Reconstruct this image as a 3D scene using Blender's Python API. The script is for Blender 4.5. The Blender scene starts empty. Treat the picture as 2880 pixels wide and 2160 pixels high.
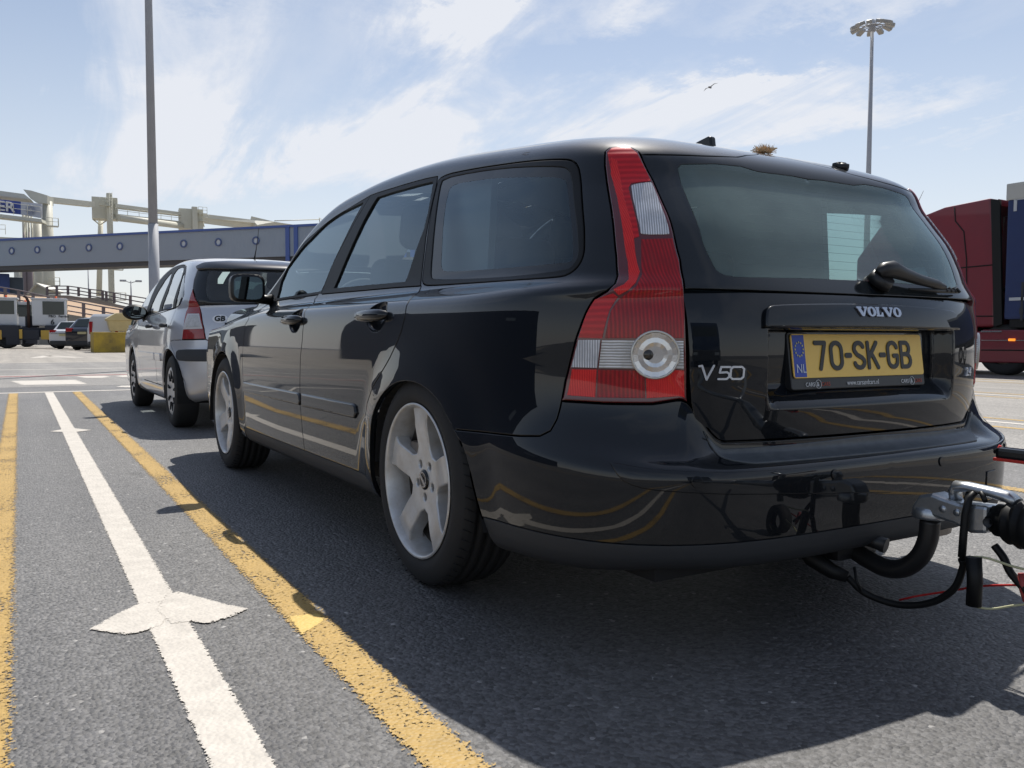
import bpy, bmesh, math, random
import numpy as np
from mathutils import Vector, Matrix
from mathutils.geometry import delaunay_2d_cdt
random.seed(7)
scn = bpy.context.scene
R = math.radians
# ---------------------------------------------------------------- camera
cam = bpy.data.cameras.new('camera'); camo = bpy.data.objects.new('camera', cam)
scn.collection.objects.link(camo); scn.camera = camo
cam.sensor_width = 36; cam.lens = 36*2381.5/2880; cam.clip_start = .05; cam.clip_end = 3000
_yaw, _pit, _rol = .535832, -.0556282, .00246172
_fw = Vector((math.sin(_yaw)*math.cos(_pit), math.cos(_yaw)*math.cos(_pit), math.sin(_pit)))
_r0 = Vector((math.cos(_yaw), -math.sin(_yaw), 0)); _u0 = _r0.cross(_fw)
_r = _r0*math.cos(_rol)+_u0*math.sin(_rol); _u = -_r0*math.sin(_rol)+_u0*math.cos(_rol)
M = Matrix((_r, _u, -_fw)).transposed().to_4x4(); M.translation = Vector((-1.9131, -2.3306, .7525))
camo.matrix_world = M
# ---------------------------------------------------------------- sky and sun
SUN_TO = Vector((.41, .465, 1.0)).normalized()
world = bpy.data.worlds.new("World"); scn.world = world; world.use_nodes = True
nt = world.node_tree; nt.nodes.clear()
def nd(nt, typ, **k):
    n = nt.nodes.new(typ)
    for a, b in k.items():
        if a == 'ins':
            for i, v in b.items(): n.inputs[i].default_value = v
        else: setattr(n, a, b)
    return n
def ln(nt, a, b): nt.links.new(a, b)
sky = nd(nt, 'ShaderNodeTexSky', sky_type='NISHITA', sun_disc=False, sun_elevation=R(58), sun_rotation=R(41.4), air_density=1.0, dust_density=.4, ozone_density=1.2)
tc = nd(nt, 'ShaderNodeTexCoord')
sep = nd(nt, 'ShaderNodeSeparateXYZ'); ln(nt, tc.outputs['Generated'], sep.inputs[0])
mx = nd(nt, 'ShaderNodeMath', operation='MAXIMUM', ins={1: .04}); ln(nt, sep.outputs[2], mx.inputs[0])
ad = nd(nt, 'ShaderNodeMath', operation='ADD', ins={1: .16}); ln(nt, mx.outputs[0], ad.inputs[0])
dx = nd(nt, 'ShaderNodeMath', operation='DIVIDE'); ln(nt, sep.outputs[0], dx.inputs[0]); ln(nt, ad.outputs[0], dx.inputs[1])
dy = nd(nt, 'ShaderNodeMath', operation='DIVIDE'); ln(nt, sep.outputs[1], dy.inputs[0]); ln(nt, ad.outputs[0], dy.inputs[1])
cb = nd(nt, 'ShaderNodeCombineXYZ'); ln(nt, dx.outputs[0], cb.inputs[0]); ln(nt, dy.outputs[0], cb.inputs[1])
def cloud(rot, scale, nscale, det, rough, dist, lo, hi, loc=(0,0,0)):
    mp = nd(nt, 'ShaderNodeMapping'); mp.inputs['Rotation'].default_value = (0, 0, R(rot)); mp.inputs['Scale'].default_value = scale; mp.inputs['Location'].default_value = loc
    ln(nt, cb.outputs[0], mp.inputs[0])
    n = nd(nt, 'ShaderNodeTexNoise', ins={'Scale': nscale, 'Detail': det, 'Roughness': rough, 'Distortion': dist}); ln(nt, mp.outputs[0], n.inputs['Vector'])
    r = nd(nt, 'ShaderNodeMapRange', interpolation_type='SMOOTHSTEP', ins={1: lo, 2: hi}); ln(nt, n.outputs[0], r.inputs[0]); return r.outputs[0]
c1 = cloud(-35, (1, .34, 1), 1.15, 9, .56, .55, .34, .66, (2.1, 0.4, 0))
c2 = cloud(-20, (1, .22, 1), 2.6, 8, .62, .8, .36, .72, (4, 2, 0))
c3 = cloud(10, (1, .8, 1), .55, 5, .5, .2, .38, .62, (1.3, 5.2, 0))
wn = nd(nt, 'ShaderNodeTexNoise', ins={'Scale': 2.6, 'Detail': 9, 'Roughness': .70}); ln(nt, cb.outputs[0], wn.inputs['Vector'])
ws = nd(nt, 'ShaderNodeVectorMath', operation='SUBTRACT'); ln(nt, wn.outputs[1], ws.inputs[0]); ws.inputs[1].default_value = (.5, .5, .5)
wm = nd(nt, 'ShaderNodeVectorMath', operation='SCALE'); ln(nt, ws.outputs[0], wm.inputs[0]); wm.inputs['Scale'].default_value = .85
wa_ = nd(nt, 'ShaderNodeVectorMath', operation='ADD'); ln(nt, cb.outputs[0], wa_.inputs[0]); ln(nt, wm.outputs[0], wa_.inputs[1])
acc = None
SKYB = [((0.6879, 1.8158), (0.9958, 1.5942), .17, 1.0), ((0.7386, 1.6783), (1.0729, 1.8017), .16, .7), ((0.7498, 2.4746), (1.058, 1.7553), .34, .85), ((1.0544, 1.6291), (1.1765, 1.4235), .09, .6), ((1.4693, 1.7737), (1.6981, 1.4527), .11, .9), ((1.0211, 2.2585), (1.9647, 1.5087), .34, .85), ((-0.2196, 2.8167), (0.7442, 2.5993), .55, .95), ((0.1658, 2.2319), (0.6428, 1.9351), .24, .65), ((0.4859, 2.9827), (1.3427, 2.2815), .6, .9), ((2.2173, 1.6512), (2.3182, 1.162), .12, .6), ((1.8475, 1.6408), (2.0616, 1.0767), .16, .5), ((-0.0492, 2.4213), (0.314, 2.2206), .12, .55), ((1.3674, 1.2817), (1.5242, 1.1226), .12, .45), ((-0.0784, 2.0859), (0.4162, 1.8465), .12, .35)]
for (ax, ay), (bx, by), wd, st in SKYB:
    mp = nd(nt, 'ShaderNodeMapping', vector_type='TEXTURE'); L = math.hypot(bx-ax, by-ay)/2
    mp.inputs['Location'].default_value = ((ax+bx)/2, (ay+by)/2, 0); mp.inputs['Rotation'].default_value = (0, 0, math.atan2(by-ay, bx-ax)); mp.inputs['Scale'].default_value = (L*1.25+wd, wd, 1)
    ln(nt, wa_.outputs[0], mp.inputs[0]); le = nd(nt, 'ShaderNodeVectorMath', operation='LENGTH'); ln(nt, mp.outputs[0], le.inputs[0])
    r = nd(nt, 'ShaderNodeMapRange', interpolation_type='SMOOTHSTEP', ins={1: 1.25, 2: .0, 3: 0, 4: st}); ln(nt, le.outputs['Value'], r.inputs[0])
    if acc is None: acc = r.outputs[0]
    else:
        q = nd(nt, 'ShaderNodeMath', operation='ADD'); ln(nt, acc, q.inputs[0]); ln(nt, r.outputs[0], q.inputs[1]); acc = q.outputs[0]
fb_n = nd(nt, 'ShaderNodeMapRange', ins={1: 0, 2: 1, 3: .12, 4: 1.25}); ln(nt, c2, fb_n.inputs[0])
m1 = nd(nt, 'ShaderNodeMath', operation='MULTIPLY', use_clamp=True); ln(nt, acc, m1.inputs[0]); ln(nt, fb_n.outputs[0], m1.inputs[1])
c1s = nd(nt, 'ShaderNodeMath', operation='MULTIPLY', ins={1: .40}); ln(nt, c1, c1s.inputs[0])
m3 = nd(nt, 'ShaderNodeMath', operation='ADD', use_clamp=True); ln(nt, c1s.outputs[0], m3.inputs[0]); ln(nt, m1.outputs[0], m3.inputs[1])
hz = nd(nt, 'ShaderNodeMapRange', interpolation_type='SMOOTHSTEP', ins={1: .0, 2: .40, 3: .74, 4: .16}); ln(nt, sep.outputs[2], hz.inputs[0])
m4 = nd(nt, 'ShaderNodeMath', operation='MAXIMUM'); ln(nt, m3.outputs[0], m4.inputs[0]); ln(nt, hz.outputs[0], m4.inputs[1])
m4b = nd(nt, 'ShaderNodeMath', operation='MULTIPLY', ins={1: .95}, use_clamp=True); ln(nt, m4.outputs[0], m4b.inputs[0])
gm = nd(nt, 'ShaderNodeMix', data_type='RGBA'); ln(nt, m4b.outputs[0], gm.inputs['Factor']); tn = nd(nt, 'ShaderNodeMix', data_type='RGBA', blend_type='MULTIPLY'); tn.inputs['Factor'].default_value = 1; tn.inputs[7].default_value = (.93, .87, .83, 1); ln(nt, sky.outputs[0], tn.inputs[6]); ln(nt, tn.outputs[2], gm.inputs[6]); gm.inputs[7].default_value = (6.2, 6.2*1.03, 6.2*1.10, 1)
bg = nd(nt, 'ShaderNodeBackground', ins={'Strength': 0.072}); ln(nt, gm.outputs[2], bg.inputs[0])
wo = nd(nt, 'ShaderNodeOutputWorld'); ln(nt, bg.outputs[0], wo.inputs[0])
sl = bpy.data.lights.new('sun', 'SUN'); sl.energy = 3.1; sl.angle = R(.53); sl.color = (1, .955, .88)
so = bpy.data.objects.new('sun', sl); scn.collection.objects.link(so); so.rotation_euler = (-SUN_TO).to_track_quat('-Z', 'Y').to_euler(); so.location = (10, 12, 30)
vs = scn.view_settings; vs.view_transform = 'Standard'; vs.look = 'None'; vs.gamma = 1; vs.use_curve_mapping = False; vs.exposure = 0.88
scn.cycles.max_bounces = 10; scn.cycles.transparent_max_bounces = 24
scn.cycles.caustics_reflective = False; scn.cycles.caustics_refractive = False
# ---------------------------------------------------------------- materials
def lin(c): return tuple(((v/255)/12.92 if v/255 <= .04045 else ((v/255+.055)/1.055)**2.4) for v in c)
MATS = {}
def mat(name, col, rough=.5, metal=0, coat=0, crough=.03, bump=None, var=None, spec=.5, emis=None):
    """col linear rgb; bump=(scale,strength,dist); var=(scale, amount, col2)"""
    if name in MATS: return MATS[name]
    m = bpy.data.materials.new(name); m.use_nodes = True; t = m.node_tree
    b = t.nodes['Principled BSDF']; b.inputs['Base Color'].default_value = (*col, 1); b.inputs['Roughness'].default_value = rough
    b.inputs['Metallic'].default_value = metal; b.inputs['Coat Weight'].default_value = coat; b.inputs['Coat Roughness'].default_value = crough
    b.inputs['Specular IOR Level'].default_value = spec
    if emis: b.inputs['Emission Color'].default_value = (*emis[0], 1); b.inputs['Emission Strength'].default_value = emis[1]
    g = nd(t, 'ShaderNodeTexCoord')
    if var:
        n = nd(t, 'ShaderNodeTexNoise', ins={'Scale': var[0], 'Detail': 6, 'Roughness': .65}); ln(t, g.outputs['Object'], n.inputs['Vector'])
        r = nd(t, 'ShaderNodeMapRange', ins={1: .38, 2: .68, 3: 0, 4: var[1]}); ln(t, n.outputs[0], r.inputs[0])
        x = nd(t, 'ShaderNodeMix', data_type='RGBA'); x.inputs[6].default_value = (*col, 1); x.inputs[7].default_value = (*var[2], 1)
        ln(t, r.outputs[0], x.inputs['Factor']); ln(t, x.outputs[2], b.inputs['Base Color'])
    if bump:
        n = nd(t, 'ShaderNodeTexNoise', ins={'Scale': bump[0], 'Detail': 4, 'Roughness': .6}); ln(t, g.outputs['Object'], n.inputs['Vector'])
        bp = nd(t, 'ShaderNodeBump', ins={'Strength': bump[1], 'Distance': bump[2]}); ln(t, n.outputs[0], bp.inputs['Height']); ln(t, bp.outputs[0], b.inputs['Normal'])
    MATS[name] = m; return m
def glass(name, tint, dust=.0, dcol=(.5, .52, .5), ior=1.5, refl=(1, 1, 1), fk=1.5):
    if name in MATS: return MATS[name]
    m = bpy.data.materials.new(name); m.use_nodes = True; t = m.node_tree; t.nodes.clear()
    tr = nd(t, 'ShaderNodeBsdfTransparent'); tr.inputs[0].default_value = (*tint, 1)
    gl = nd(t, 'ShaderNodeBsdfGlossy'); gl.inputs['Roughness'].default_value = .012; gl.inputs[0].default_value = (*refl, 1)
    fr = nd(t, 'ShaderNodeFresnel', ins={'IOR': ior}); sc = nd(t, 'ShaderNodeMath', operation='MULTIPLY', ins={1: fk}, use_clamp=True); ln(t, fr.outputs[0], sc.inputs[0])
    x = nd(t, 'ShaderNodeMixShader'); ln(t, sc.outputs[0], x.inputs[0]); ln(t, tr.outputs[0], x.inputs[1]); ln(t, gl.outputs[0], x.inputs[2])
    out = nd(t, 'ShaderNodeOutputMaterial')
    if dust:
        df = nd(t, 'ShaderNodeBsdfDiffuse'); df.inputs[0].default_value = (*dcol, 1)
        g = nd(t, 'ShaderNodeTexCoord'); n = nd(t, 'ShaderNodeTexNoise', ins={'Scale': 5, 'Detail': 8, 'Roughness': .7}); ln(t, g.outputs['Object'], n.inputs['Vector'])
        r = nd(t, 'ShaderNodeMapRange', ins={1: .3, 2: .75, 3: dust*.6, 4: dust*1.4}); ln(t, n.outputs[0], r.inputs[0])
        y = nd(t, 'ShaderNodeMixShader'); ln(t, r.outputs[0], y.inputs[0]); ln(t, x.outputs[0], y.inputs[1]); ln(t, df.outputs[0], y.inputs[2]); ln(t, y.outputs[0], out.inputs[0])
    else: ln(t, x.outputs[0], out.inputs[0])
    MATS[name] = m; return m
PAINT = mat('black paint', (.0030, .0048, .0078), .45, .0, 1.0, .015, spec=.06)
_t = PAINT.node_tree; _b = _t.nodes['Principled BSDF']; _g = nd(_t, 'ShaderNodeTexCoord')
_n = nd(_t, 'ShaderNodeTexNoise', ins={'Scale': 3.5, 'Detail': 8, 'Roughness': .7}); ln(_t, _g.outputs['Object'], _n.inputs['Vector'])
_r = nd(_t, 'ShaderNodeMapRange', ins={1: .42, 2: .72, 3: .008, 4: .05}); ln(_t, _n.outputs[0], _r.inputs[0]); ln(_t, _r.outputs[0], _b.inputs['Coat Roughness'])
_v = nd(_t, 'ShaderNodeTexVoronoi', ins={'Scale': 110}); ln(_t, _g.outputs['Object'], _v.inputs['Vector']); _q = nd(_t, 'ShaderNodeMath', operation='LESS_THAN', ins={1: .07}); ln(_t, _v.outputs['Distance'], _q.inputs[0])
_z = nd(_t, 'ShaderNodeSeparateXYZ'); ln(_t, _g.outputs['Object'], _z.inputs[0]); _zz_ = nd(_t, 'ShaderNodeMapRange', ins={1: .62, 2: .2, 3: .0, 4: .5}); ln(_t, _z.outputs[2], _zz_.inputs[0])
_m = nd(_t, 'ShaderNodeMath', operation='MULTIPLY'); ln(_t, _zz_.outputs[0], _m.inputs[0]); ln(_t, _n.outputs[0], _m.inputs[1]); _m2 = nd(_t, 'ShaderNodeMath', operation='MULTIPLY_ADD', ins={1: .5}, use_clamp=True); ln(_t, _q.outputs[0], _m2.inputs[0]); ln(_t, _m.outputs[0], _m2.inputs[2])
_x = nd(_t, 'ShaderNodeMix', data_type='RGBA'); _x.inputs[6].default_value = (.0030, .0048, .0078, 1); _x.inputs[7].default_value = (.022, .021, .019, 1); ln(_t, _m2.outputs[0], _x.inputs['Factor']); ln(_t, _x.outputs[2], _b.inputs['Base Color'])
BLK = mat('black rubber', (.007, .0075, .008), .5, bump=(300, .15, .001), spec=.3)
GLOSSBLK = mat('gloss black trim', (.008, .009, .010), .12)
FRIT = mat('black glass border', (.012, .015, .018), .06)
GREYPL = mat('dark grey plastic', (.030, .033, .038), .62, bump=(500, .25, .0006))
SHELF = mat('worn bumper plastic', (.060, .070, .080), .42, bump=(260, .2, .0008), var=(30, .6, (.11, .12, .13)))
TYRE = mat('tyre rubber', (.016, .016, .017), .78, bump=(180, .2, .001), var=(9, .5, (.028, .027, .026)))
ALLOY = mat('silver alloy', (.62, .63, .64), .34, .35, .35, .12, var=(16, .6, (.40, .37, .33)))
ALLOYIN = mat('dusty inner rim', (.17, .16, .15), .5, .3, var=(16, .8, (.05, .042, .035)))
STEEL = mat('dull steel', (.30, .27, .24), .45, .7, var=(20, .6, (.12, .08, .05)))
CHROME = mat('chrome', (.62, .63, .65), .12, 1)
DARK = mat('dark cavity', (.008, .008, .009), .8)
CLOTH = mat('dark seat cloth', (.022, .025, .030), .85, bump=(200, .2, .001))
HEAD = mat('grey headlining', (.32, .33, .34), .9)
GL_SIDE = glass('side window glass', (.66, .78, .80), .010, (.3, .4, .42), refl=(.78, .92, 1.0), fk=1.35)
GL_REAR = glass('rear window glass', (.52, .70, .66), .13, (.46, .62, .57), refl=(.85, .97, .95))
# ---------------------------------------------------------------- object helpers
def link(name, me, parent=None, m=None, loc=None):
    o = bpy.data.objects.new(name, me); scn.collection.objects.link(o)
    if parent: o.parent = parent
    if loc is not None: o.location = loc
    if m is not None:
        for k in (m if isinstance(m, (list, tuple)) else [m]): me.materials.append(k)
    return o
def thing(name, label, cat, loc=(0, 0, 0), rz=0, group=None):
    o = bpy.data.objects.new(name, None); scn.collection.objects.link(o); o.location = loc; o.rotation_euler = (0, 0, rz)
    o['label'] = label; o['category'] = cat
    if group: o['group'] = group
    return o
def tag(o, label, cat, group=None):
    o['label'] = label; o['category'] = cat
    if group: o['group'] = group
    return o
def struct(o): o['kind'] = 'structure'; return o
class MB:
    """collects simple solids into one mesh"""
    def __init__(s): s.bm = bmesh.new()
    def poly(s, vs, mi=0):
        f = s.bm.faces.new([s.bm.verts.new(v) for v in vs]); f.material_index = mi; return f
    def box(s, c, d, rz=0, bev=0, mi=0, tilt=None, seg=2, sm=False):
        b = bmesh.new(); bmesh.ops.create_cube(b, size=1)
        bmesh.ops.scale(b, vec=d, verts=b.verts)
        if bev: bmesh.ops.bevel(b, geom=b.edges[:], offset=bev, segments=seg, profile=.7 if seg == 2 else .5, affect='EDGES')
        if sm:
            for f in b.faces: f.smooth = True
        m = Matrix.Translation(c) @ Matrix.Rotation(rz, 4, 'Z')
        if tilt is not None: m = m @ tilt
        s.add(b, m, mi); return s
    def add(s, b, m=Matrix(), mi=0):
        vm = {v: s.bm.verts.new(m @ v.co) for v in b.verts}
        for f in b.faces:
            nf = s.bm.faces.new([vm[v] for v in f.verts]); nf.material_index = mi; nf.smooth = f.smooth
        b.free()
    def tube(s, pts, r, n=12, mi=0, caps=True, sm=True):
        pts = [Vector(p) for p in pts]; rs = r if isinstance(r, (list, tuple)) else [r]*len(pts); rings = []
        ref = None
        for i, p in enumerate(pts):
            d = (pts[min(i+1, len(pts)-1)]-pts[max(i-1, 0)]).normalized()
            if ref is None: ref = Vector((0, 0, 1)) if abs(d.z) < .9 else Vector((1, 0, 0))
            a = d.cross(ref).normalized(); b = a.cross(d).normalized(); ref = b
            rings.append([s.bm.verts.new(p+(a*math.cos(2*math.pi*k/n)+b*math.sin(2*math.pi*k/n))*rs[i]) for k in range(n)])
        for i in range(len(rings)-1):
            for k in range(n):
                f = s.bm.faces.new((rings[i][k], rings[i][(k+1) % n], rings[i+1][(k+1) % n], rings[i+1][k])); f.smooth = sm; f.material_index = mi
        if caps:
            for rg in (rings[0][::-1], rings[-1]):
                f = s.bm.faces.new(rg); f.material_index = mi
        return s
    def lathe(s, prof, n=64, m=Matrix(), mi=0, sm=True, close=False):
        """prof: (axial x, radius) about the X axis"""
        rings = [[s.bm.verts.new(m @ Vector((x, r*math.cos(2*math.pi*k/n), r*math.sin(2*math.pi*k/n)))) for k in range(n)] for x, r in prof]
        for i in range(len(rings)-1):
            for k in range(n):
                f = s.bm.faces.new((rings[i][k], rings[i][(k+1) % n], rings[i+1][(k+1) % n], rings[i+1][k])); f.smooth = sm; f.material_index = mi
        if close: s.bm.faces.new(rings[0]); s.bm.faces.new(rings[-1][::-1])
        return s
    def prism(s, pts, a, b, axis=1, mi=0, sm=False):
        """extrude 2D outline between a and b along axis (0,1,2)"""
        def P(p, w):
            v = [0, 0, 0]; o = [i for i in range(3) if i != axis]; v[o[0]] = p[0]; v[o[1]] = p[1]; v[axis] = w; return v
        A = [s.bm.verts.new(P(p, a)) for p in pts]; B = [s.bm.verts.new(P(p, b)) for p in pts]; n = len(pts)
        for f in (A[::-1], B):
            q = s.bm.faces.new(f); q.material_index = mi
        for i in range(n):
            q = s.bm.faces.new((A[i], A[(i+1) % n], B[(i+1) % n], B[i])); q.material_index = mi; q.smooth = sm
        return s
    def build(s, name, m, parent=None, loc=None, norm=True, bevel=0):
        if norm: bmesh.ops.recalc_face_normals(s.bm, faces=s.bm.faces[:])
        me = bpy.data.meshes.new(name); s.bm.to_mesh(me); s.bm.free(); o = link(name, me, parent, m, loc)
        if bevel:
            k = o.modifiers.new('bevel', 'BEVEL'); k.width = bevel; k.segments = 2; k.limit_method = 'ANGLE'; k.angle_limit = R(40)
        return o
def chaikin(pts, corners=(), it=2):
    pts = [tuple(p) for p in pts]; cs = {tuple(pts[i]) for i in corners}
    for _ in range(it):
        o = []; n = len(pts)
        for i in range(n):
            p, a, b = pts[i], pts[i-1], pts[(i+1) % n]
            if p in cs: o.append(p)
            else:
                o.append((p[0]*.75+a[0]*.25, p[1]*.75+a[1]*.25)); o.append((p[0]*.75+b[0]*.25, p[1]*.75+b[1]*.25))
        pts = o
    return pts
def dens(loop, mx, closed=True):
    o = []; n = len(loop)
    for i in range(n if closed else n-1):
        a, b = loop[i], loop[(i+1) % n]; d = math.hypot((b[0]-a[0]), (b[1]-a[1])*TK); k = max(1, int(math.ceil(d/mx)))
        for j in range(k): o.append((a[0]+(b[0]-a[0])*j/k, a[1]+(b[1]-a[1])*j/k))
    if not closed: o.append(loop[-1])
    return o
TK = .045   # metres per t unit
def inpoly(P, poly):
    P = np.asarray(P, float); x, y = P[:, 0], P[:, 1]; c = np.zeros(len(P), bool); q = np.asarray(poly, float)
    a = q; b = np.roll(q, -1, 0)
    for (x0, y0), (x1, y1) in zip(a, b):
        if y0 == y1: continue
        m = ((y0 > y) != (y1 > y)) & (x < (x1-x0)*(y-y0)/(y1-y0)+x0); c ^= m
    return c
def panel(name, outer, f, nf, m, parent, holes=(), step=.03, gap=.0018, bev=.0018, depth=.014, off=0., mirror='no', free=None, tk=None, edge=None, extra=()):
    """sheet of bodywork: 2D outline -> constrained triangulation -> 3D skin with a rolled edge.
    mirror: 'no' | 'join' (both halves one mesh) | 'other' (returns two objects)"""
    k = TK if tk is None else tk
    es = edge or step*.6
    loops = [outer]+list(holes)
    def dn(l):
        o = []; n = len(l)
        for i in range(n):
            a, b = l[i], l[(i+1) % n]; d = math.hypot(b[0]-a[0], (b[1]-a[1])*k); c = max(1, int(math.ceil(d/es)))
            for j in range(c): o.append((a[0]+(b[0]-a[0])*j/c, a[1]+(b[1]-a[1])*j/c))
        return o
    V = []; E = []
    for l in loops:
        d = dn(l); b0 = len(V); V += [(a, b*k) for a, b in d]; E += [(b0+i, b0+(i+1) % len(d)) for i in range(len(d))]
    nloop = len(V)
    for l in extra:
        b0 = len(V); q = []
        for (a0, b0_), (a1, b1_) in zip(l, l[1:]):
            c = max(1, int(math.ceil(math.hypot(a1-a0, (b1_-b0_)*k)/es))); q += [(a0+(a1-a0)*j/c, (b0_+(b1_-b0_)*j/c)*k) for j in range(c)]
        q.append((l[-1][0], l[-1][1]*k)); V += q; E += [(b0+i, b0+i+1) for i in range(len(q)-1)]
    B = np.array(V); lo, hi = B.min(0), B.max(0)
    gx, gy = np.meshgrid(np.arange(lo[0]+step*.5, hi[0], step), np.arange(lo[1]+step*.5, hi[1], step), indexing='ij')
    gx[:, ::2] += step*.25
    G = np.stack([gx.ravel(), gy.ravel()], 1)
    sc = lambda l: [(a, b*k) for a, b in l]
    ok = inpoly(G, sc(outer))
    for h in holes: ok &= ~inpoly(G, sc(h))
    G = G[ok]
    if len(G):
        dm = np.full(len(G), 9.)
        for i in range(0, len(B), 200): dm = np.minimum(dm, np.hypot(G[:, None, 0]-B[None, i:i+200, 0], G[:, None, 1]-B[None, i:i+200, 1]).min(1))
        G = G[dm > step*.45]
    r = delaunay_2d_cdt([Vector(v) for v in V]+[Vector(g) for g in G.tolist()], E, [], 0, 1e-7)
    VV = np.array([(v.x, v.y) for v in r[0]]); F = [tuple(x) for x in r[2] if len(x) == 3]
    C = np.array([VV[list(x)].mean(0) for x in F]); ok = inpoly(C, sc(outer))
    for h in holes: ok &= ~inpoly(C, sc(h))
    orig = r[3]; onb = np.array([any(i < nloop for i in o) for o in orig]); Fx = np.array(F); q0, q1, q2 = VV[Fx[:, 0]], VV[Fx[:, 1]], VV[Fx[:, 2]]
    ar = np.abs((q1-q0)[:, 0]*(q2-q0)[:, 1]-(q1-q0)[:, 1]*(q2-q0)[:, 0]); ll = np.maximum.reduce([((q1-q0)**2).sum(1), ((q2-q1)**2).sum(1), ((q0-q2)**2).sum(1)])
    ok &= ~(onb[Fx].all(1) & (ar < .006*ll))
    F = [x for x, o in zip(F, ok) if o]
    used = sorted({i for x in F for i in x}); mp = {u: i for i, u in enumerate(used)}
    VV = VV[used]; F = [[mp[i] for i in x] for x in F]
    U, W_ = VV[:, 0], VV[:, 1]/k
    P = f(U, W_); N = nf(U, W_)
    # orient faces with the normals
    Fa = np.array(F); fn = np.cross(P[Fa[:, 1]]-P[Fa[:, 0]], P[Fa[:, 2]]-P[Fa[:, 0]]); fl = (fn*N[Fa].mean(1)).sum(1) < 0
    Fa[fl] = Fa[fl][:, ::-1]; F = Fa.tolist()
    P = P+N*off
    cnt = {}
    for fi, x in enumerate(F):
        for a, b in ((x[0], x[1]), (x[1], x[2]), (x[2], x[0])): cnt.setdefault((min(a, b), max(a, b)), []).append((a, b, [q for q in x if q not in (a, b)][0]))
    bd = [v[0] for v in cnt.values() if len(v) == 1]
    if free is not None: bd = [e for e in bd if not (free(U[e[0]], W_[e[0]]) and free(U[e[1]], W_[e[1]]))]
    dirv = np.zeros_like(P); bs = set()
    for a, b, c in bd:
        t = P[b]-P[a]; t /= max(np.linalg.norm(t), 1e-9); n = (N[a]+N[b])*.5; d = np.cross(n, t); 
        if np.dot(d, P[c]-P[a]) < 0: d = -d
        dirv[a] += d; dirv[b] += d; bs |= {a, b}
    bl = sorted(bs)
    if bl:
        D = dirv[bl]; D /= np.maximum(np.linalg.norm(D, axis=1, keepdims=True), 1e-9)
        Nb = N[bl]; base = P[bl]
        P = P.copy(); P[bl] = base+D*(gap+bev)
        n0 = len(P); idx = {v: i for i, v in enumerate(bl)}; nb = len(bl)
        r1 = base+D*(gap+bev*.3)-Nb*bev*.3; r2 = base+D*gap-Nb*bev; r3 = base+D*gap-Nb*(bev+depth)
        P = np.concatenate([P, r1, r2, r3]); n1 = Nb-D; n1 /= np.linalg.norm(n1, axis=1, keepdims=True)
        N = np.concatenate([N, n1, -D, -D])
        for a, b, c in bd:
            ia, ib = idx[a], idx[b]
            q = [(a, b)]+[(n0+j*nb+ia, n0+j*nb+ib) for j in range(3)]
            for j in range(3):
                F.append([q[j][1], q[j][0], q[j+1][0], q[j+1][1]])
    def mk(P, N, F, nm):
        me = bpy.data.meshes.new(nm); me.from_pydata(P.tolist(), [], F); me.validate(); me.update()
        me.polygons.foreach_set('use_smooth', [True]*len(me.polygons))
        if len(me.vertices) == len(N): me.normals_split_custom_set_from_vertices(N.tolist())
        return me
    mz = np.array([-1, 1, 1.])
    if mirror == 'join':
        n = len(P); return link(name, mk(np.concatenate([P, P*mz]), np.concatenate([N, N*mz]), F+[[i+n for i in x[::-1]] for x in F], name), parent, m)
    o = link(name, mk(P, N, F, name), parent, m)
    if mirror == 'other': return o, link(name, mk(P*mz, N*mz, [x[::-1] for x in F], name), parent if not callable(parent) else None, m)
    return o
def text_data(s, size=1, ext=.1, bev=0., sx=1., align='LEFT'):
    cu = bpy.data.curves.new('lettering', 'FONT'); cu.body = s; cu.size = size; cu.extrude = ext; cu.bevel_depth = bev; cu.align_x = align; cu.resolution_u = 4
    o = bpy.data.objects.new('lettering', cu); scn.collection.objects.link(o); bpy.context.view_layer.update()
    me = bpy.data.meshes.new_from_object(o.evaluated_get(bpy.context.evaluated_depsgraph_get())); bpy.data.objects.remove(o)
    V = np.array([v.co[:] for v in me.vertices]); F = [list(p.vertices) for p in me.polygons]; V[:, 0] *= sx
    return V, F
def mesh_obj(name, V, F, m, parent=None, smooth=False, loc=None):
    me = bpy.data.meshes.new(name); me.from_pydata([tuple(map(float, v)) for v in V], [], F); me.update()
    if smooth: me.polygons.foreach_set('use_smooth', [True]*len(me.polygons))
    return link(name, me, parent, m, loc)
def chaikin_open(pts, it=1):
    pts = [tuple(p) for p in pts]
    for _ in range(it):
        o = [pts[0]]
        for a, b in zip(pts, pts[1:]): o += [(a[0]*.75+b[0]*.25, a[1]*.75+b[1]*.25), (a[0]*.25+b[0]*.75, a[1]*.25+b[1]*.75)]
        o.append(pts[-1]); pts = o
    return pts
def bez(ps, n=24):
    o = []; P = [Vector(p) for p in ps]; P = [P[0]*2-P[1]]+P+[P[-1]*2-P[-2]]
    for i in range(1, len(P)-2):
        for k in range(n):
            t = k/n; a, b, c, d = P[i-1:i+3]; o.append(.5*((2*b)+(c-a)*t+(2*a-5*b+4*c-d)*t*t+(3*b-a-3*c+d)*t**3))
    o.append(P[-2]); return o
def _sm(x,a,b):
    t=np.clip((x-a)/(b-a),0,1); return t*t*(3-2*t)
def _her(x,xs,ys):
    xs=np.asarray(xs,float);ys=np.asarray(ys,float)
    m=np.gradient(ys,xs); x=np.clip(x,xs[0],xs[-1])
    i=np.clip(np.searchsorted(xs,x)-1,0,len(xs)-2); h=xs[i+1]-xs[i]; t=(x-xs[i])/h
    return (2*t**3-3*t**2+1)*ys[i]+(t**3-2*t**2+t)*h*m[i]+(-2*t**3+3*t**2)*ys[i+1]+(t**3-t**2)*h*m[i+1]
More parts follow.
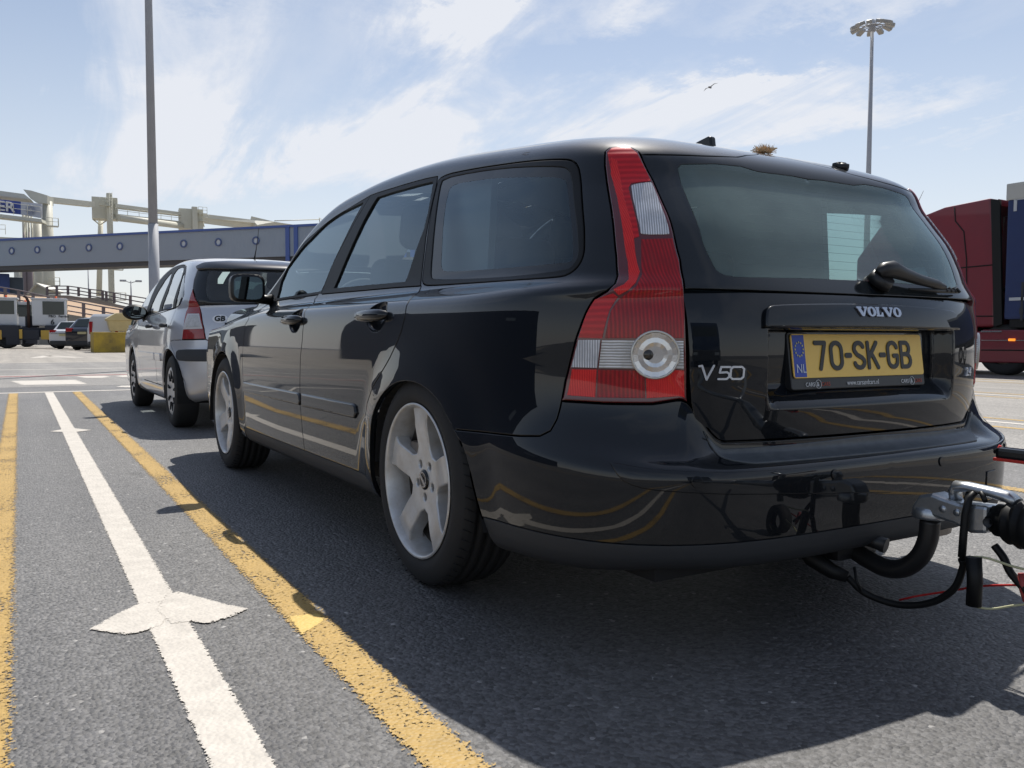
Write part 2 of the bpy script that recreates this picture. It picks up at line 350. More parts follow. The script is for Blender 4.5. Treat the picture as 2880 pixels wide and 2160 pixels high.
class CarSurf:
    """Body skin as planform rings: s runs along the flank and round the tail, t runs from sill to roof spine."""
    def __init__(c,yc,rows,zry,zrz,wt,yt,roof,ref,gn,arches,drop,shelf,ng=5,zg=1.0):
        c.yc=yc;c.rows=rows;c.zry=zry;c.zrz=zrz;c.wt=wt;c.yt=yt;c.roof=roof;c.gn=gn;c.arches=arches;c.drop=drop;c.shelf=shelf;c.ng=ng;c.zg=zg
        c.NR=len(rows)+ng+len(roof)
        W,L,n=ref;c.W0,c.L0=W,L
        ph=np.linspace(0,np.pi/2,2001)
        r=(np.abs(np.cos(ph)/W)**n+np.abs(np.sin(ph)/L)**n)**(-1/n)
        c.ph=ph;c.X=r*np.cos(ph);c.Y=r*np.sin(ph)
        c.A=np.concatenate([[0],np.cumsum(np.hypot(np.diff(c.X),np.diff(c.Y)))]);c.SM=c.A[-1]
    def zr(c,y): return _her(y,c.zry,c.zrz)
    def rowpt(c,k,s):
        s=np.asarray(s,float)
        mir=np.where(s>c.SM,1.,-1.); ss=np.where(s>c.SM,2*c.SM-s,s)
        ph=np.interp(np.clip(ss,0,c.SM),c.A,c.ph)
        yref=np.where(ss<0,c.yc-ss,c.yc-np.interp(ss,c.A,c.Y)); xref=np.where(ss<0,c.W0,np.interp(ss,c.A,c.X))
        nb=len(c.rows); q=0
        if k<nb:
            a,b,cc,W,Yr,n=c.rows[k]
            wc=_sm(xref,.82,.60); w2=_sm(xref,*c.shelf)
            z=a*(1-wc)+b*wc; z=z*(1-w2)+cc*w2
            W=np.full_like(s,W);Yr=np.full_like(s,Yr);n=np.full_like(s,n)
        else:
            zt=c.zr(np.clip(yref,c.zry[0]+.03,9))
            if k<nb+c.ng:
                f=(k-nb+.5)/c.ng; zg=np.minimum(c.zg,zt-.1); z=zg+f*(zt-.06-zg); W=_her(z,*c.wt);Yr=_her(z,*c.yt)
            else:
                dz,q=c.roof[k-nb-c.ng]; zz=zt-.06; W=_her(zz,*c.wt)*(1-q);Yr=c.yc+(_her(zz,*c.yt)-c.yc)*(1-q); z=zt+dz
            n=np.full_like(s,c.gn)
        fw=1-.05*np.clip((yref-1.5)/2.1,0,1)**2
        W=W*fw; L=c.yc-Yr
        r=(np.abs(np.cos(ph)/np.maximum(W,1e-5))**n+np.abs(np.sin(ph)/np.maximum(L,1e-5))**n)**(-1/n)
        x=np.where(ss<0,W,r*np.cos(ph)); y=np.where(ss<0,c.yc-ss,c.yc-r*np.sin(ph))
        if k>=nb+c.ng: z=c.zr(y)+c.roof[k-nb-c.ng][0]
        y0,y1,amt=c.drop
        if 12<=k<nb:
            z=np.where(ss<0,.62+(z-.62)*(1-amt*_sm(y,y0,y1)),z)
        for yy,hz,r0,r1,am in c.arches:
            d=np.hypot(y-yy,z-hz); x=x+am*(1-_sm(d,r0,r1))*_sm(z,.2,.30)*_sm(-z,-.84,-.70)
        return np.stack([x*mir,y,z],-1)
    def S(c,s,t):
        s=np.asarray(s,float);t=np.asarray(t,float); s,t=np.broadcast_arrays(s,t)
        t=np.clip(t,0,c.NR-1.0001); i=np.floor(t).astype(int); u=(t-i)[...,None]
        out=np.zeros(s.shape+(3,))
        for k in np.unique(i):
            m=i==k; um=u[m]
            def R(j):
                if j<0: return 2*c.rowpt(0,s[m])-c.rowpt(1,s[m])
                return c.rowpt(min(j,c.NR-1),s[m])
            p0,p1,p2,p3=R(k-1),R(k),R(k+1),R(k+2)
            out[m]=((1-um)**3*p0+(3*um**3-6*um**2+4)*p1+(-3*um**3+3*um**2+3*um+1)*p2+um**3*p3)/6
        return out
    def N(c,s,t):
        e=2e-3
        s=np.asarray(s,float);t=np.asarray(t,float)
        t=np.clip(t,.011,c.NR-1.03)
        a=c.S(s+e,t)-c.S(s-e,t); b=c.S(s,t+.01)-c.S(s,t-.01)
        n=np.cross(a,b) ; return n/np.maximum(np.linalg.norm(n,axis=-1,keepdims=True),1e-12)
V_ROWS=[(.185,.20,.205,.79,-.88,3.6),(.20,.215,.21,.842,-.95,3.8),(.235,.24,.24,.862,-.978,4),(.285,.285,.285,.867,-.985,4.1),
(.34,.34,.34,.870,-.988,4.1),(.40,.40,.395,.872,-.988,4.1),(.44,.438,.436,.873,-.9875,4.1),(.462,.455,.452,.874,-.984,4.05),(.485,.466,.459,.874,-.972,3.9),
(.52,.485,.466,.873,-.950,3.55),(.565,.54,.476,.873,-.932,3.3),(.61,.61,.486,.872,-.924,3.2),(.66,.66,.62,.871,-.935,3.1),(.72,.72,.70,.870,-.94,3.1),
(.78,.78,.78,.868,-.935,3.15),(.82,.82,.82,.864,-.926,3.2),(.848,.848,.848,.857,-.915,3.3),(.864,.864,.864,.842,-.906,3.7),(.880,.880,.880,.812,-.896,3.9),
(.895,.895,.895,.776,-.886,4.2),(.914,.914,.914,.757,-.873,4.5),(.948,.948,.948,.742,-.855,4.9)]
VOLVO=CarSurf(-.1,V_ROWS,[-.75,-.52,-.32,0,.48,.77,1.17,1.5,1.75,2.0,2.3,3.6],[1.212,1.247,1.276,1.318,1.368,1.382,1.378,1.345,1.26,1.10,.98,.9],
 ([.9,1.0,1.1,1.2,1.3,1.4],[.752,.728,.700,.668,.628,.575]),([.9,1.0,1.1,1.2,1.3,1.4],[-.885,-.832,-.763,-.688,-.605,-.52]),
 [(-.06,0),(-.03,.014),(-.006,.040),(.010,.08),(.028,.15),(.054,.33),(.070,.62),(.075,1.0)],(.87,.83,3.6),5.2,
 [(0,.27,.34,.50,.020),(2.64,.31,.34,.50,.020)],(1.9,3.4,.30),(.60,.485))
C_ROWS=[(.19,.24,.25,0.7486,-.56,3),(.21,.26,.27,0.7782,-.60,3),(.25,.29,.29,0.7929,-.62,3),(.31,.33,.33,0.7998,-.635,3),(.38,.39,.39,0.8047,-.65,3),(.44,.44,.44,0.8077,-.66,3),(.50,.50,.50,0.8097,-.662,3),
(.555,.555,.555,0.8116,-.66,3),(.60,.60,.60,0.8136,-.655,3),(.635,.635,.635,0.8136,-.635,3),(.66,.66,.66,0.8136,-.62,3),(.70,.70,.70,0.8126,-.612,3),(.74,.74,.74,0.8107,-.605,3),(.78,.78,.78,0.8077,-.598,3),
(.82,.82,.82,0.8028,-.590,3),(.86,.86,.86,0.7949,-.58,3),(.90,.90,.90,0.7821,-.565,3),(.93,.93,.93,0.7683,-.55,3),(.96,.96,.96,0.7565,-.53,3),(.99,.99,.99,0.7437,-.515,3)]
C3=CarSurf(.3,C_ROWS,[-.5,-.3,0,.35,.7,1.1,1.5,1.8,2.1,2.4,2.7,3.4],[1.27,1.325,1.372,1.41,1.43,1.43,1.39,1.32,1.21,1.08,.96,.80],
 ([.95,1.05,1.15,1.25,1.35,1.45,1.5],[.775,.735,.700,.660,.612,.555,.52]),([.95,1.05,1.15,1.25,1.35,1.45],[-.545,-.49,-.43,-.375,-.31,-.23]),
 [(-.06,0),(-.035,.02),(-.012,.05),(.004,.10),(.015,.18),(.026,.36),(.034,.66),(.036,1.0)],(.80,.90,3),3.4,
 [(0,.28,.32,.42,.02),(2.46,.28,.32,.42,.02)],(2.0,3.0,.25),(.60,.485))
TR = {'lamp': [(0.6399, 28.478), (0.6457, 27.111), (0.657, 25.747), (0.6796, 23.63), (0.6945, 21.962), (0.7064, 20.786), (0.7132, 19.022), (0.7108, 17.747), (0.6927, 16.675), (0.6604, 15.76), (0.6429, 14.828), (0.6293, 14.021), (0.6151, 13.326), (0.6024, 12.549), (0.5898, 11.716), (0.5817, 10.77), (0.6886, 10.765), (0.8039, 10.844), (0.8882, 11.076), (0.8868, 12.324), (0.8826, 13.882), (0.8793, 15.523), (0.8763, 18.229), (0.8684, 20.556), (0.8543, 21.63), (0.835, 23.138), (0.8116, 24.663), (0.7859, 26.35), (0.7592, 27.894), (0.7446, 28.714), (0.7195, 29.2), (0.6823, 29.268), (0.652, 29.02)], 'lamp_clear_top': [(0.7295, 25.155), (0.7448, 25.478), (0.7823, 25.543), (0.7918, 25.488), (0.8414, 21.731), (0.8371, 21.66), (0.7721, 21.661), (0.7634, 21.768)], 'lamp_band': [(0.6171, 13.457), (0.8758, 13.411), (0.8769, 12.318), (0.5981, 12.316)], 'lamp_circle_c': [(0.8083, 12.868)], 'lamp_bright': [(0.6734, 27.565), (0.7145, 23.575), (0.7452, 20.76), (0.7522, 18.736), (0.7354, 16.994), (0.7042, 16.155), (0.6849, 15.152)], 'qseal': [(-0.4264, 27.229), (-0.1547, 27.555), (0.086, 27.683), (0.3335, 27.764), (0.4812, 27.746), (0.5196, 27.624), (0.5465, 27.223), (0.5619, 26.433), (0.5883, 23.834), (0.6131, 21.393), (0.6115, 20.88), (0.5994, 20.28), (0.5772, 19.628), (0.5488, 19.169), (0.3898, 19.267), (0.095, 19.565), (-0.1579, 19.813), (-0.2917, 20.044), (-0.329, 21.517), (-0.3561, 22.856), (-0.3938, 24.785), (-0.4117, 25.917)], 'qglass': [(-0.3848, 26.76), (-0.1452, 27.088), (0.0983, 27.166), (0.3437, 27.098), (0.4644, 27.004), (0.5, 26.886), (0.521, 26.423), (0.5555, 23.866), (0.5891, 21.419), (0.5926, 20.985), (0.5822, 20.541), (0.5605, 20.078), (0.3758, 19.916), (0.0728, 20.18), (-0.2196, 20.587), (-0.2473, 20.799), (-0.2836, 21.915), (-0.3383, 24.249), (-0.381, 25.998)], 'qclear': [(-0.2999, 26.121), (-0.1273, 26.266), (0.2433, 26.302), (0.4461, 26.253), (0.4946, 26.097), (0.513, 25.653), (0.5481, 23.247), (0.5772, 21.08), (0.5757, 20.703), (0.5598, 20.576), (0.3623, 20.622), (0.0512, 20.812), (-0.1455, 20.947), (-0.1873, 21.149), (-0.209, 21.549), (-0.2672, 23.693), (-0.3019, 25.356)], 'rdglass': [(-1.0046, 26.573), (-0.7064, 26.541), (-0.4646, 26.641), (-0.4157, 24.526), (-0.4075, 23.527), (-0.4305, 22.064), (-0.4456, 20.698), (-0.7882, 20.837), (-1.1963, 20.957), (-1.172, 21.589), (-1.112, 23.351), (-1.0595, 25.005)], 'fdglass': [(-1.1585, 26.653), (-1.3709, 26.625), (-1.5926, 26.405), (-1.7655, 26.05), (-1.9127, 26.364), (-2.0332, 27.234), (-2.0743, 23.946), (-2.0671, 20.847), (-1.7153, 20.831), (-1.3608, 20.874), (-1.3031, 22.468), (-1.235, 24.192), (-1.1948, 25.399)], 'topline': [(-2.3096, 26.563), (-2.1828, 27.165), (-2.0377, 28.233), (-1.9333, 27.687), (-1.7436, 26.64), (-1.5608, 26.562), (-1.3757, 26.763), (-1.1998, 27.091), (-1.0986, 27.323), (-0.8546, 27.171), (-0.6945, 27.177), (-0.5449, 27.229), (-0.4378, 27.236)], 'bseam': [(-1.0986, 27.323), (-1.1413, 25.727), (-1.2213, 23.951), (-1.3031, 22.468), (-1.3455, 20.792), (-1.333, 20.543)], 'cseam': [(-0.4378, 27.236), (-0.3946, 24.502), (-0.3696, 22.872), (-0.3354, 21.372), (-0.3113, 20.42), (-0.2976, 20.036)], 'belt': [(-2.2913, 23.024), (-2.0914, 20.456), (-1.697, 20.495), (-1.333, 20.543), (-1.0343, 20.431), (-0.5321, 20.217), (-0.2949, 20.031)], 'rdrear': [(-0.3007, 20.194), (-0.2806, 19.433), (-0.2233, 17.664), (-0.1935, 16.544), (-0.1783, 14.923), (-0.1983, 13.889), (-0.2237, 13.307), (-0.2765, 12.39), (-0.349, 11.41), (-0.4221, 10.422), (-0.4711, 9.155), (-0.4899, 6.879), (-0.4812, 4.929), (-0.4711, 3.764)], 'rdbot': [(-0.5225, 2.157)], 'fdrear': [(-1.3703, 20.998), (-1.4021, 19.948), (-1.2732, 17.265), (-1.2158, 15.016), (-1.226, 13.32), (-1.2504, 12.093), (-1.2563, 9.574), (-1.2457, 5.665), (-1.2237, 3.081)], 'fdfront': [(-2.1903, 20.344), (-2.3495, 19.563), (-2.197, 15.767), (-2.2412, 14.893), (-2.2646, 13.223), (-2.2909, 11.802), (-2.2726, 9.199), (-2.2647, 5.27), (-2.2576, 3.207)], 'arch': [(-0.4203, 3.884), (-0.4026, 6.313), (-0.3871, 8.4), (-0.3422, 9.572), (-0.2637, 10.522), (-0.1795, 11.053), (-0.0997, 11.172), (-0.0241, 11.086), (0.0475, 10.723), (0.1148, 10.082), (0.1556, 9.33), (0.1934, 8.645), (0.2361, 7.411), (0.2679, 5.596), (0.3282, 2.705), (0.3346, 2.206)], 'farch': [(-3.0126, 9.64), (-2.9962, 11.206), (-2.8704, 12.054), (-2.7284, 12.332), (-2.5758, 11.768), (-2.4806, 10.617), (-2.3885, 7.448), (-2.3616, 4.604), (-2.3582, 2.579)], 'bseam2': [(0.1944, 8.498), (0.363, 8.629), (0.4648, 8.703), (0.5319, 8.848), (0.5597, 9.204), (0.5735, 9.853), (0.5781, 10.334), (0.5805, 10.873)], 'bglass': [(0.7518, 28.429), (0.9695, 29.162), (1.1356, 29.862), (1.2048, 30.511), (1.3755, 31.414), (1.725, 31.881), (1.7512, 31.815)], 'bglass_left': [(0.8778, 16.895), (0.8728, 19.591), (0.8574, 21.442), (0.8352, 23.203), (0.7971, 26.007), (0.7518, 28.429)], 'bglass_bot': [(0.8778, 16.895), (0.981, 16.864), (1.105, 16.842), (1.2481, 16.911)], 'bclear': [(1.4649, 28.04), (1.3863, 28.156), (1.2093, 28.093), (1.1307, 28.41), (1.0159, 28.299), (0.8852, 27.831), (0.8726, 27.499), (0.8825, 25.721), (0.9094, 23.477), (0.9331, 21.478), (0.9535, 20.556), (0.9663, 19.787), (0.9861, 19.319), (1.0162, 19.076), (1.1163, 19.166), (1.262, 19.33), (1.28, 19.477)], 'binsert': [(0.7118, 7.747), (0.8379, 7.13), (1.0094, 6.876), (1.2381, 7.084), (1.2281, 5.169), (1.0087, 5.107), (0.8383, 5.257), (0.7718, 5.488), (0.738, 5.95), (0.7195, 7.268)], 'sensors': [(0.901, 5.976), (1.2719, 5.795), (1.7371, 5.805)], 'refl': [(1.9246, 4.165)], 'trim': [(0.3388, 2.863), (0.7011, 3.466), (0.899, 3.29), (1.1334, 2.78)], 'bot': [(0.4062, 1.171), (0.6959, 1.528), (0.8849, 0.973), (1.1537, 1.055)], 'handles': [(-0.5699, 14.58), (-0.2994, 14.993), (-0.4413, 13.589), (-0.45, 16.399), (-1.5759, 14.579), (-1.3076, 14.825)], 'V50': [(0.9205, 12.491), (1.0339, 12.72), (1.0319, 12.427)], 'lz': {'up': [(0.6496, 28.225), (0.6591, 28.806), (0.6838, 29.066), (0.7181, 28.974), (0.7405, 28.417), (0.7707, 26.856), (0.7857, 25.746), (0.7307, 25.484), (0.7248, 25.158), (0.7639, 21.594), (0.7474, 21.499), (0.7257, 22.885), (0.7014, 24.554), (0.6694, 26.432)], 'side': [(0.6646, 27.846), (0.6834, 27.581), (0.7131, 24.539), (0.7516, 21.497), (0.7694, 19.402), (0.7616, 17.709), (0.747, 16.871), (0.7218, 16.147), (0.7083, 16.894), (0.7329, 17.478), (0.7432, 18.232), (0.7377, 20.352), (0.7174, 22.109), (0.6955, 24.286), (0.6669, 26.433)], 'mid': [(0.7684, 21.491), (0.8478, 21.525), (0.8641, 20.331), (0.8729, 17.001), (0.8773, 14.433), (0.8757, 13.507), (0.6905, 13.494), (0.703, 14.816), (0.7237, 15.811), (0.7621, 17.22), (0.7738, 18.962)], 'sh': [(0.6644, 15.758), (0.7083, 16.448), (0.7206, 15.973), (0.701, 14.869), (0.6846, 13.494), (0.6255, 13.524), (0.6451, 14.724)], 'clr': [(0.7295, 25.155), (0.7347, 25.395), (0.7822, 25.588), (0.7918, 25.488), (0.8406, 21.767), (0.8393, 21.661), (0.7721, 21.661), (0.7643, 21.768)], 'bandl': [(0.6256, 13.444), (0.6806, 13.447), (0.673, 12.331), (0.6068, 12.339)], 'bandr': [(0.6834, 13.435), (0.875, 13.41), (0.8769, 12.318), (0.6758, 12.319)], 'lowl': [(0.609, 12.273), (0.6718, 12.278), (0.669, 11.022), (0.5975, 11.067)], 'lowm': [(0.6743, 12.272), (0.7845, 12.259), (0.7864, 11.067), (0.6714, 11.023)], 'lowr': [(0.7868, 12.26), (0.8777, 12.288), (0.88, 11.176), (0.7891, 11.062)]}}
TC = {'lamp': [(0.5651, 21.986), (0.5657, 20.347), (0.5338, 17.688), (0.5586, 14.342), (0.5491, 11.575), (0.6813, 11.612), (0.7998, 11.716), (0.778, 13.848), (0.7278, 16.966), (0.6771, 19.956)], 'lampw': [(0.5741, 17.016), (0.7117, 16.969), (0.7731, 13.73), (0.5648, 13.619)], 'lampi': [(0.6072, 16.521), (0.7048, 16.494), (0.7529, 14.086), (0.5943, 13.976)], 'hatch_l': [(0.7998, 11.716), (0.778, 13.848), (0.7278, 16.966), (0.6788, 19.192)], 'hglass_l': [(0.6788, 19.192), (0.6444, 20.762), (0.5682, 21.898), (0.5339, 23.388), (0.5363, 24.875), (0.5683, 25.477)], 'hbot': [(0.9622, 19.502), (1.2043, 19.691)], 'htop': [(0.7964, 26.294), (1.1561, 27.103)], 'clear': [(0.7257, 25.253), (0.7086, 24.425), (0.7306, 22.285), (0.7695, 20.883), (0.8074, 20.367), (1.0199, 20.425)], 'cleart': [(0.9765, 26.266), (1.1569, 26.637)], 'spo': [(0.5683, 25.477), (0.5268, 25.668), (0.6177, 26.992), (0.8648, 28.798), (1.3184, 29.613), (1.6448, 29.737)], 'frame': [(-1.5174, 18.685), (-1.4245, 20.277), (-1.4527, 22.771), (-1.2963, 25.447), (-1.0205, 26.157), (-0.5827, 25.901), (-0.1572, 25.828), (0.1033, 24.964), (0.439, 21.377), (0.4206, 19.759), (0.2662, 18.769), (-0.5946, 18.601), (-1.2565, 17.708)], 'fg': [(-1.2679, 18.306), (-1.2057, 20.031), (-1.1176, 21.729), (-0.9578, 23.301), (-0.7346, 24.427), (-0.587, 22.733), (-0.605, 20.961), (-0.6507, 18.576)], 'rg': [(-0.464, 18.999), (-0.4135, 21.46), (-0.5331, 23.781), (-0.458, 24.606), (-0.2834, 24.908), (-0.0887, 24.635), (0.0656, 23.007), (0.0881, 21.331), (0.1267, 19.036)], 'qg': [(0.244, 19.123), (0.2186, 21.336), (0.0792, 23.481), (0.1275, 23.856), (0.3622, 22.353), (0.4449, 20.345), (0.3909, 19.545)], 'bt': [(0.3728, 11.434), (0.5493, 11.527), (0.8, 11.645), (0.8359, 11.293), (0.9305, 11.252)], 'strip': [(0.4876, 7.85), (0.4787, 8.761), (0.5186, 9.433), (0.8976, 9.54)], 'stripb': [(0.8676, 6.99), (0.5419, 6.969), (0.5048, 7.311)], 'arch': [(0.0349, 4.491), (-0.0747, 6.158), (-0.0297, 7.844), (0.0453, 9.388), (0.1443, 9.886), (0.2529, 9.663), (0.3325, 8.848), (0.4054, 7.371), (0.4521, 6.087), (0.4986, 4.621), (0.537, 3.532)], 'farch': [(-2.2981, 5.718), (-2.2889, 6.9), (-2.2653, 8.406), (-2.2655, 9.68), (-2.1312, 10.055), (-1.9936, 8.892), (-1.8481, 5.913), (-1.7599, 4.288), (-1.6139, 3.246)], 'gbc': [(0.9041, 15.828)]}
# ================================================================ BLACK ESTATE CAR
V = VOLVO
SMV = V.SM
def sx_of(C, x): return float(np.interp(-x, -C.X, C.A))     # s where the reference planform reaches |x|
def ts(C, s, z, t0=0):
    t = np.linspace(t0, C.NR-1.1, 700); Z = C.S(np.full_like(t, s), t)[:, 2]; i = int(np.argmax(Z >= z)); return float(t[i])
def sz(C, s, z): return (s, ts(C, s, z))
def cs(y, z): return sz(V, V.yc-y, z)
fS, nS = V.S, V.N
car = thing('parked_car', 'black estate car with yellow number plate and tow bar, filling the middle', 'car')
lamp = TR['lamp']; LB = lamp[15:19]
arch = TR['arch']; farch = TR['farch']
arch_loop = [(arch[0][0]-.02, -.5)]+[(arch[0][0]-.016, 1.0)]+chaikin_open(arch, 1)+[(arch[-1][0]+.012, -.5)]
fyc = 2.64
farch_loop = [(V.yc-(fyc+.40), -.5)]+[(V.yc-(fyc+.395*math.cos(a)), ts(V, V.yc-(fyc+.395*math.cos(a)), .28+.385*math.sin(a))) for a in np.linspace(.05, math.pi-.05, 22)]+[(V.yc-(fyc-.385), -.5)]
tb = ts(V, -1., .275)
fd_front = TR['fdfront']; fd_rear = TR['fdrear']; rd_rear = TR['rdrear']; belt = TR['belt']
top = TR['topline']; top = top[:2]+top[3:]; ib = 7       # ib: index of the B seam point
bs_ = TR['bseam']; cs_ = TR['cseam']
s_fdb = fd_front[-1][0]; s_mid = fd_rear[-1][0]; s_rdb = rd_rear[-1][0]-.02
FD = belt[1:4]+fd_rear+[(s_mid, tb)]+[(s_fdb, tb)]+fd_front[::-1]
RD = belt[3:7]+rd_rear[1:]+[(s_rdb, tb)]+[(s_mid, tb)]+fd_rear[::-1]
FDF = top[:ib+1]+bs_[1:]+belt[3:4]+belt[2::-1]
RDF = top[ib:]+cs_[1:]+belt[5:3:-1]+bs_[:0:-1]
QS = chaikin(TR['qseal'], (), 2)
t_gb = 0
gb = (.878, ts(V, .878, .8625)); gbm = (SMV, ts(V, SMV, .8625, 12.5))
gb1 = (1.15, ts(V, 1.15, .8625, 12.5)); gb2 = (1.0, ts(V, 1.0, .8625, 12.))
bgt = TR['bglass'][:5]; gtop = bgt[4][1]
GL = [gb]+lamp[22:29]+bgt+[(SMV, gtop)]+[gbm, gb1, gb2]
TGcut = lamp[18:29]+bgt+[(SMV+.1, gtop), (SMV+.1, 11)]
s_f = V.yc-(-.433)
bump_top = [(SMV, 11), (1.2, 11), (.95, 11)]+LB[::-1]+TR['bseam2'][6::-1]
TT = 3.0
bump_front = arch[12:14]+[(arch[14][0]-.004, TT)]
BUM = bump_front+[(s, TT) for s in np.linspace(.5, SMV, 12)]+bump_top
LOW = [(arch[14][0]-.004, TT), arch[14], arch[15], (arch[15][0]+.02, .9), (arch[15][0]+.05, 0)]+[(s, 0) for s in np.linspace(.6, SMV, 12)]+[(s, TT) for s in np.linspace(SMV, .5, 12)]
BUMcut = [(arch[11][0], arch[11][1])]+bump_front+[(arch[15][0], -.5), (SMV+.1, -.5), (SMV+.1, 11)]+bump_top[1:]
SILL = [(-2.285, -.0), (-2.285, tb), (s_rdb+.0, tb), (s_rdb+.035, tb-.6), (s_rdb+.03, 0)]
SILLcut = [(-2.285, -.5), (-2.285, tb), (s_rdb, tb), (s_rdb+.035, tb-.6), (s_rdb+.03, -.5)]
WS = [(-1.40, 34), (-1.43, 31.6), (-1.52, 30.3), (-2.10, 30.3), (-2.2, 31.2), (-2.26, 34)]
NRV = V.NR
free = lambda s, t: s >= SMV-1e-3 or t >= NRV-1.02 or t <= .001
body = panel('body_shell', [(-3.3, 0), (SMV, 0), (SMV, NRV-1.01), (-3.3, NRV-1.01)], fS, nS, PAINT, car,
             holes=[lamp, QS, FD, RD, FDF, RDF, TGcut, BUMcut, SILLcut, WS, arch_loop, farch_loop], step=.032, mirror='join', free=free)
mb = MB(); mb.box((0, 3.36, .52), (1.62, .34, .5), bev=.12); mb.build('front_bumper', PAINT, car)
panel('rear_bumper', BUM, fS, nS, PAINT, car, step=.024, mirror='join', free=lambda s, t: s >= SMV-1e-3)
bump = scn.objects['rear_bumper']
panel('lower_trim', LOW, fS, nS, GREYPL, bump, step=.03, mirror='join', gap=.001, off=-.002, free=lambda s, t: s >= SMV-1e-3 or t < .01)
s5 = sx_of(V, .52)
panel('scuff_plate', [(s5-.02, 10.7), (s5+.05, 9.0), (s5+.10, 8.2), (SMV, 8.0), (SMV, 10.9)], fS, nS, SHELF, bump, step=.014, mirror='join', off=.004, gap=0, bev=.003, depth=.006, free=lambda s, t: s >= SMV-1e-3)
bi = TR['binsert']; BI = [bi[0], bi[1], (bi[2][0], bi[2][1]), (SMV, 6.55), (SMV, 4.35), bi[5], bi[6], bi[7], bi[8], bi[9]]
panel('bumper_moulding', chaikin(BI, (3, 4), 1), fS, nS, PAINT, bump, step=.03, mirror='join', off=.0035, gap=.001, bev=.003, depth=.004, free=lambda s, t: s >= SMV-1e-3)
def disc_on(name, s0, t0, r, m, par, off=.003, **k):
    P0 = fS(s0, t0); ds = np.linalg.norm(fS(s0+.01, t0)-fS(s0-.01, t0))/.02; dt = np.linalg.norm(fS(s0, t0+.1)-fS(s0, t0-.1))/.2
    lp = [(s0+r*math.cos(a)/ds, t0+r*math.sin(a)/dt) for a in np.linspace(0, 2*math.pi, 29)[:-1]]
    return panel(name, lp, fS, nS, m, par, step=r*.8, edge=r*.3, off=off, gap=0, bev=.001, depth=.003, **k)
for s0, t0 in TR['sensors'][:2]:
    disc_on('parking_sensor', s0, t0, .013, PAINT, bump, .0065, mirror='other')
for i in (0, 1):
    for o in [x for x in scn.objects if x.name.startswith('parking_sensor') and x.parent is None]: o.parent = bump
refl_s = 2*SMV-TR['refl'][0][0]; rt = TR['refl'][0][1]
REFL = mat('red reflector', (.20, .006, .006), .15, coat=1)
def others(o2, par): o2[1].parent = par; return o2
rs_ = TR['refl'][0][0]; panel('tow_eye_cover', [(rs_-.03, rt-.5), (rs_+.03, rt-.5), (rs_+.03, rt+.5), (rs_-.03, rt+.5)], fS, nS, PAINT, bump, step=.03, off=.003, gap=0, depth=.004)
others(panel('sill', SILL, fS, nS, GREYPL, car, step=.05, gap=.001, off=-.002, mirror='other', free=lambda s, t: t < .01), car)
# --- doors
def door(nm, loop, frame, glassl, hy, my0, my1):
    hz = .822
    bowl = [cs(hy-.025+.085*math.cos(a), hz-.004+.050*math.sin(a)) for a in np.linspace(0, 2*math.pi, 25)[:-1]]
    d = panel(nm, loop, fS, nS, PAINT, car, holes=[bowl], step=.028, mirror='other', gap=.0022); d[1].parent = car
    fr = others(panel('window_frame', frame, fS, nS, BLK, d[0], holes=[glassl], step=.03, mirror='other', gap=.001, bev=.002, off=.001), d[1])
    gl = others(panel('window_glass', glassl, fS, nS, GL_SIDE, d[0], step=.05, off=-.006, gap=-.004, bev=0, depth=0.001, mirror='other'), d[1])
    mz0, mz1 = .462, .515
    ml = chaikin([cs(my0, mz0), cs(my1, mz0+.004), cs(my1-.012, (mz0+mz1)/2), cs(my1, mz1-.004), cs(my0, mz1)], (0, 1, 3, 4), 1) if my1 < my0 else None
    pm = others(panel('door_moulding', [cs(my0, mz0), cs(my1+.02, mz0+.003), cs(my1, mz0+.02), cs(my1+.01, mz1-.006), cs(my1+.03, mz1), cs(my0, mz1)], fS, nS, PAINT, d[0], step=.03, off=.009, gap=0, bev=.008, depth=.004, mirror='other'), d[1])
    for sg, dd in ((-1, d[0]), (1, d[1])):
        x0 = sg*.863
        m = MB(); rings = []; bl = np.array(bowl); bc = bl.mean(0)
        for j in range(8):
            th = j/7*math.pi/2; q = bc+(bl-bc)*math.cos(th)*1.03; P_ = fS(q[:, 0], q[:, 1])-nS(q[:, 0], q[:, 1])*(.002+.030*math.sin(th)); P_ = P_*np.array([-sg, 1, 1]); rings.append([m.bm.verts.new(tuple(v)) for v in P_])
        for r0, r1 in zip(rings, rings[1:]):
            for i in range(len(r0)): f_ = m.bm.faces.new((r0[i], r0[(i+1) % len(r0)], r1[(i+1) % len(r0)], r1[i])); f_.smooth = True
        m.build('handle_bowl', PAINT, dd)
        m = MB(); xs = x0+sg*.019
        ys = [-.125, -.118, -.10, -.05, 0, .06, .11, .13]; rr = [.004, .012, .016, .0175, .0175, .0165, .014, .005]
        xo = [-.028, -.014, -.004, .002, .003, .002, -.006, -.022]
        b = MB(); b.tube([(xs+sg*o_, hy+y_, hz) for y_, o_ in zip(ys, xo)], rr, n=18)
        o = b.build('door_handle', PAINT, dd)
        for v in o.data.vertices: v.co.z = hz+(v.co.z-hz)*1.15
    return d
fdo = door('front_door', FD, FDF, TR['fdglass'], 1.27, 2.142, 1.135)
rdo = door('rear_door', RD, RDF, TR['rdglass'], .345, 1.115, .475)
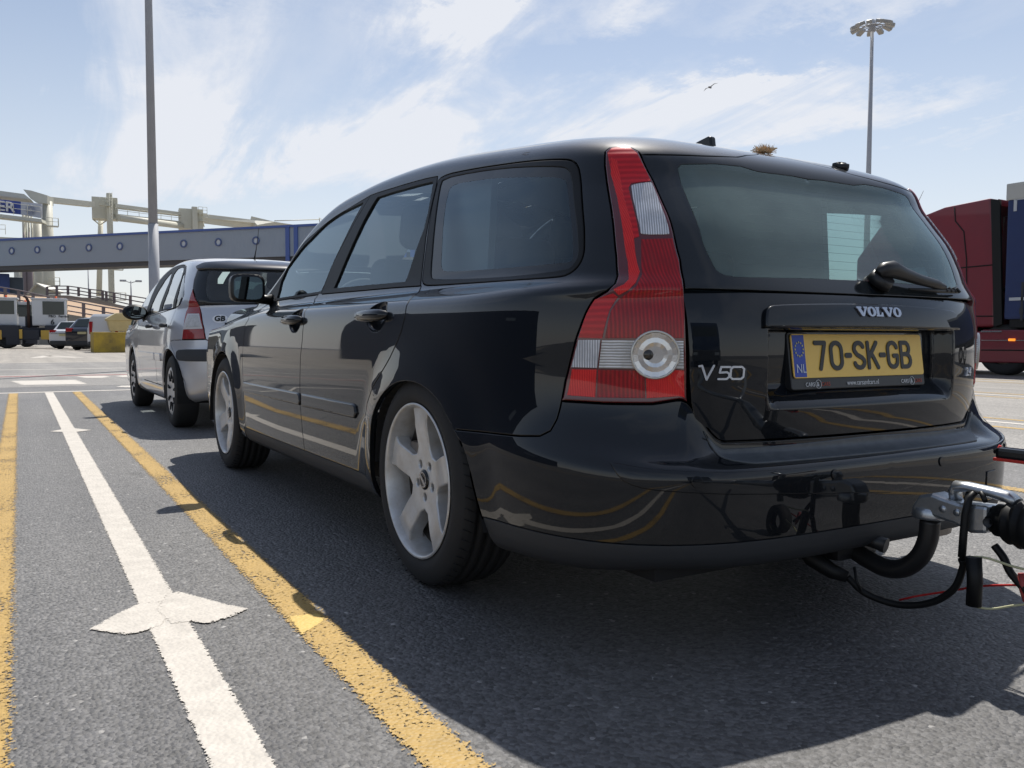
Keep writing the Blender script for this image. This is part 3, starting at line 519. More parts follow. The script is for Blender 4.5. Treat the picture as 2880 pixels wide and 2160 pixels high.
# --- quarter window
QG = chaikin(TR['qglass'], (), 1); QC = chaikin(TR['qclear'], (), 2)
qs = others(panel('quarter_window', QS, fS, nS, BLK, car, holes=[QG], step=.03, off=.001, mirror='other', bev=.003), car)
others(panel('window_border', QG, fS, nS, FRIT, qs[0], holes=[QC], step=.03, off=-.002, gap=-.001, bev=0, depth=.001, mirror='other'), qs[1])
others(panel('window_glass', QC, fS, nS, GL_SIDE, qs[0], step=.05, off=-.0025, gap=-.001, bev=0, depth=.001, mirror='other'), qs[1])
panel('windscreen', WS, fS, nS, glass('windscreen glass', (.86, .92, .90), 0, fk=1.1), car, step=.06, gap=0, bev=0, depth=.002, mirror='join', free=lambda s, t: t > 33.9)
# --- tailgate
_t = np.linspace(12.4, 22, 200); _p = fS(np.full_like(_t, SMV), _t)
TZ = np.concatenate([[.46, .52, .58, .62], _p[:, 2]]); TYv = np.concatenate([[-.918, -.928, -.934, -.937], _p[:, 1]])
_o = np.argsort(TZ); TZ = TZ[_o]; TYv = TYv[_o]
_k = np.ones(9)/9; _zz = np.linspace(.46, .95, 99); _yy = np.interp(_zz, TZ, TYv); _yp = np.pad(_yy, 4, mode='edge'); _yy = np.convolve(_yp, _k, 'valid')
def sm_(x, a, b): t = np.clip((x-a)/(b-a), 0, 1); return t*t*(3-2*t)
def Ty(x, z, rec=True):
    x = np.asarray(x, float); z = np.asarray(z, float)
    yr = np.interp(z, _zz, _yy); n = 3.15; L = V.yc-yr; w = .868
    y = V.yc-L*(1-np.minimum(np.abs(x)/w, .99)**n)**(1/n)
    if rec: y = y+.052*(1-sm_(np.abs(x), .335, .372))*sm_(z, .578, .640)*(1-sm_(z, .770, .7735))
    return y
fT = lambda x, z: np.stack([np.asarray(x, float), Ty(x, z), np.asarray(z, float)], -1)
def nT(x, z, rec=True):
    e = 1.5e-3; gx = (Ty(x+e, z, rec)-Ty(x-e, z, rec))/(2*e); gz = (Ty(x, z+e, rec)-Ty(x, z-e, rec))/(2*e)
    n = np.stack([gx, -np.ones_like(gx), gz], -1); return n/np.linalg.norm(n, axis=-1, keepdims=True)
fT0 = lambda x, z: np.stack([np.asarray(x, float), Ty(x, z, False), np.asarray(z, float)], -1)
nT0 = lambda x, z: nT(x, z, False)
half = [(0, .4835), (-.30, .4845), (-.46, .487), (-.497, .4925), (-.520, .508), (-.537, .532), (-.551, .565), (-.5605, .60), (-.5665, .66), (-.5695, .75), (-.5705, .83), (-.5695, .8615)]
TG = half+[(-x, z) for x, z in half[::-1]][:-1]
_ext = []
tail = panel('tailgate', TG, fT, nT, PAINT, car, step=.011, tk=1., edge=.011, depth=.02, gap=.0022, extra=[[(-x_, z0_), (x_, z0_)] for x_ in (.38,) for z0_ in (.570, .5775, .590, .602, .614, .628, .641, .7695, .7738)]+[[(x_, .5775), (x_, .7695)] for x_ in (-.3725, -.363, -.3535, -.344, -.3345, .3345, .344, .3535, .363, .3725)])
def slab(nm, loop, off, m, par, f=None, n=None, step=.02, bev=.002, depth=.01, holes=()):
    return panel(nm, loop, f or fT0, n or nT0, m, par, step=step, tk=1., off=off, gap=0, bev=bev, depth=depth, holes=holes)
slab('handle_trim', chaikin([(-.383, .774), (-.381, .800), (-.372, .822), (-.340, .8295), (0, .838), (.340, .8295), (.372, .822), (.381, .800), (.383, .774), (0, .7765)], (0, 8, 9), 2), .013, PAINT, tail, bev=.006, depth=.024)
#slab('number_lamp_recess', [(-.20, .762), (.20, .762), (.20, .772), (-.20, .772)], -.040, DARK, tail)
others_tail = panel('window_border', GL, fS, nS, FRIT, tail, holes=[[ (SMV+.05, 0)]+[(a, b) for a, b in TR['bclear']][0:0]] if False else [[(SMV+.02, TR['bclear'][0][1])]+TR['bclear'][1:-1]+[(SMV+.02, TR['bclear'][-1][1])]], step=.03, mirror='join', gap=.002, free=lambda s, t: s >= SMV-1e-3)
panel('rear_window', [(SMV, TR['bclear'][0][1])]+TR['bclear'][1:-1]+[(SMV, TR['bclear'][-1][1])], fS, nS, GL_REAR, tail, step=.045, off=-.001, gap=-.001, bev=0, depth=.001, mirror='join', free=lambda s, t: s >= SMV-1e-3)
# heater lines in the rear window
m = MB()
for i in range(11):
    z = .93+i*.0225
    pts = []
    for x in np.linspace(-.43+.006*i, .43-.006*i, 24):
        s = sx_of(V, abs(x)) ; s = s if x < 0 else 2*SMV-s
        P = fS(s, ts(V, min(s, 2*SMV-s), z, 17)); N_ = nS(np.array([s]), np.array([ts(V, min(s, 2*SMV-s), z, 17)]))[0]; pts.append(tuple(P-N_*.004))
    m.tube(pts, .00035, n=4)
m.build('heater_lines', mat('heater line', (.02, .012, .008), .6), tail)
def put(V2, f, n, off, u0, w0, ux=(1, 0), uz=(0, 1)):
    """lay lettering (local x, y, depth z) on a surface f(a,b)"""
    a = u0+V2[:, 0]*ux[0]+V2[:, 1]*uz[0]; b = w0+V2[:, 0]*ux[1]+V2[:, 1]*uz[1]
    return f(a, b)+n(a, b)*(off+V2[:, 2:3])
# slab serif maker's name: outlines in a unit box
def glyph(name):
    if name == 'V': return [[(0, 1), (.46, 1), (.46, .84), (.39, .82), (.58, .34), (.74, .82), (.66, .84), (.66, 1), (1, 1), (1, .84), (.94, .82), (.62, 0), (.42, 0), (.06, .82), (0, .84)]], []
    if name == 'L': return [[(0, 1), (.52, 1), (.52, .86), (.42, .84), (.42, .16), (.62, .18), (.74, .44), (.90, .44), (.90, 0), (0, 0), (0, .14), (.10, .16), (.10, .84), (0, .86)]], []
    o = [(.5+.5*math.cos(a), .5+.52*math.sin(a)) for a in np.linspace(0, 2*math.pi, 33)[:-1]]; i = [(.5+.17*math.cos(a), .5+.36*math.sin(a)) for a in np.linspace(0, 2*math.pi, 25)[:-1]]
    return [o], [i]
m = bmesh.new(); VV_ = []; FF_ = []
x = -.084; wds = {'V': .041, 'O': .034, 'L': .031}
for ch in 'VOLVO':
    g, h = glyph(ch); w = wds[ch]; hh = .0225
    loops = [g[0]]+h; pts = [p for l in loops for p in l]; ed = []; b0 = 0
    for l in loops: ed += [(b0+i, b0+(i+1) % len(l)) for i in range(len(l))]; b0 += len(l)
    r = delaunay_2d_cdt([Vector(p) for p in pts], ed, [], 0, 1e-6)
    vv = [(v.x, v.y) for v in r[0]]; n0 = len(VV_)
    tri = [f for f in r[2] if inpoly([np.mean([vv[i] for i in f], 0)], g[0])[0] and not any(inpoly([np.mean([vv[i] for i in f], 0)], q)[0] for q in h)]
    for zz in (.004, 0): VV_ += [(x+a*w, b*hh, zz) for a, b in vv]
    k = len(vv); FF_ += [[n0+i for i in f] for f in tri]
    for a, b in r[1]:
        FF_.append([n0+a, n0+b, n0+k+b, n0+k+a]) if any((a in f and b in f) for f in tri) and sum((a in f and b in f) for f in tri) == 1 else None
    x += w-.0012
P = put(np.array(VV_), fT0, nT0, .0135, 0, .803)
o = mesh_obj('maker_lettering', P, FF_, mat('silver lettering', (.50, .52, .58), .25, .75), tail)
BADGE = mat('bright badge', (.70, .72, .76), .22, .35)
MODEL = 1
Vt, Ft = text_data('2.4', .034, .0016, .0006, 1.15); P = put(Vt, fT0, nT0, .002, .452, .644); mesh_obj('engine_lettering', P, Ft, BADGE, tail)
# --- number plate
PLC = np.array([0, -.893, .7067]); tl = .1446
fP = lambda a, b: np.stack([np.asarray(a, float), PLC[1]+np.asarray(b, float)*math.sin(tl), PLC[2]+np.asarray(b, float)*math.cos(tl)], -1)
nP = lambda a, b: np.tile(np.array([0, -math.cos(tl), math.sin(tl)]), (len(np.atleast_1d(a)), 1))
def rrect(x0, z0, x1, z1, r, k=5):
    o = []
    for cx, cz, a0 in ((x1-r, z1-r, 0), (x0+r, z1-r, 90), (x0+r, z0+r, 180), (x1-r, z0+r, 270)):
        o += [(cx+r*math.cos(R(a0+90*i/k)), cz+r*math.sin(R(a0+90*i/k))) for i in range(k+1)]
    return o
def flat(nm, loop, off, m, par, depth=.002, holes=(), bev=.0006): return panel(nm, loop, fP, nP, m, par, step=.04, tk=1., off=off, gap=0, bev=bev, depth=depth, holes=holes, edge=.01)
flat('plate_holder', rrect(-.267, -.084, .267, .061, .008), -.004, mat('plate holder plastic', (.022, .024, .028), .4), tail, depth=.03, bev=.003)
flat('number_plate', rrect(-.26, -.055, .26, .055, .008), .0005, mat('yellow plate', (.95, .62, .13), .38, var=(60, .15, (.8, .5, .1))), tail)
flat('country_band', [(-.256, -.0525), (-.2135, -.0525), (-.2135, .0525), (-.256, .0525)], .0012, mat('blue plate band', (.012, .055, .42), .35), tail, depth=.0008)
def strokes(nm, lines, w, off, hgt, m, par, f=fP, n=nP, ox=0, oz=0, sx=1, sz_=1):
    Vs = []; Fs = []
    for L in lines:
        for (x0, z0), (x1, z1) in zip(L, L[1:]):
            d = math.hypot(x1-x0, z1-z0) or 1e-6; ux, uz = (x1-x0)/d, (z1-z0)/d; k = 8; o = []
            for i in range(k+1):
                a = math.pi/2+math.pi*i/k; o.append((x0+w/2*(ux*math.cos(a)-uz*math.sin(a)), z0+w/2*(uz*math.cos(a)+ux*math.sin(a))))
            for i in range(k+1):
                a = -math.pi/2+math.pi*i/k; o.append((x1+w/2*(ux*math.cos(a)-uz*math.sin(a)), z1+w/2*(uz*math.cos(a)+ux*math.sin(a))))
            n0 = len(Vs); q = len(o); hh = hgt+random.uniform(0, .00006)
            Vs += [(ox+a*sx, oz+b*sz_, hh) for a, b in o]+[(ox+a*sx, oz+b*sz_, 0) for a, b in o]
            Fs.append([n0+i for i in range(q)]); Fs += [[n0+i, n0+q+i, n0+q+(i+1) % q, n0+(i+1) % q] for i in range(q)]
    Vs = np.array(Vs); P = f(Vs[:, 0], Vs[:, 1])+n(Vs[:, 0], Vs[:, 1])*(off+Vs[:, 2:3]); return mesh_obj(nm, P, Fs, m, par)
def arc(cx, cz, rx, rz, a0, a1, n=12): return [(cx+rx*math.cos(R(a0+(a1-a0)*i/n)), cz+rz*math.sin(R(a0+(a1-a0)*i/n))) for i in range(n+1)]
CH = {'7': ([[(0, 1), (1, 1), (.42, 0)]], 1), '0': ([arc(.5, .72, .5, .28, 0, 180)+[(0, .28)]+arc(.5, .28, .5, .28, 180, 360)+[(1, .72)]], 1),
 'S': ([arc(.5, .76, .46, .24, 20, 180, 8)+[(.06, .68), (.3, .52), (.78, .40), (.98, .28)]+arc(.5, .24, .49, .24, 0, -165, 8)], 1),
 'K': ([[(0, 0), (0, 1)], [(.02, .38), (.95, 1)], [(.33, .60), (1, 0)]], 1), 'G': ([arc(.5, .74, .5, .26, 15, 180, 9)+[(0, .26)]+arc(.5, .26, .5, .26, 180, 360, 9)+[(1, .46), (.62, .46)]], 1),
 'B': ([[(0, 0), (0, 1), (.5, 1)]+arc(.55, .76, .36, .24, 90, -90, 7)+[(0, .52)], [(.5, .52)]+arc(.55, .26, .45, .26, 90, -90, 8)+[(0, 0)]], 1), '-': ([[(0, .5), (.55, .5)]], .55)}
for L_ in ([[(-.545, .686), (-.539, .687), (-.528, .655), (-.512, .687)]], [[(-.473, .684), (-.495, .684), (-.498, .671), (-.481, .672), (-.475, .668), (-.475, .661), (-.481, .656), (-.501, .656)]], [[(-.466, .684), (-.444, .684), (-.438, .679), (-.439, .661), (-.445, .656), (-.467, .656), (-.472, .661), (-.471, .679), (-.466, .684)]]):
    strokes('model_character', L_, .0046, .0015, .0022, BADGE, tail, f=fT0, n=nT0)
CP = mat('black plate characters', (.012, .012, .013), .4)
xs = -.176
for c, w, adv in (('7', .036, .058), ('0', .040, .059), ('-', .026, .030), ('S', .040, .057), ('K', .037, .051), ('-', .026, .031), ('G', .038, .056), ('B', .038, .05)):
    strokes('plate_character', CH[c][0], .0125/.9 if c != '-' else .0135, .0012, .0018, CP, tail, ox=xs, oz=-.0325, sx=1, sz_=1) if False else None
    L = [[(xs+a*w, -.0325+b*.065) for a, b in l] for l in CH[c][0]]
    strokes('plate_character', L, .0118 if c != '-' else .0135, .0012, .0018, CP, tail); xs += adv
WHT = mat('white print', (.72, .74, .76), .5); RED = mat('red print', (.42, .06, .03), .5)
def ptext(s, size, x, z, m, sx=1., name='print', off=.0015, al='LEFT'):
    Vt, Ft = text_data(s, size, .0002, 0, sx, al); P = fP(x+Vt[:, 0], z+Vt[:, 1])+nP(Vt[:, 0], Vt[:, 1])*(off+Vt[:, 2:3]); return mesh_obj(name, P, Ft, m, tail)
ptext('NL', .032, -.251, -.042, mat('white reflective', (.62, .68, .78), .4), .88, 'country_letters', .0025)
m = MB()
for i in range(12):
    a = 2*math.pi*i/12; cx, cz = -.235+.0145*math.cos(a), .017+.0175*math.sin(a); Q = [fP(cx+.0024*math.cos(b), cz+.0026*math.sin(b))+np.array([0, -.0026, 0]) for b in np.linspace(0, 2*math.pi, 11)[:-1]]
    m.poly([tuple(q) for q in Q])
m.build('star_ring', mat('yellow stars', (.6, .55, .2), .5), tail)
for xo in (-.218, .160):
    ptext('CARS', .0145, xo, -.0762, WHT, .95, 'holder_print', -.002); ptext('CARS', .0145, xo+.058, -.0762, RED, .95, 'holder_print', -.002)
    ptext('&', .0165, xo+.0405, -.0765, WHT, .9, 'holder_print', -.002)
    m = MB(); m.tube([tuple(fP(xo+.046+.0105*math.cos(a), -.0712+.0105*math.sin(a))+np.array([0, .001, 0])) for a in np.linspace(0, 2*math.pi, 25)], .0006, n=5, caps=False); m.build('holder_print', WHT, tail)
ptext('www.carsandcars.nl', .0185, -.062, -.0762, WHT, .86, 'holder_print', -.002)
# --- rear wiper
def surf_pt(x, z, off):
    s = sx_of(V, abs(x)); tt = ts(V, s, z, 15); s2 = s if x < 0 else 2*SMV-s; N_ = nS(np.array([s2]), np.array([tt]))[0]; return fS(s2, tt)+N_*off
WP = mat('matt black wiper', (.014, .014, .015), .42, bump=(300, .1, .0005))
m = MB(); a = [surf_pt(x, z, o) for x, z, o in ((.070, .893, .004), (.072, .898, .030))]; m.tube(a, [.034, .030], n=28); 
m.tube([surf_pt(x, z, o) for x, z, o in ((.045, .900, .030), (.065, .908, .040), (.10, .910, .042), (.15, .903, .036), (.22, .893, .030), (.30, .886, .026), (.345, .883, .020), (.36, .883, .014))], [.012, .020, .023, .018, .0145, .013, .009, .004], n=18)
wa = m.build('wiper_arm', WP, tail)
m = MB(); m.tube([surf_pt(x, z, o) for x, z, o in ((.18, .877, .012), (.30, .874, .016), (.40, .876, .016), (.445, .878, .010))], [.003, .006, .006, .003], n=8)
for x in np.linspace(.35, .42, 4): m.tube([surf_pt(x, .884, .020), surf_pt(x+.004, .872, .020)], .004, n=6)
m.build('wiper_blade', WP, tail)
m = MB(); p0 = surf_pt(0, 1.262, .0)
wx, wy, wz = (0.2673, -0.6, 1.2676)
m.tube([(wx-.012, wy-.0, wz+.002), (wx+.004, wy-.03, wz-.004)], [.014, .010], n=14); m.box((wx, wy, wz+.004), (.034, .03, .022), bev=.007); m.build('washer_jet', WP, tail)
# --- tail lamps
def lensmat(name, base, wave, scale, c2, rough=.08, rot=(0, 0, 0), bump=.3):
    mm = bpy.data.materials.new(name); mm.use_nodes = True; t = mm.node_tree; b = t.nodes['Principled BSDF']
    b.inputs['Roughness'].default_value = .5; b.inputs['Specular IOR Level'].default_value = .1; b.inputs['Coat Weight'].default_value = .8; b.inputs['Coat Roughness'].default_value = .015
    g = nd(t, 'ShaderNodeTexCoord'); mp = nd(t, 'ShaderNodeMapping'); mp.inputs['Rotation'].default_value = rot; ln(t, g.outputs['Object'], mp.inputs[0])
    w = nd(t, 'ShaderNodeTexWave', wave_type='BANDS', bands_direction=wave, ins={'Scale': scale, 'Distortion': .6, 'Detail': 1}); ln(t, mp.outputs[0], w.inputs[0])
    n = nd(t, 'ShaderNodeTexNoise', ins={'Scale': 26, 'Detail': 3}); ln(t, mp.outputs[0], n.inputs['Vector'])
    ml = nd(t, 'ShaderNodeMath', operation='MULTIPLY'); ln(t, w.outputs[1], ml.inputs[0]); ln(t, n.outputs[0], ml.inputs[1])
    x = nd(t, 'ShaderNodeMix', data_type='RGBA'); x.inputs[6].default_value = (*base, 1); x.inputs[7].default_value = (*c2, 1)
    rm = nd(t, 'ShaderNodeMapRange', ins={1: .1, 2: .55}); ln(t, ml.outputs[0], rm.inputs[0]); ln(t, rm.outputs[0], x.inputs['Factor']); ln(t, x.outputs[2], b.inputs['Base Color'])
    bp = nd(t, 'ShaderNodeBump', ins={'Strength': bump, 'Distance': .002}); ln(t, w.outputs[1], bp.inputs['Height']); ln(t, bp.outputs[0], b.inputs['Normal']); return mm
L_RED = lensmat('red lens', (.46, .004, .010), 'Z', 22, (.66, .010, .018))
L_DRED = lensmat('deep red lens', (.24, .002, .006), 'X', 44, (.44, .006, .012))
L_BR = lensmat('bright red reflector', (.66, .010, .012), 'X', 90, (.85, .035, .03))
L_CLR = lensmat('clear fluted lens', (.36, .37, .40), 'X', 55, (.85, .86, .9), rot=(0, 0, R(30)))
L_CLZ = lensmat('clear ribbed lens', (.36, .35, .33), 'Z', 48, (.9, .9, .92))
FACET = mat('faceted reflector', (.55, .55, .56), .16, .85, coat=1, bump=(30, .12, .003))
L_DK = mat('dark lamp edge', (.10, .004, .008), .15, coat=1)
def rt_(l): return l
ln_loop = lamp
lp = others(panel('tail_lamp', lamp, fS, nS, L_DK, car, step=.018, mirror='other', off=.004, gap=.0025, bev=.004), car)
def lseg(nm, loop, m, off, **k): return others(panel(nm, loop, fS, nS, m, lp[0], step=.015, mirror='other', off=off+.003, gap=.0005, bev=.0008, depth=.002, **k), lp[1])
def LA(pts): return [tuple(p) for p in pts]
LZ = TR['lz']
lseg('upper_red_lens', LZ['up'], L_RED, .0022)
lseg('brake_red_lens', LZ['mid'], L_DRED, .0022)
lseg('side_red_lens', LZ['side'], L_BR, .0026)
lseg('shoulder_red_lens', LZ['sh'], L_RED, .0022)
lseg('clear_upper_lens', chaikin(LZ['clr'], (), 1), L_CLR, .0034)
lseg('indicator_lens', LZ['bandl'], L_CLR, .0028)
lseg('reversing_lens', LZ['bandr'], L_CLZ, .0028)
lseg('fog_lens', LZ['lowl'], L_BR, .0028)
lseg('lower_mid_lens', LZ['lowm'], L_DRED, .0024)
lseg('lower_inner_lens', LZ['lowr'], L_BR, .0028)
for (k_, par) in ((0, lp[0]), (1, lp[1])):
    s0, t0 = TR['lamp_circle_c'][0]; P0 = fS(s0, t0); N0 = nS(np.array([s0]), np.array([t0]))[0]
    if k_: P0 = P0*np.array([-1, 1, 1]); N0 = N0*np.array([-1, 1, 1])
    Nv = Vector(N0.tolist()); q = Nv.to_track_quat('X', 'Z').to_matrix().to_4x4(); MM = Matrix.Translation(Vector(P0.tolist())+Nv*.0060) @ q
    m = MB(); m.lathe([(-.012, .0565), (.002, .0565), (.0035, .0545), (.003, .0510), (-.002, .050)], 48, MM); m.build('round_lamp_ring', mat('satin ring', (.60, .58, .54), .25, .6), par)
    m = MB(); m.lathe([(.0030, .0510), (.0012, .040), (.0022, .029), (.0006, .020), (.0004, .001)], 18, MM, sm=False); m.lathe([(.0008, .012), (.004, .0095), (.0045, .0005)], 24, MM @ Matrix.Translation((0, -.016, 0)), mi=1); m.build('round_lamp_reflector', [FACET, mat('lamp bulb socket', (.08, .075, .07), .2, .8)], par)
# --- door mirrors
for sg in (-1, 1):
    c = Vector((sg*.885, 2.02, .991)); m = MB()
    b = bmesh.new(); bmesh.ops.create_cube(b, size=1); bmesh.ops.subdivide_edges(b, edges=b.edges[:], cuts=5, use_grid_fill=True)
    for v in b.verts:
        p = v.co*2; u, w_, h = p.x, p.y, p.z
        r = (abs(u)**4.5+abs(h)**4.5)**(1/4.5) or 1e-6; l = max(abs(u), abs(h)) or 1e-6; u, h = u*l/r, h*l/r
        k = 1 if w_ < 0 else 1-.35*(w_**2); v.co = (u*.5*k, w_*.5, h*.5*k)
    for f in b.faces: f.smooth = True
    m.add(b, Matrix.Translation(c) @ Matrix.Diagonal((.165, .11, .138, 1)))
    m.tube([(sg*.83, 2.03, .945), (sg*.78, 2.06, .94), (sg*.735, 2.08, .94)], [.026, .024, .03], n=12)
    mo = m.build('door_mirror', mat('textured mirror housing', (.012, .012, .013), .38), (fdo[0] if sg < 0 else fdo[1]))
    m = MB(); lpz = [(c.x+.070*math.copysign(abs(math.cos(a))**.45, math.cos(a)), c.z+.056*math.copysign(abs(math.sin(a))**.45, math.sin(a))) for a in np.linspace(0, 2*math.pi, 41)[:-1]]
    m.prism(lpz, c.y-.0568, c.y-.050, axis=1); m.build('mirror_glass', mat('mirror glass', (.15, .17, .18), .02, 1), (fdo[0] if sg < 0 else fdo[1]))
# --- aerial fin, underside, liners
m = MB(); m.prism([(-.345, 1.335), (-.338, 1.380), (-.325, 1.383), (-.28, 1.376), (-.19, 1.352)], -.012, .012, axis=0); m.build('roof_aerial', GLOSSBLK, car, bevel=.006)
m = MB(); m.box((0, 1.2, .24), (1.30, 4.1, .10)); m.box((0, -.72, .30), (1.0, .4, .14)); m.build('underbody', DARK, car)
AP = np.array([fS(a, b) for a, b in chaikin_open(arch, 1)])
for sg in (-1, 1):
    for q in (0, 1):
        pts = [(p[1], p[2]) for p in AP] if q == 0 else [(fyc+.385*math.cos(a), .28+.375*math.sin(a)) for a in np.linspace(-.1, math.pi+.1, 20)]
        m = MB()
        for a, b in zip(pts, pts[1:]): m.poly([(sg*.872, a[0], a[1]), (sg*.872, b[0], b[1]), (sg*.52, b[0], b[1]), (sg*.52, a[0], a[1])])
        m.poly([(sg*.53, a[0], a[1]) for a in pts]); m.build('wheel_arch_liner', DARK, car, norm=False)
# --- interior
m = MB(); m.box((0, .9, .36), (1.5, 3.0, .06)); m.box((0, -.35, .58), (1.3, .8, .10)); m.box((0, -.32, .872), (1.28, .80, .012)); m.build('cabin_floor', CLOTH, car)
m = MB(); m.box((0, 2.05, .80), (1.36, .42, .26), bev=.06); m.build('dashboard', CLOTH, car)
panel('headlining', [(-1.35, 27.5), (.42, 27.5), (1.0, 29.5), (SMV, 30), (SMV, NRV-1.01), (-1.35, NRV-1.01)], fS, nS, HEAD, car, step=.09, off=-.03, gap=0, bev=0, depth=.001, mirror='join', free=free)
def seat(x, y, z0, w, h, hr=True, tiltd=14, hz=0):
    T = Matrix.Rotation(R(tiltd), 4, 'X')
    m = MB(); m.box((x, y+.28, z0), (w, .5, .14), bev=.05, seg=4, sm=True); m.box((x, y, z0+h/2), (w, .13, h), bev=.055, tilt=T, seg=4, sm=True)
    if hr: m.box((x, y-.07-hz*.2, z0+h+.13+hz), (.26, .10, .19), bev=.045, tilt=T, seg=4, sm=True); m.tube([(x-.05, y-.03, z0+h-.02), (x-.05, y-.06, z0+h+.1)], .007); m.tube([(x+.05, y-.03, z0+h-.02), (x+.05, y-.06, z0+h+.1)], .007)
    return m.build('seat', CLOTH, car)
seat(-.37, 1.02, .56, .50, .52); seat(.37, 1.02, .56, .50, .52)
seat(0, .22, .56, 1.25, .42, False)
for x in (-.42, 0, .42):
    m = MB(); m.box((x, .13, 1.02), (.25, .10, .13), bev=.045, seg=4, sm=True); m.build('headrest', CLOTH, car)
m = MB()
m.tube([(-.37+.18*math.cos(a), 1.66+.05*math.sin(a), .86+.17*math.sin(a)) for a in np.linspace(0, 2*math.pi, 33)], .014, caps=False); m.box((-.37, 1.68, .86), (.12, .06, .1), bev=.02)
m.build('steering_wheel', CLOTH, car)
for sg in (-1, 1):
    m = MB(); m.prism([((.02 if sg < 0 else -.30), .9), (.36, .9), (.36, 1.30), ((-.02 if sg < 0 else -.27), 1.30)], sg*.60-.012, sg*.60+.012, axis=0); m.prism([(-.62, .88), (.02, .88), (.02, .945), (-.62, .945)], sg*.655-.01, sg*.655+.01, axis=0); m.build('pillar_trim_blind', HEAD, car)  # right side widened with an added blind that blocks light from the far window
# --- wheels
TREAD = mat('tyre tread', (.018, .018, .019), .85)
def tyre_mesh(name, par, rw, hw, rl, m=TYRE, flat_r=None, grooves=True):
    b = MB(); n = 96
    prof = [(-hw+.012, rl-.012), (-hw+.002, rl), (-hw-.004, rl+.012), (-hw-.0065, rl+(rw-rl)*.38), (-hw-.001, rl+(rw-rl)*.66), (-hw+.006, rl+(rw-rl)*.80), (-hw+.010, rl+(rw-rl)*.86), (-hw+.022, rw-.004), (-hw+.034, rw)]
    gr = []
    for gx in (-.052, -.018, .018, .052):
        g = gx*hw/.1; gr += [(g-.006, rw+.0005), (g-.004, rw-.007), (g+.004, rw-.007), (g+.006, rw+.0005)]
    prof = prof+(gr if grooves else [])+[(-x, r) for x, r in prof[::-1]]
    b.lathe(prof, n)
    o = b.build(name, m, par)
    return o
def alloy(loc, rot, par, parent_name='wheel'):
    star = []
    for k in range(5):
        a0 = math.pi/2+k*2*math.pi/5
        hw0, hw1 = .050, .042; r1 = .225
        ph = math.asin(hw1/r1)
        star.append(('i', a0-math.pi/5))
        star += [('p', a0, .098, -hw0*.80), ('p', a0, .14, -hw0*.83), ('p', a0, .185, -hw1*1.0), ('p', a0, r1-.004, -hw1*1.30), ('p', a0, r1, 0), ('p', a0, r1-.004, hw1*1.30), ('p', a0, .185, hw1), ('p', a0, .14, hw0*.83), ('p', a0, .098, hw0*.80)]
    out = []
    for q in star:
        if q[0] == 'i': out.append((.092*math.cos(q[1]), .092*math.sin(q[1])))
        else:
            _, a, r, w = q; ca, sa = math.cos(a), math.sin(a); out.append((r*ca-w*sa, r*sa+w*ca))
    out = [p for p in out]
    # order so that the outline runs once round the hub
    out.sort(key=lambda p: 0) 
    def fx(u, v):
        r = np.hypot(u, v); return np.stack([-.090+.018*sm_(r, .215, .06)*1.0+.004*sm_(r, .16, .22), u, v], -1)
    def nx(u, v):
        e = 1e-3; gu = (fx(u+e, v)[..., 0]-fx(u-e, v)[..., 0])/(2*e); gv = (fx(u, v+e)[..., 0]-fx(u, v-e)[..., 0])/(2*e)
        n = np.stack([-np.ones_like(gu), gu, gv], -1); return n/np.linalg.norm(n, axis=-1, keepdims=True)
    holes = []
    for k in range(5):
        a = math.pi/2+math.pi/5+k*2*math.pi/5; cx, cy = .054*math.cos(a), .054*math.sin(a)
        holes.append([(cx+.0115*math.cos(b), cy+.0115*math.sin(b)) for b in np.linspace(0, 2*math.pi, 15)[:-1]])
    w = panel('wheel', out, fx, nx, ALLOY, par, holes=holes, step=.012, tk=1., gap=0, bev=.006, depth=.038, edge=.012)
    w.location = loc; w.rotation_euler = rot
    b = MB(); b.lathe([(-.103, .2355), (-.106, .233), (-.106, .229), (-.101, .225), (-.094, .2215), (-.080, .2185), (-.055, .213), (-.030, .2105)], 96); b.build('rim_lip', [ALLOY], w)
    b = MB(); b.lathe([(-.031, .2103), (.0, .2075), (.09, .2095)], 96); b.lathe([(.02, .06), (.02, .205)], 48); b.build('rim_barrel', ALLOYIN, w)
    b = MB(); b.lathe([(-.03, .001), (-.03, .075), (-.02, .08), (-.02, .143), (-.005, .143), (-.005, .06)], 48)
    b.build('brake_disc', STEEL, w)
    b = MB(); b.box((-.035, .10, .05), (.05, .075, .11), bev=.012); b.build('brake_caliper', STEEL, w)
    for k in range(5):
        a = math.pi/2+math.pi/5+k*2*math.pi/5; b = MB(); b.lathe([(-.062, .0008), (-.062, .0075), (-.045, .0085), (-.045, .014)], 6, Matrix.Translation((0, .054*math.cos(a), .054*math.sin(a)))); b.build('wheel_bolt', STEEL, w)
    b = MB(); b.lathe([(-.0745, .0008), (-.078, .012), (-.0775, .026), (-.074, .031), (-.066, .0325)], 40); b.build('hub_cap', GLOSSBLK, w)
    b = MB(); b.lathe([(-.0788, .0245), (-.0795, .022), (-.0788, .0195)], 40); b.box((-.0792, 0, 0), (.0014, .052, .0115), tilt=Matrix.Rotation(R(38), 4, 'X')); b.box((-.0798, 0, 0), (.001, .038, .006), tilt=Matrix.Rotation(R(38), 4, 'X'))
    b.build('hub_emblem', mat('badge silver', (.4, .4, .42), .25, .9), w)
    tyre_mesh('tyre', w, .3185, .101, .236)
    # sipes across the shoulder
    b = MB()
    for k in range(64):
        a = 2*math.pi*k/64
        for sgn in (-1,):
            c0, c1 = a, a+.05
            for x0, x1, rr in ((sgn*.097, sgn*.060, .3125),):
                b.tube([(x0, (rr)*math.cos(c0), (rr)*math.sin(c0)), (x1, .3185*math.cos(c1), .3185*math.sin(c1))], .0016, n=4)
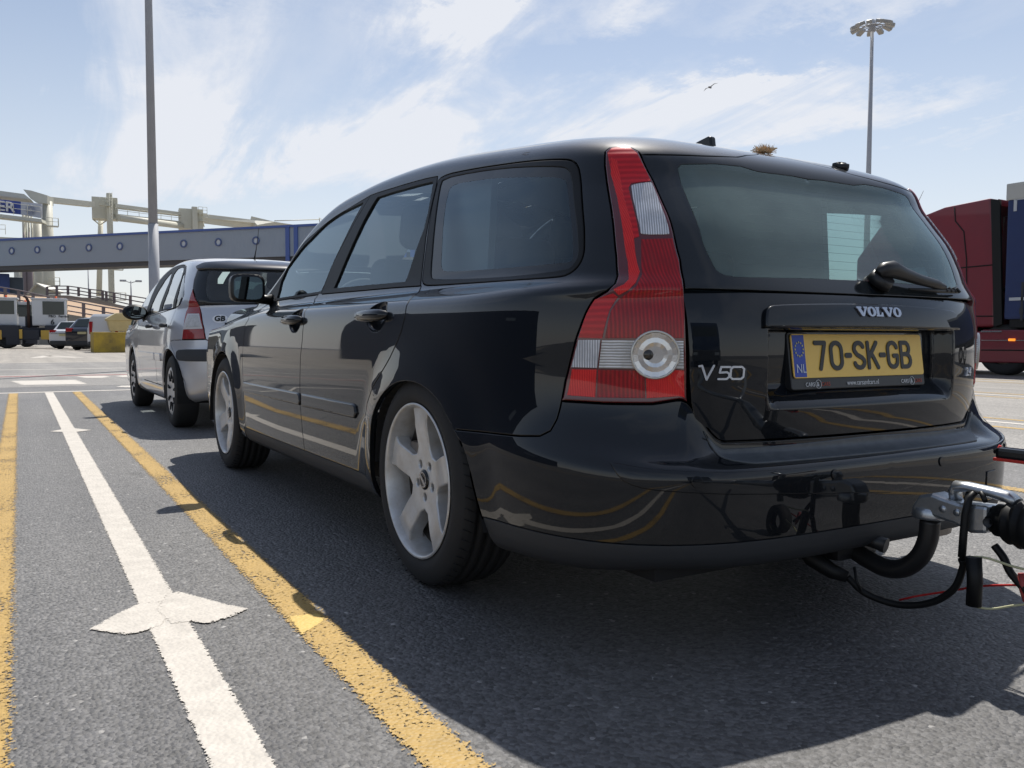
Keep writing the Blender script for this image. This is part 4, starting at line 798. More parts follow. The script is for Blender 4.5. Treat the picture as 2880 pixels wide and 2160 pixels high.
    b.build('tread_sipes', DARK, w)
    return w
for sg in (-1, 1):
    for yy, rx in ((0, 0), (2.64, R(31))):
        alloy((sg*.7655, yy, .3185), ((rx, 0, 0) if sg < 0 else (rx, 0, math.pi)), car)
# --- tow ball neck
m = MB(); m.tube(bez([(0, -.70, .215), (0, -.86, .195), (0, -.93, .175), (0, -.985, .165), (0, -1.035, .178), (0, -1.075, .215), (0, -1.095, .262), (0, -1.10, .312)], 6), .0235, n=22); m.box((0, -.84, .205), (.16, .12, .07), bev=.015); m.tube([(.02, -.86, .225), (-.02, -.955, .232), (-.01, -.99, .225)], [.02, .017, .02], n=14)
m.build('tow_bar', mat('black painted steel', (.014, .014, .015), .4, bump=(80, .2, .001)), car)
m = MB(); m.tube([(-.12, -.80, .22), (-.13, -.86, .18), (-.10, -.90, .15), (-.08, -.93, .14)], [.02, .024, .020, .015], n=14); m.tube([(-.08, -.95, .17), (-.09, -.965, .14), (-.085, -.975, .115)], .004, n=6); m.build('trailer_socket', BLK, car)
m = MB(); m.box((.3, -.80, .235), (.10, .3, .07), bev=.03); m.build('exhaust_tail', STEEL, car)
# --- tuft on the roof
# ================================================================ GROUND AND MARKINGS
def ground_mat(name, c1, c2, c3, bs=1.0):
    m = bpy.data.materials.new(name); m.use_nodes = True; t = m.node_tree; b = t.nodes['Principled BSDF']; b.inputs['Roughness'].default_value = .62; b.inputs['Specular IOR Level'].default_value = .75
    g = nd(t, 'ShaderNodeTexCoord')
    v = nd(t, 'ShaderNodeTexVoronoi', feature='F1', ins={'Scale': 95, 'Randomness': 1}); ln(t, g.outputs['Object'], v.inputs['Vector'])
    v2 = nd(t, 'ShaderNodeTexNoise', ins={'Scale': 210, 'Detail': 3, 'Roughness': .7}); ln(t, g.outputs['Object'], v2.inputs['Vector'])
    n = nd(t, 'ShaderNodeTexNoise', ins={'Scale': .8, 'Detail': 7, 'Roughness': .62}); ln(t, g.outputs['Object'], n.inputs['Vector'])
    n3 = nd(t, 'ShaderNodeTexNoise', ins={'Scale': 45, 'Detail': 5, 'Roughness': .75}); ln(t, g.outputs['Object'], n3.inputs['Vector'])
    cs_ = nd(t, 'ShaderNodeSeparateColor'); ln(t, v.outputs['Color'], cs_.inputs[0])
    r1 = nd(t, 'ShaderNodeMapRange', ins={1: 0, 2: 1, 3: .55, 4: 1.35}); ln(t, cs_.outputs[0], r1.inputs[0])
    r0 = nd(t, 'ShaderNodeMapRange', ins={1: .35, 2: .65, 3: .75, 4: 1.2}); ln(t, n3.outputs[0], r0.inputs[0])
    mu = nd(t, 'ShaderNodeMath', operation='MULTIPLY'); ln(t, r1.outputs[0], mu.inputs[0]); ln(t, r0.outputs[0], mu.inputs[1])
    rn = nd(t, 'ShaderNodeMapRange', ins={1: .3, 2: .7, 3: 0, 4: 1}); ln(t, n.outputs[0], rn.inputs[0])
    x = nd(t, 'ShaderNodeMix', data_type='RGBA'); x.inputs[6].default_value = (*c1, 1); x.inputs[7].default_value = (*c2, 1); ln(t, rn.outputs[0], x.inputs['Factor'])
    # tyre tracks and stains
    mpp = nd(t, 'ShaderNodeMapping'); mpp.inputs['Scale'].default_value = (1.3, .05, 1); ln(t, g.outputs['Object'], mpp.inputs[0])
    nt_ = nd(t, 'ShaderNodeTexNoise', ins={'Scale': 1.6, 'Detail': 6, 'Roughness': .6}); ln(t, mpp.outputs[0], nt_.inputs['Vector']); rt2 = nd(t, 'ShaderNodeMapRange', ins={1: .35, 2: .65, 3: .78, 4: 1.12}); ln(t, nt_.outputs[0], rt2.inputs[0])
    vs_ = nd(t, 'ShaderNodeTexNoise', ins={'Scale': 3.2, 'Detail': 4, 'Roughness': .5}); ln(t, g.outputs['Object'], vs_.inputs['Vector']); rs2 = nd(t, 'ShaderNodeMapRange', interpolation_type='SMOOTHSTEP', ins={1: .66, 2: .72, 3: 1, 4: .62}); ln(t, vs_.outputs[0], rs2.inputs[0])
    mu2 = nd(t, 'ShaderNodeMath', operation='MULTIPLY'); ln(t, rt2.outputs[0], mu2.inputs[0]); ln(t, rs2.outputs[0], mu2.inputs[1]); mu3 = nd(t, 'ShaderNodeMath', operation='MULTIPLY'); ln(t, mu2.outputs[0], mu3.inputs[0]); ln(t, mu.outputs[0], mu3.inputs[1]); mu = mu3
    # pale chips
    gt = nd(t, 'ShaderNodeMath', operation='GREATER_THAN', ins={1: .992}); ln(t, cs_.outputs[1], gt.inputs[0])
    x2 = nd(t, 'ShaderNodeMix', data_type='RGBA'); x2.inputs[7].default_value = (*c3, 1); ln(t, gt.outputs[0], x2.inputs['Factor']); ln(t, x.outputs[2], x2.inputs[6])
    vm = nd(t, 'ShaderNodeVectorMath', operation='SCALE'); ln(t, x2.outputs[2], vm.inputs[0]); ln(t, mu.outputs[0], vm.inputs['Scale']); ln(t, vm.outputs[0], b.inputs['Base Color'])
    hs = nd(t, 'ShaderNodeMath', operation='MULTIPLY_ADD', ins={1: -1.0}); ln(t, v.outputs['Distance'], hs.inputs[0])
    ws = nd(t, 'ShaderNodeMath', operation='MULTIPLY', ins={1: .9}); ln(t, n3.outputs[0], ws.inputs[0]); ln(t, ws.outputs[0], hs.inputs[2])
    ha = nd(t, 'ShaderNodeMath', operation='MULTIPLY_ADD', ins={1: .25}); ln(t, v2.outputs[0], ha.inputs[0]); ln(t, hs.outputs[0], ha.inputs[2])
    bp = nd(t, 'ShaderNodeBump', ins={'Strength': bs*.8, 'Distance': .006}); ln(t, ha.outputs[0], bp.inputs['Height']); ln(t, bp.outputs[0], b.inputs['Normal'])
    MATS[name] = m; return m
ASPH = ground_mat('coarse asphalt', (.092, .090, .092), (.135, .131, .127), (.27, .26, .25))
CONC = ground_mat('pale asphalt', (.17, .16, .148), (.235, .22, .20), (.35, .33, .3), .5)
YARD = ground_mat('beige yard surface', (.26, .235, .20), (.33, .295, .25), (.42, .38, .33), .4)
g_ = MB(); g_.poly([(-900, -500, 0), (900, -500, 0), (900, 1500, 0), (-900, 1500, 0)]); struct(g_.build('ground', ASPH))
g_ = MB(); g_.poly([(-60, 11.9, .0014), (60, 11.9, .0014), (60, 24.5, .0014), (-60, 24.5, .0014)]); struct(g_.build('road', CONC))  # paler sheet: the far asphalt's grazing-view lightening is put into its colour
g_ = MB(); g_.poly([(-200, 24.5, .0014), (200, 24.5, .0014), (200, 300, .0014), (-200, 300, .0014)]); struct(g_.build('paved_yard', YARD))
g_ = MB(); g_.poly([(3.9, -30, .0011), (60, -30, .0011), (60, 11.9, .0011), (3.9, 11.9, .0011)]); struct(g_.build('lane_surface', CONC))
def paint(name, col, wear, rag=.008, sc=70):
    m = bpy.data.materials.new(name); m.use_nodes = True; t = m.node_tree; b = t.nodes['Principled BSDF']; b.inputs['Roughness'].default_value = .6
    g = nd(t, 'ShaderNodeTexCoord'); n1 = nd(t, 'ShaderNodeTexNoise', ins={'Scale': sc, 'Detail': 6, 'Roughness': .72}); ln(t, g.outputs['Object'], n1.inputs['Vector'])
    n2 = nd(t, 'ShaderNodeTexNoise', ins={'Scale': 3.5, 'Detail': 5, 'Roughness': .6}); ln(t, g.outputs['Object'], n2.inputs['Vector'])
    n4 = nd(t, 'ShaderNodeTexNoise', ins={'Scale': 120, 'Detail': 4, 'Roughness': .65}); ln(t, g.outputs['Object'], n4.inputs['Vector'])
    uv = nd(t, 'ShaderNodeSeparateXYZ'); ln(t, g.outputs['UV'], uv.inputs[0]); mn = nd(t, 'ShaderNodeMath', operation='MINIMUM'); ln(t, uv.outputs[0], mn.inputs[0]); ln(t, uv.outputs[1], mn.inputs[1])
    e = nd(t, 'ShaderNodeMapRange', ins={1: .35, 2: .66, 3: 0, 4: rag*2}); ln(t, n4.outputs[0], e.inputs[0]); ec = nd(t, 'ShaderNodeMath', operation='GREATER_THAN'); ln(t, mn.outputs[0], ec.inputs[0]); ln(t, e.outputs[0], ec.inputs[1])
    th = nd(t, 'ShaderNodeMath', operation='MULTIPLY_ADD', ins={1: .45, 2: wear-.22}); ln(t, n2.outputs[0], th.inputs[0])
    df = nd(t, 'ShaderNodeMath', operation='SUBTRACT'); ln(t, n1.outputs[0], df.inputs[0]); ln(t, th.outputs[0], df.inputs[1])
    w = nd(t, 'ShaderNodeMapRange', ins={1: -.012, 2: .012}); ln(t, df.outputs[0], w.inputs[0])
    mu = nd(t, 'ShaderNodeMath', operation='MULTIPLY'); ln(t, ec.outputs[0], mu.inputs[0]); ln(t, w.outputs[0], mu.inputs[1])
    n5 = nd(t, 'ShaderNodeTexNoise', ins={'Scale': 14, 'Detail': 8, 'Roughness': .75}); ln(t, g.outputs['Object'], n5.inputs['Vector']); rr = nd(t, 'ShaderNodeMapRange', ins={1: .3, 2: .7, 3: .78, 4: 1.08}); ln(t, n5.outputs[0], rr.inputs[0])
    vm = nd(t, 'ShaderNodeVectorMath', operation='SCALE'); vm.inputs[0].default_value = col; ln(t, rr.outputs[0], vm.inputs['Scale']); ln(t, vm.outputs[0], b.inputs['Base Color'])
    v = nd(t, 'ShaderNodeTexVoronoi', ins={'Scale': 95}); ln(t, g.outputs['Object'], v.inputs['Vector'])
    bp = nd(t, 'ShaderNodeBump', ins={'Strength': .5, 'Distance': .004}); ln(t, v.outputs['Distance'], bp.inputs['Height']); bp.invert = True; ln(t, bp.outputs[0], b.inputs['Normal'])
    tr = nd(t, 'ShaderNodeBsdfTransparent'); mxs = nd(t, 'ShaderNodeMixShader'); ln(t, mu.outputs[0], mxs.inputs[0]); ln(t, tr.outputs[0], mxs.inputs[1]); ln(t, b.outputs[0], mxs.inputs[2])
    ln(t, mxs.outputs[0], t.nodes['Material Output'].inputs[0]); return m
WPT = paint('white road paint', (.55, .51, .455), .22, .0055); YPT = paint('yellow road paint', (.43, .275, .075), .405, .016, 85); YP2 = paint('thick yellow road paint', (.62, .43, .12), .25, .008); RPT = paint('red road paint', (.40, .13, .12), .40)
ZL = [.0028]
def sheet(name, quads, m, uvw=None):
    """quads: list of (pts, half-width uv)"""
    bm = bmesh.new(); uvl = bm.loops.layers.uv.new('UVMap')
    for pts, uvs in quads:
        f = bm.faces.new([bm.verts.new((p[0], p[1], ZL[0])) for p in pts])
        for lp_, u in zip(f.loops, uvs): lp_[uvl].uv = u
    me = bpy.data.meshes.new(name); bm.to_mesh(me); bm.free(); return struct(link(name, me, None, m))
def line(name, a, b, w, m, ps=None):
    ax, ay = a; bx, by = b; d = math.hypot(bx-ax, by-ay); nx_, ny_ = -(by-ay)/d*w/2, (bx-ax)/d*w/2; qs = []
    n = max(1, int(d/8))
    for i in range(n):
        p = (ax+(bx-ax)*i/n, ay+(by-ay)*i/n); q = (ax+(bx-ax)*(i+1)/n, ay+(by-ay)*(i+1)/n)
        qs.append(([(p[0]-nx_, p[1]-ny_), (q[0]-nx_, q[1]-ny_), (q[0]+nx_, q[1]+ny_), (p[0]+nx_, p[1]+ny_)], [(0, w), (0, w), (w, 0), (w, 0)]))
    return sheet(name, qs, m)
def poly_mark(name, pts, m, z=None):
    cx_, cy_ = sum(q[0] for q in pts)/len(pts), sum(q[1] for q in pts)/len(pts); n = len(pts); r_ = .06
    return sheet(name, [([(cx_, cy_), pts[i][:2], pts[(i+1) % n][:2]], [(r_, r_), (.004, .004), (.004, .004)]) for i in range(n)], m)
SL = .0095
def lane(x0, w, m, nm, y0=-9, y1=10.42): line(nm, (x0+SL*(y0+.85), y0), (x0+SL*(y1+.85), y1), w, m)
for k in range(-2, 5):
    o = 3.62*k
    lane(-1.58+o, .108, WPT, 'lane_line_white'); lane(-1.256+o, .128, YPT, 'lane_line_yellow'); lane(-1.985+o, .128, YPT, 'lane_line_yellow')
ZL[0] = .0034
poly_mark('lane_line_yellow_patch', [(-1.2988, -0.2641, 0.0), (-1.2924, -0.105, 0.0), (-1.2057, -0.116, 0.0), (-1.211, -0.1868, 0.0)][::1], YP2)
wl = [(-1.7563, 0.0498, 0.0), (-1.697, 0.1312, -0.0), (-1.6208, 0.2139, 0.0), (-1.5644, 0.2099, 0.0), (-1.5537, 0.065, 0.0), (-1.5966, -0.0154, 0.0), (-1.6358, -0.0363, 0.0), (-1.6795, -0.0417, 0.0)]
wr = [(-1.5364, 0.2736, 0.0), (-1.5043, 0.2756, 0.0), (-1.4799, 0.2304, 0.0), (-1.4163, 0.0994, 0.0), (-1.3652, 0.0133, 0.0), (-1.4204, -0.0346, 0.0), (-1.4847, -0.0603, 0.0), (-1.521, -0.0184, 0.0), (-1.5679, -0.0118, 0.0), (-1.5877, 0.1295, 0.0)]
poly_mark('lane_arrow_mark', wl[::-1], WPT); ZL[0] = .0038; poly_mark('lane_arrow_mark', wr[::-1], WPT); ZL[0] = .0034
for k, yy in enumerate((5.2, -5.0)):
    poly_mark('lane_arrow_mark', [(-1.66, yy), (-1.50, yy-.16), (-1.36, yy-.05), (-1.50, yy+.22)], WPT)
for k in range(1, 5):
    for yy in (.05, 5.2): poly_mark('lane_arrow_mark', [(-1.76+3.62*k, yy), (-1.58+3.62*k, yy-.12), (-1.38+3.62*k, yy-.03), (-1.55+3.62*k, yy+.22)], WPT)
ZL[0] = .0028
line('stop_line', (-14, 10.50), (20, 10.58), .17, WPT)
yb = (-1.3174, 15.9733, 0.0)[1]; line('cross_line', (-14, yb), (20, yb+.4), .16, WPT); line('cross_line_red', (-14, yb-.45), (20, yb-.05), .22, RPT)
yb = (-1.2174, 18.9539, 0.0)[1]; line('cross_line', (-14, yb), (6, yb+.5), .16, WPT)
yb = (-1.4724, 24.8367, 0.0)[1]; 
for a in (-3.6, -1.6): line('dash_line', (a, yb), (a+1.5, yb), .2, WPT)
poly_mark('road_block_mark', [(-1.9228, 14.0054, 0.0), (-1.7661, 12.5442, 0.0), (-0.858, 12.3435, 0.0), (-0.9353, 13.9107, 0.0)], WPT)
poly_mark('road_oval_mark', [(-0.8794, 15.1946, 0.0), (-0.6929, 15.3465, 0.0), (-0.3862, 15.2707, 0.0), (-0.3107, 14.8142, 0.0), (-0.4841, 14.4101, 0.0), (-0.75, 14.531, 0.0)], WPT)
poly_mark('road_oval_mark', [(-0.2302, 15.0829, 0.0), (-0.0135, 15.4013, -0.0), (0.225, 15.3434, -0.0), (0.1205, 14.4862, 0.0), (-0.1405, 14.5832, 0.0)], WPT)
poly_mark('road_oval_mark', [(-0.5747, 11.3614, 0.0), (-0.4708, 11.6404, 0.0), (-0.3245, 11.6306, 0.0), (-0.309, 10.9608, 0.0), (-0.4115, 11.1437, 0.0)], WPT)
a, b, c = (-1.1578, 30.5567, 0.0), (0.2367, 30.4709, 0.0), (-0.6717, 33.8549, 0.0)
line('triangle_mark', a[:2], b[:2], .35, WPT); line('triangle_mark', b[:2], c[:2], .35, WPT); line('triangle_mark', a[:2], c[:2], .35, WPT)
# ================================================================ SILVER HATCHBACK
fC, nC = C3.S, C3.N; CY = 5.12
hb = thing('silver_hatchback', 'silver hatchback with GB sticker parked directly ahead of the black estate', 'car', (.03, CY, 0))
SILV = mat('silver paint', (.58, .585, .61), .34, .5, 1.0, .03, bump=(900, .03, .0003))
SMC = C3.SM; NRC = C3.NR
freeC = lambda s, t: s >= SMC-1e-3 or t >= NRC-1.02 or t <= .001
def cc(y, z): return (C3.yc-y, ts(C3, C3.yc-y, z))
def archl(y0, r, zc, n=20): return [(C3.yc-(y0+r+.003), -.5)]+[cc(y0+r*math.cos(a), zc+r*math.sin(a)) for a in np.linspace(.02, math.pi-.02, n)]+[(C3.yc-(y0-r-.003), -.5)]
A1, A2 = archl(.03, .335, .31), archl(2.44, .345, .31)
lampc = TC['lamp']; fr_ = chaikin(TC['frame'], (), 1); gtc = ts(C3, SMC, 1.02); 
spt = TC['spo']
hg = TC['hglass_l'][:-1]+[TC['hglass_l'][-1]]+TC['htop']+[(SMC, TC['htop'][-1][1])]+[(SMC, TC['hbot'][-1][1])]+TC['hbot'][::-1]
bt = TC['bt']; hl = TC['hatch_l']
HATCH = [bt[2], bt[3], bt[4], (SMC, bt[4][1]), (SMC, TC['hbot'][-1][1])]+TC['hbot'][::-1]+[TC['hglass_l'][0]]+hl[2:0:-1]
BC = [(A1[-2][0]+.012, 4.0), (A1[-2][0]+.02, 1.2), (A1[-2][0]+.03, 0), (SMC, 0), (SMC, bt[4][1])]+bt[::-1]+[(bt[0][0]-.06, bt[0][1]-.3), cc(.03-.335*.80, .31+.335*.64), cc(.03-.335*.96, .31+.335*.3)]
BCcut = [BC[0], BC[1], (BC[2][0], -.5), (SMC+.1, -.5), (SMC+.1, bt[4][1])]+BC[5:]
HGcut = TC['hglass_l']+TC['htop']+[(SMC+.1, TC['htop'][-1][1]), (SMC+.1, bt[4][1])]+bt[4:1:-1]+hl[1:3]
Fd = [cc(1.62, .935), cc(1.2, .95), cc(.76, .962), cc(.74, .80), cc(.74, .32), cc(1.72, .32), cc(1.84, .50), cc(1.90, .70), cc(1.86, .86)]
Rd = [cc(.755, .962), cc(.3, .975), cc(.02, .985), cc(.02, .86), cc(.18, .72), cc(.37, .55), cc(.42, .40), cc(.42, .32), cc(.735, .32)]
WSC = [(C3.yc-1.42, 39), (C3.yc-1.46, NRC-3.4), (C3.yc-2.2, NRC-3.4), (C3.yc-2.35, NRC-2), (C3.yc-2.35, 39)]
panel('body_shell', [(-3.0, 0), (SMC, 0), (SMC, NRC-1.01), (-3.0, NRC-1.01)], fC, nC, SILV, hb, holes=[A1, A2, lampc, fr_, BCcut, HGcut, WSC, Fd, Rd], step=.05, mirror='join', free=freeC, gap=.0035)
m = MB(); m.box((0, 3.2, .50), (1.45, .5, .5), bev=.15); m.build('front_bumper', SILV, hb)
for nm, l in (('front_door', Fd), ('rear_door', Rd)):
    d = others(panel(nm, l, fC, nC, SILV, hb, step=.05, mirror='other', gap=.004), hb)
    y0, y1 = ((1.86, .77) if nm[0] == 'f' else (.72, .42)); 
    others(panel('door_moulding', [cc(y0, .535), cc(y1, .535), cc(y1, .600), cc(y0, .600)], fC, nC, SILV, d[0], step=.05, mirror='other', off=.012, gap=0, bev=.006, depth=.01), d[1])
    hy = .96 if nm[0] == 'f' else .12
    for sg, dd in ((-1, d[0]), (1, d[1])):
        m = MB(); m.tube([(sg*.815, hy-.075, .84), (sg*.842, hy-.06, .84), (sg*.846, hy, .842), (sg*.842, hy+.06, .84), (sg*.815, hy+.075, .84)], [.012, .017, .018, .017, .012], n=10); m.build('door_handle', GREYPL, dd)
G3 = glass('hatchback glass', (.62, .70, .71), .03)
fw_ = others(panel('window_frame', fr_, fC, nC, BLK, hb, holes=[TC['fg'], TC['rg'], TC['qg']], step=.05, mirror='other', gap=.002), hb)
for l in ('fg', 'rg', 'qg'): others(panel('window_glass', TC[l], fC, nC, G3, fw_[0], step=.06, mirror='other', gap=-.003, off=-.004, bev=0, depth=.001), fw_[1])
panel('windscreen', [(a, min(b, NRC-1.01)) for a, b in WSC], fC, nC, G3, hb, step=.09, gap=0, bev=0, depth=.001, mirror='join', free=freeC)
bc = panel('rear_bumper', BC, fC, nC, SILV, hb, step=.04, mirror='join', free=freeC, gap=.003)
st = TC['strip']; sb = TC['stripb']
panel('bumper_strip', chaikin([st[0], st[1], st[2], st[3], (SMC, st[3][1]), (SMC, sb[0][1]), sb[0], sb[1], sb[2]], (4, 5), 1), fC, nC, GREYPL, bc, step=.04, mirror='join', off=.010, gap=0, bev=.006, depth=.01, free=lambda s, t: s >= SMC-1e-3)
ht = panel('tailgate', HATCH, fC, nC, SILV, hb, step=.04, mirror='join', free=freeC, gap=.004, bev=.004)
cl = [TC['clear'][0]]+TC['clear'][1:]+[(SMC+.02, TC['clear'][-1][1]), (SMC+.02, TC['cleart'][-1][1])]+TC['cleart'][::-1]
panel('window_border', hg, fC, nC, FRIT, ht, holes=[cl], step=.05, mirror='join', gap=.003, free=freeC)
panel('rear_window', TC['clear']+[(SMC, TC['clear'][-1][1]), (SMC, TC['cleart'][-1][1])]+TC['cleart'][::-1], fC, nC, glass('hatchback rear glass', (.55, .66, .64), .05), ht, step=.07, mirror='join', gap=-.003, off=-.002, bev=0, depth=.001, free=freeC)
# roof spoiler
spo_l = [(spt[0][0]+.0, spt[0][1]-.15)]+spt[1:5]+[(SMC, spt[4][1]+.1), (SMC, TC['htop'][-1][1]-.05)]+[(a, b-.1) for a, b in TC['htop'][::-1]]
panel('roof_spoiler', spo_l, fC, nC, mat('spoiler paint', (.014, .015, .017), .15, coat=1), ht, step=.04, mirror='join', off=.022, gap=-.012, bev=.012, depth=.02, free=freeC)
lc = others(panel('tail_lamp', lampc, fC, nC, mat('red lamp', (.30, .012, .008), .2, coat=1, bump=(60, .3, .002)), hb, step=.03, mirror='other', gap=.004, off=.004), hb)
others(panel('lamp_insert', TC['lampw'], fC, nC, mat('pale lamp plastic', (.62, .60, .60), .3), lc[0], step=.03, mirror='other', off=.007, gap=0), lc[1])
others(panel('clear_lens', TC['lampi'], fC, nC, L_CLZ, lc[0], step=.03, mirror='other', off=.0085, gap=0), lc[1])
# round country sticker
sS, sT = TC['gbc'][0]
ds = np.linalg.norm(fC(sS+.01, sT)-fC(sS-.01, sT))/.02; dt = np.linalg.norm(fC(sS, sT+.1)-fC(sS, sT-.1))/.2
panel('country_sticker', [(sS+.060*math.cos(a)/ds, sT+.037*math.sin(a)/dt) for a in np.linspace(0, 2*math.pi, 29)[:-1]], fC, nC, mat('white sticker', (.85, .86, .88), .4), ht, step=.04, off=.001, gap=0, bev=0, depth=.0005)
Vt, Ft = text_data('GB', .062, .0004, .0022, 1.05, 'CENTER')
P = fC(sS+Vt[:, 0]/ds, sT+(Vt[:, 1]-.021)/dt)+nC(sS+Vt[:, 0]/ds, sT+(Vt[:, 1]-.021)/dt)*(.0035+Vt[:, 2:3]); mesh_obj('sticker_letters', P, Ft, GLOSSBLK, ht)
m = MB(); m.tube([(.0, -.60, .86), (.11, -.60, .86)], .03, n=12); m.build('tailgate_handle', GREYPL, ht)
o = C3.S(np.array([SMC]), np.array([ts(C3, SMC, .86)]))[0]
for v in scn.objects['tailgate_handle'].data.vertices: v.co.y += float(o[1])+.60-.01
for sg in (-1, 1):
    m = MB(); b = bmesh.new(); bmesh.ops.create_uvsphere(b, u_segments=24, v_segments=14, radius=1)
    for f in b.faces: f.smooth = True
    m.add(b, Matrix.Translation((sg*.865, 1.66, .985)) @ Matrix.Diagonal((.115, .07, .078, 1))); m.tube([(sg*.82, 1.67, .975), (sg*.77, 1.70, .955), (sg*.75, 1.70, .94)], [.035, .045, .06], n=12)
    mi = m.build('door_mirror', BLK, hb); m = MB(); m.prism([(sg*.865+.092*math.cos(a), 0.985+.058*math.sin(a)) for a in np.linspace(0, 2*math.pi, 25)[:-1]], 1.594, 1.600, axis=1); m.build('mirror_glass', MATS['mirror glass'], mi)
m = MB(); m.tube([(.0, .42, 1.425), (.0, .415, 1.45), (.0, .40, 1.48), (.0, .34, 1.55), (.0, .24, 1.72)], [.022, .012, .006, .0035, .002], n=8); m.build('roof_aerial', BLK, hb)
m = MB(); m.box((0, 1.4, .26), (1.15, 3.1, .12)); m.build('underbody', DARK, hb)
for sg in (-1, 1):
    for yc_ in (.03, 2.44):
        pts = [(yc_+.335*math.cos(a), .31+.335*math.sin(a)) for a in np.linspace(-.3, math.pi+.3, 20)]; m = MB()
        for a, b in zip(pts, pts[1:]): m.poly([(sg*.80, a[0], a[1]), (sg*.80, b[0], b[1]), (sg*.48, b[0], b[1]), (sg*.48, a[0], a[1])])
        m.poly([(sg*.49, a[0], a[1]) for a in pts]); m.build('wheel_arch_liner', DARK, hb, norm=False)
m = MB(); m.box((0, .75, .40), (1.30, 2.0, .06)); m.box((0, -.2, .62), (1.2, .5, .3)); m.build('cabin_floor', CLOTH, hb)
seat(-.36, .95, .62, .48, .55); seat(.36, .95, .62, .48, .55); seat(0, .18, .62, 1.1, .40, False)
for x in (-.36, .36):
    m = MB(); m.box((x, .1, 1.12), (.24, .10, .16), bev=.045); m.build('headrest', CLOTH, hb)
for o in [q for q in scn.objects if q.name.startswith('seat') and q.parent == car][-3:]: o.parent = hb
CAP = mat('wheel trim silver', (.58, .58, .59), .35, .3, var=(20, .4, (.40, .39, .37)))
for sg in (-1, 1):
    for yy in (0, 2.46):
        b = MB(); b.lathe([(-.068, .0005), (-.074, .03), (-.070, .055), (-.074, .10), (-.084, .165), (-.089, .185), (-.083, .197), (-.07, .200)], 60); w = b.build('wheel', CAP, hb)
        w.location = (sg*.712, yy, .298); w.rotation_euler = (R(12), 0, 0 if sg < 0 else math.pi)
        b = MB()
        for k in range(9):
            a = 2*math.pi*k/9; ca, sa = math.cos(a), math.sin(a)
            pts = [(r*ca-q*sa, r*sa+q*ca) for r, q in ((.10, -.006), (.166, -.014), (.172, 0), (.166, .014), (.10, .006))]
            b.prism(pts, -.0885, -.07, axis=0)
            b.build('trim_slot', DARK, w); b = MB()
        b.bm.free()
        tyre_mesh('tyre', w, .300, .090, .200, grooves=False)
# ================================================================ BACKGROUND
def V3(p): return Vector(p)
def wall(m, a, b, thick=.3, mi=0):
    """slab between bottom line a0-a1 and top line b0-b1 (four corner points), pushed away from the viewer"""
    a0, a1, b1, b0 = [Vector(p) for p in (*a, *b)]
    n = (a1-a0).cross(b0-a0).normalized()
    if n.dot(a0-M.translation) < 0: n = -n
    f = [a0, a1, b1, b0]; k = [p+n*thick for p in f]; A = [m.bm.verts.new(p) for p in f]; B = [m.bm.verts.new(p) for p in k]
    for q in (A, B[::-1]): m.bm.faces.new(q).material_index = mi
    for i in range(4): m.bm.faces.new((A[i], B[i], B[(i+1) % 4], A[(i+1) % 4])).material_index = mi
def pslab(name, pts, m, par=None, thick=.4):
    b = MB(); P = [Vector(p) for p in pts]; n = (P[1]-P[0]).cross(P[2]-P[0]).normalized()
    if n.dot(P[0]-M.translation) < 0: n = -n
    A = [b.bm.verts.new(p) for p in P]; B = [b.bm.verts.new(p+n*thick) for p in P]; k = len(P); b.bm.faces.new(A); b.bm.faces.new(B[::-1])
    for i in range(k): b.bm.faces.new((A[i], B[i], B[(i+1) % k], A[(i+1) % k]))
    return b.build(name, m, par)
GALV = mat('galvanised steel', (.40, .41, .44), .6, 0, var=(3, .5, (.32, .33, .355)))
CREAM = mat('cream painted steel', (.56, .55, .47), .55, var=(.5, .4, (.42, .41, .34)))
BRW = mat('grey ribbed cladding', (.27, .325, .40), .5)
BLUE = mat('blue trim paint', (.05, .10, .33), .45)
RAIL = mat('brown grey rail paint', (.19, .155, .16), .6)
DKST = mat('dark underframe', (.07, .072, .08), .7)
# ---- tall lamp posts
p = (0.9285, 18.1709, 1.6417); lp0 = thing('lamp_post', 'tall grey lamp post rising behind the silver hatchback out of frame', 'lamp post', (p[0], p[1], 0))
zj = (0.9708, 18.2499, 3.2493)[2]
m = MB(); m.tube([(0, 0, 0), (0, 0, zj)], [.128, .108], n=28); m.tube([(0, 0, zj), (0, 0, 14.5)], [.098, .050], n=28); m.build('pole', GALV, lp0)
m = MB(); m.tube([(-1.2, 0, 14.6), (0, 0, 14.4), (1.2, 0, 14.6)], .04); m.box((-1.4, 0, 14.6), (.7, .3, .15), bev=.05); m.box((1.4, 0, 14.6), (.7, .3, .15), bev=.05); m.build('lamp_head', GALV, lp0)
p = (72.7297, 53.3917, 16.7383); q = (73.4437, 53.9383, 31.7259)
hm = thing('lamp_mast', 'tall thin mast topped by a ring of floodlights above the red lorry', 'lamp mast', (p[0], p[1], 0))
m = MB(); m.tube([(0, 0, 0), (0, 0, q[2]+.6)], [.36, .15], n=16); m.build('pole', GALV, hm)
m = MB(); zt = q[2]
m.tube([(1.0*math.cos(a), 1.0*math.sin(a), zt-.2) for a in np.linspace(0, 2*math.pi, 25)], .06, n=6, caps=False); m.tube([(0, 0, zt-.6), (0, 0, zt+.5)], .3, n=10)
for k in range(11): a = 2*math.pi*k/11+.2; m.tube([(0, 0, zt), (1.6*math.cos(a), 1.6*math.sin(a), zt)], .05, n=6)
m.build('lamp_ring', GALV, hm)
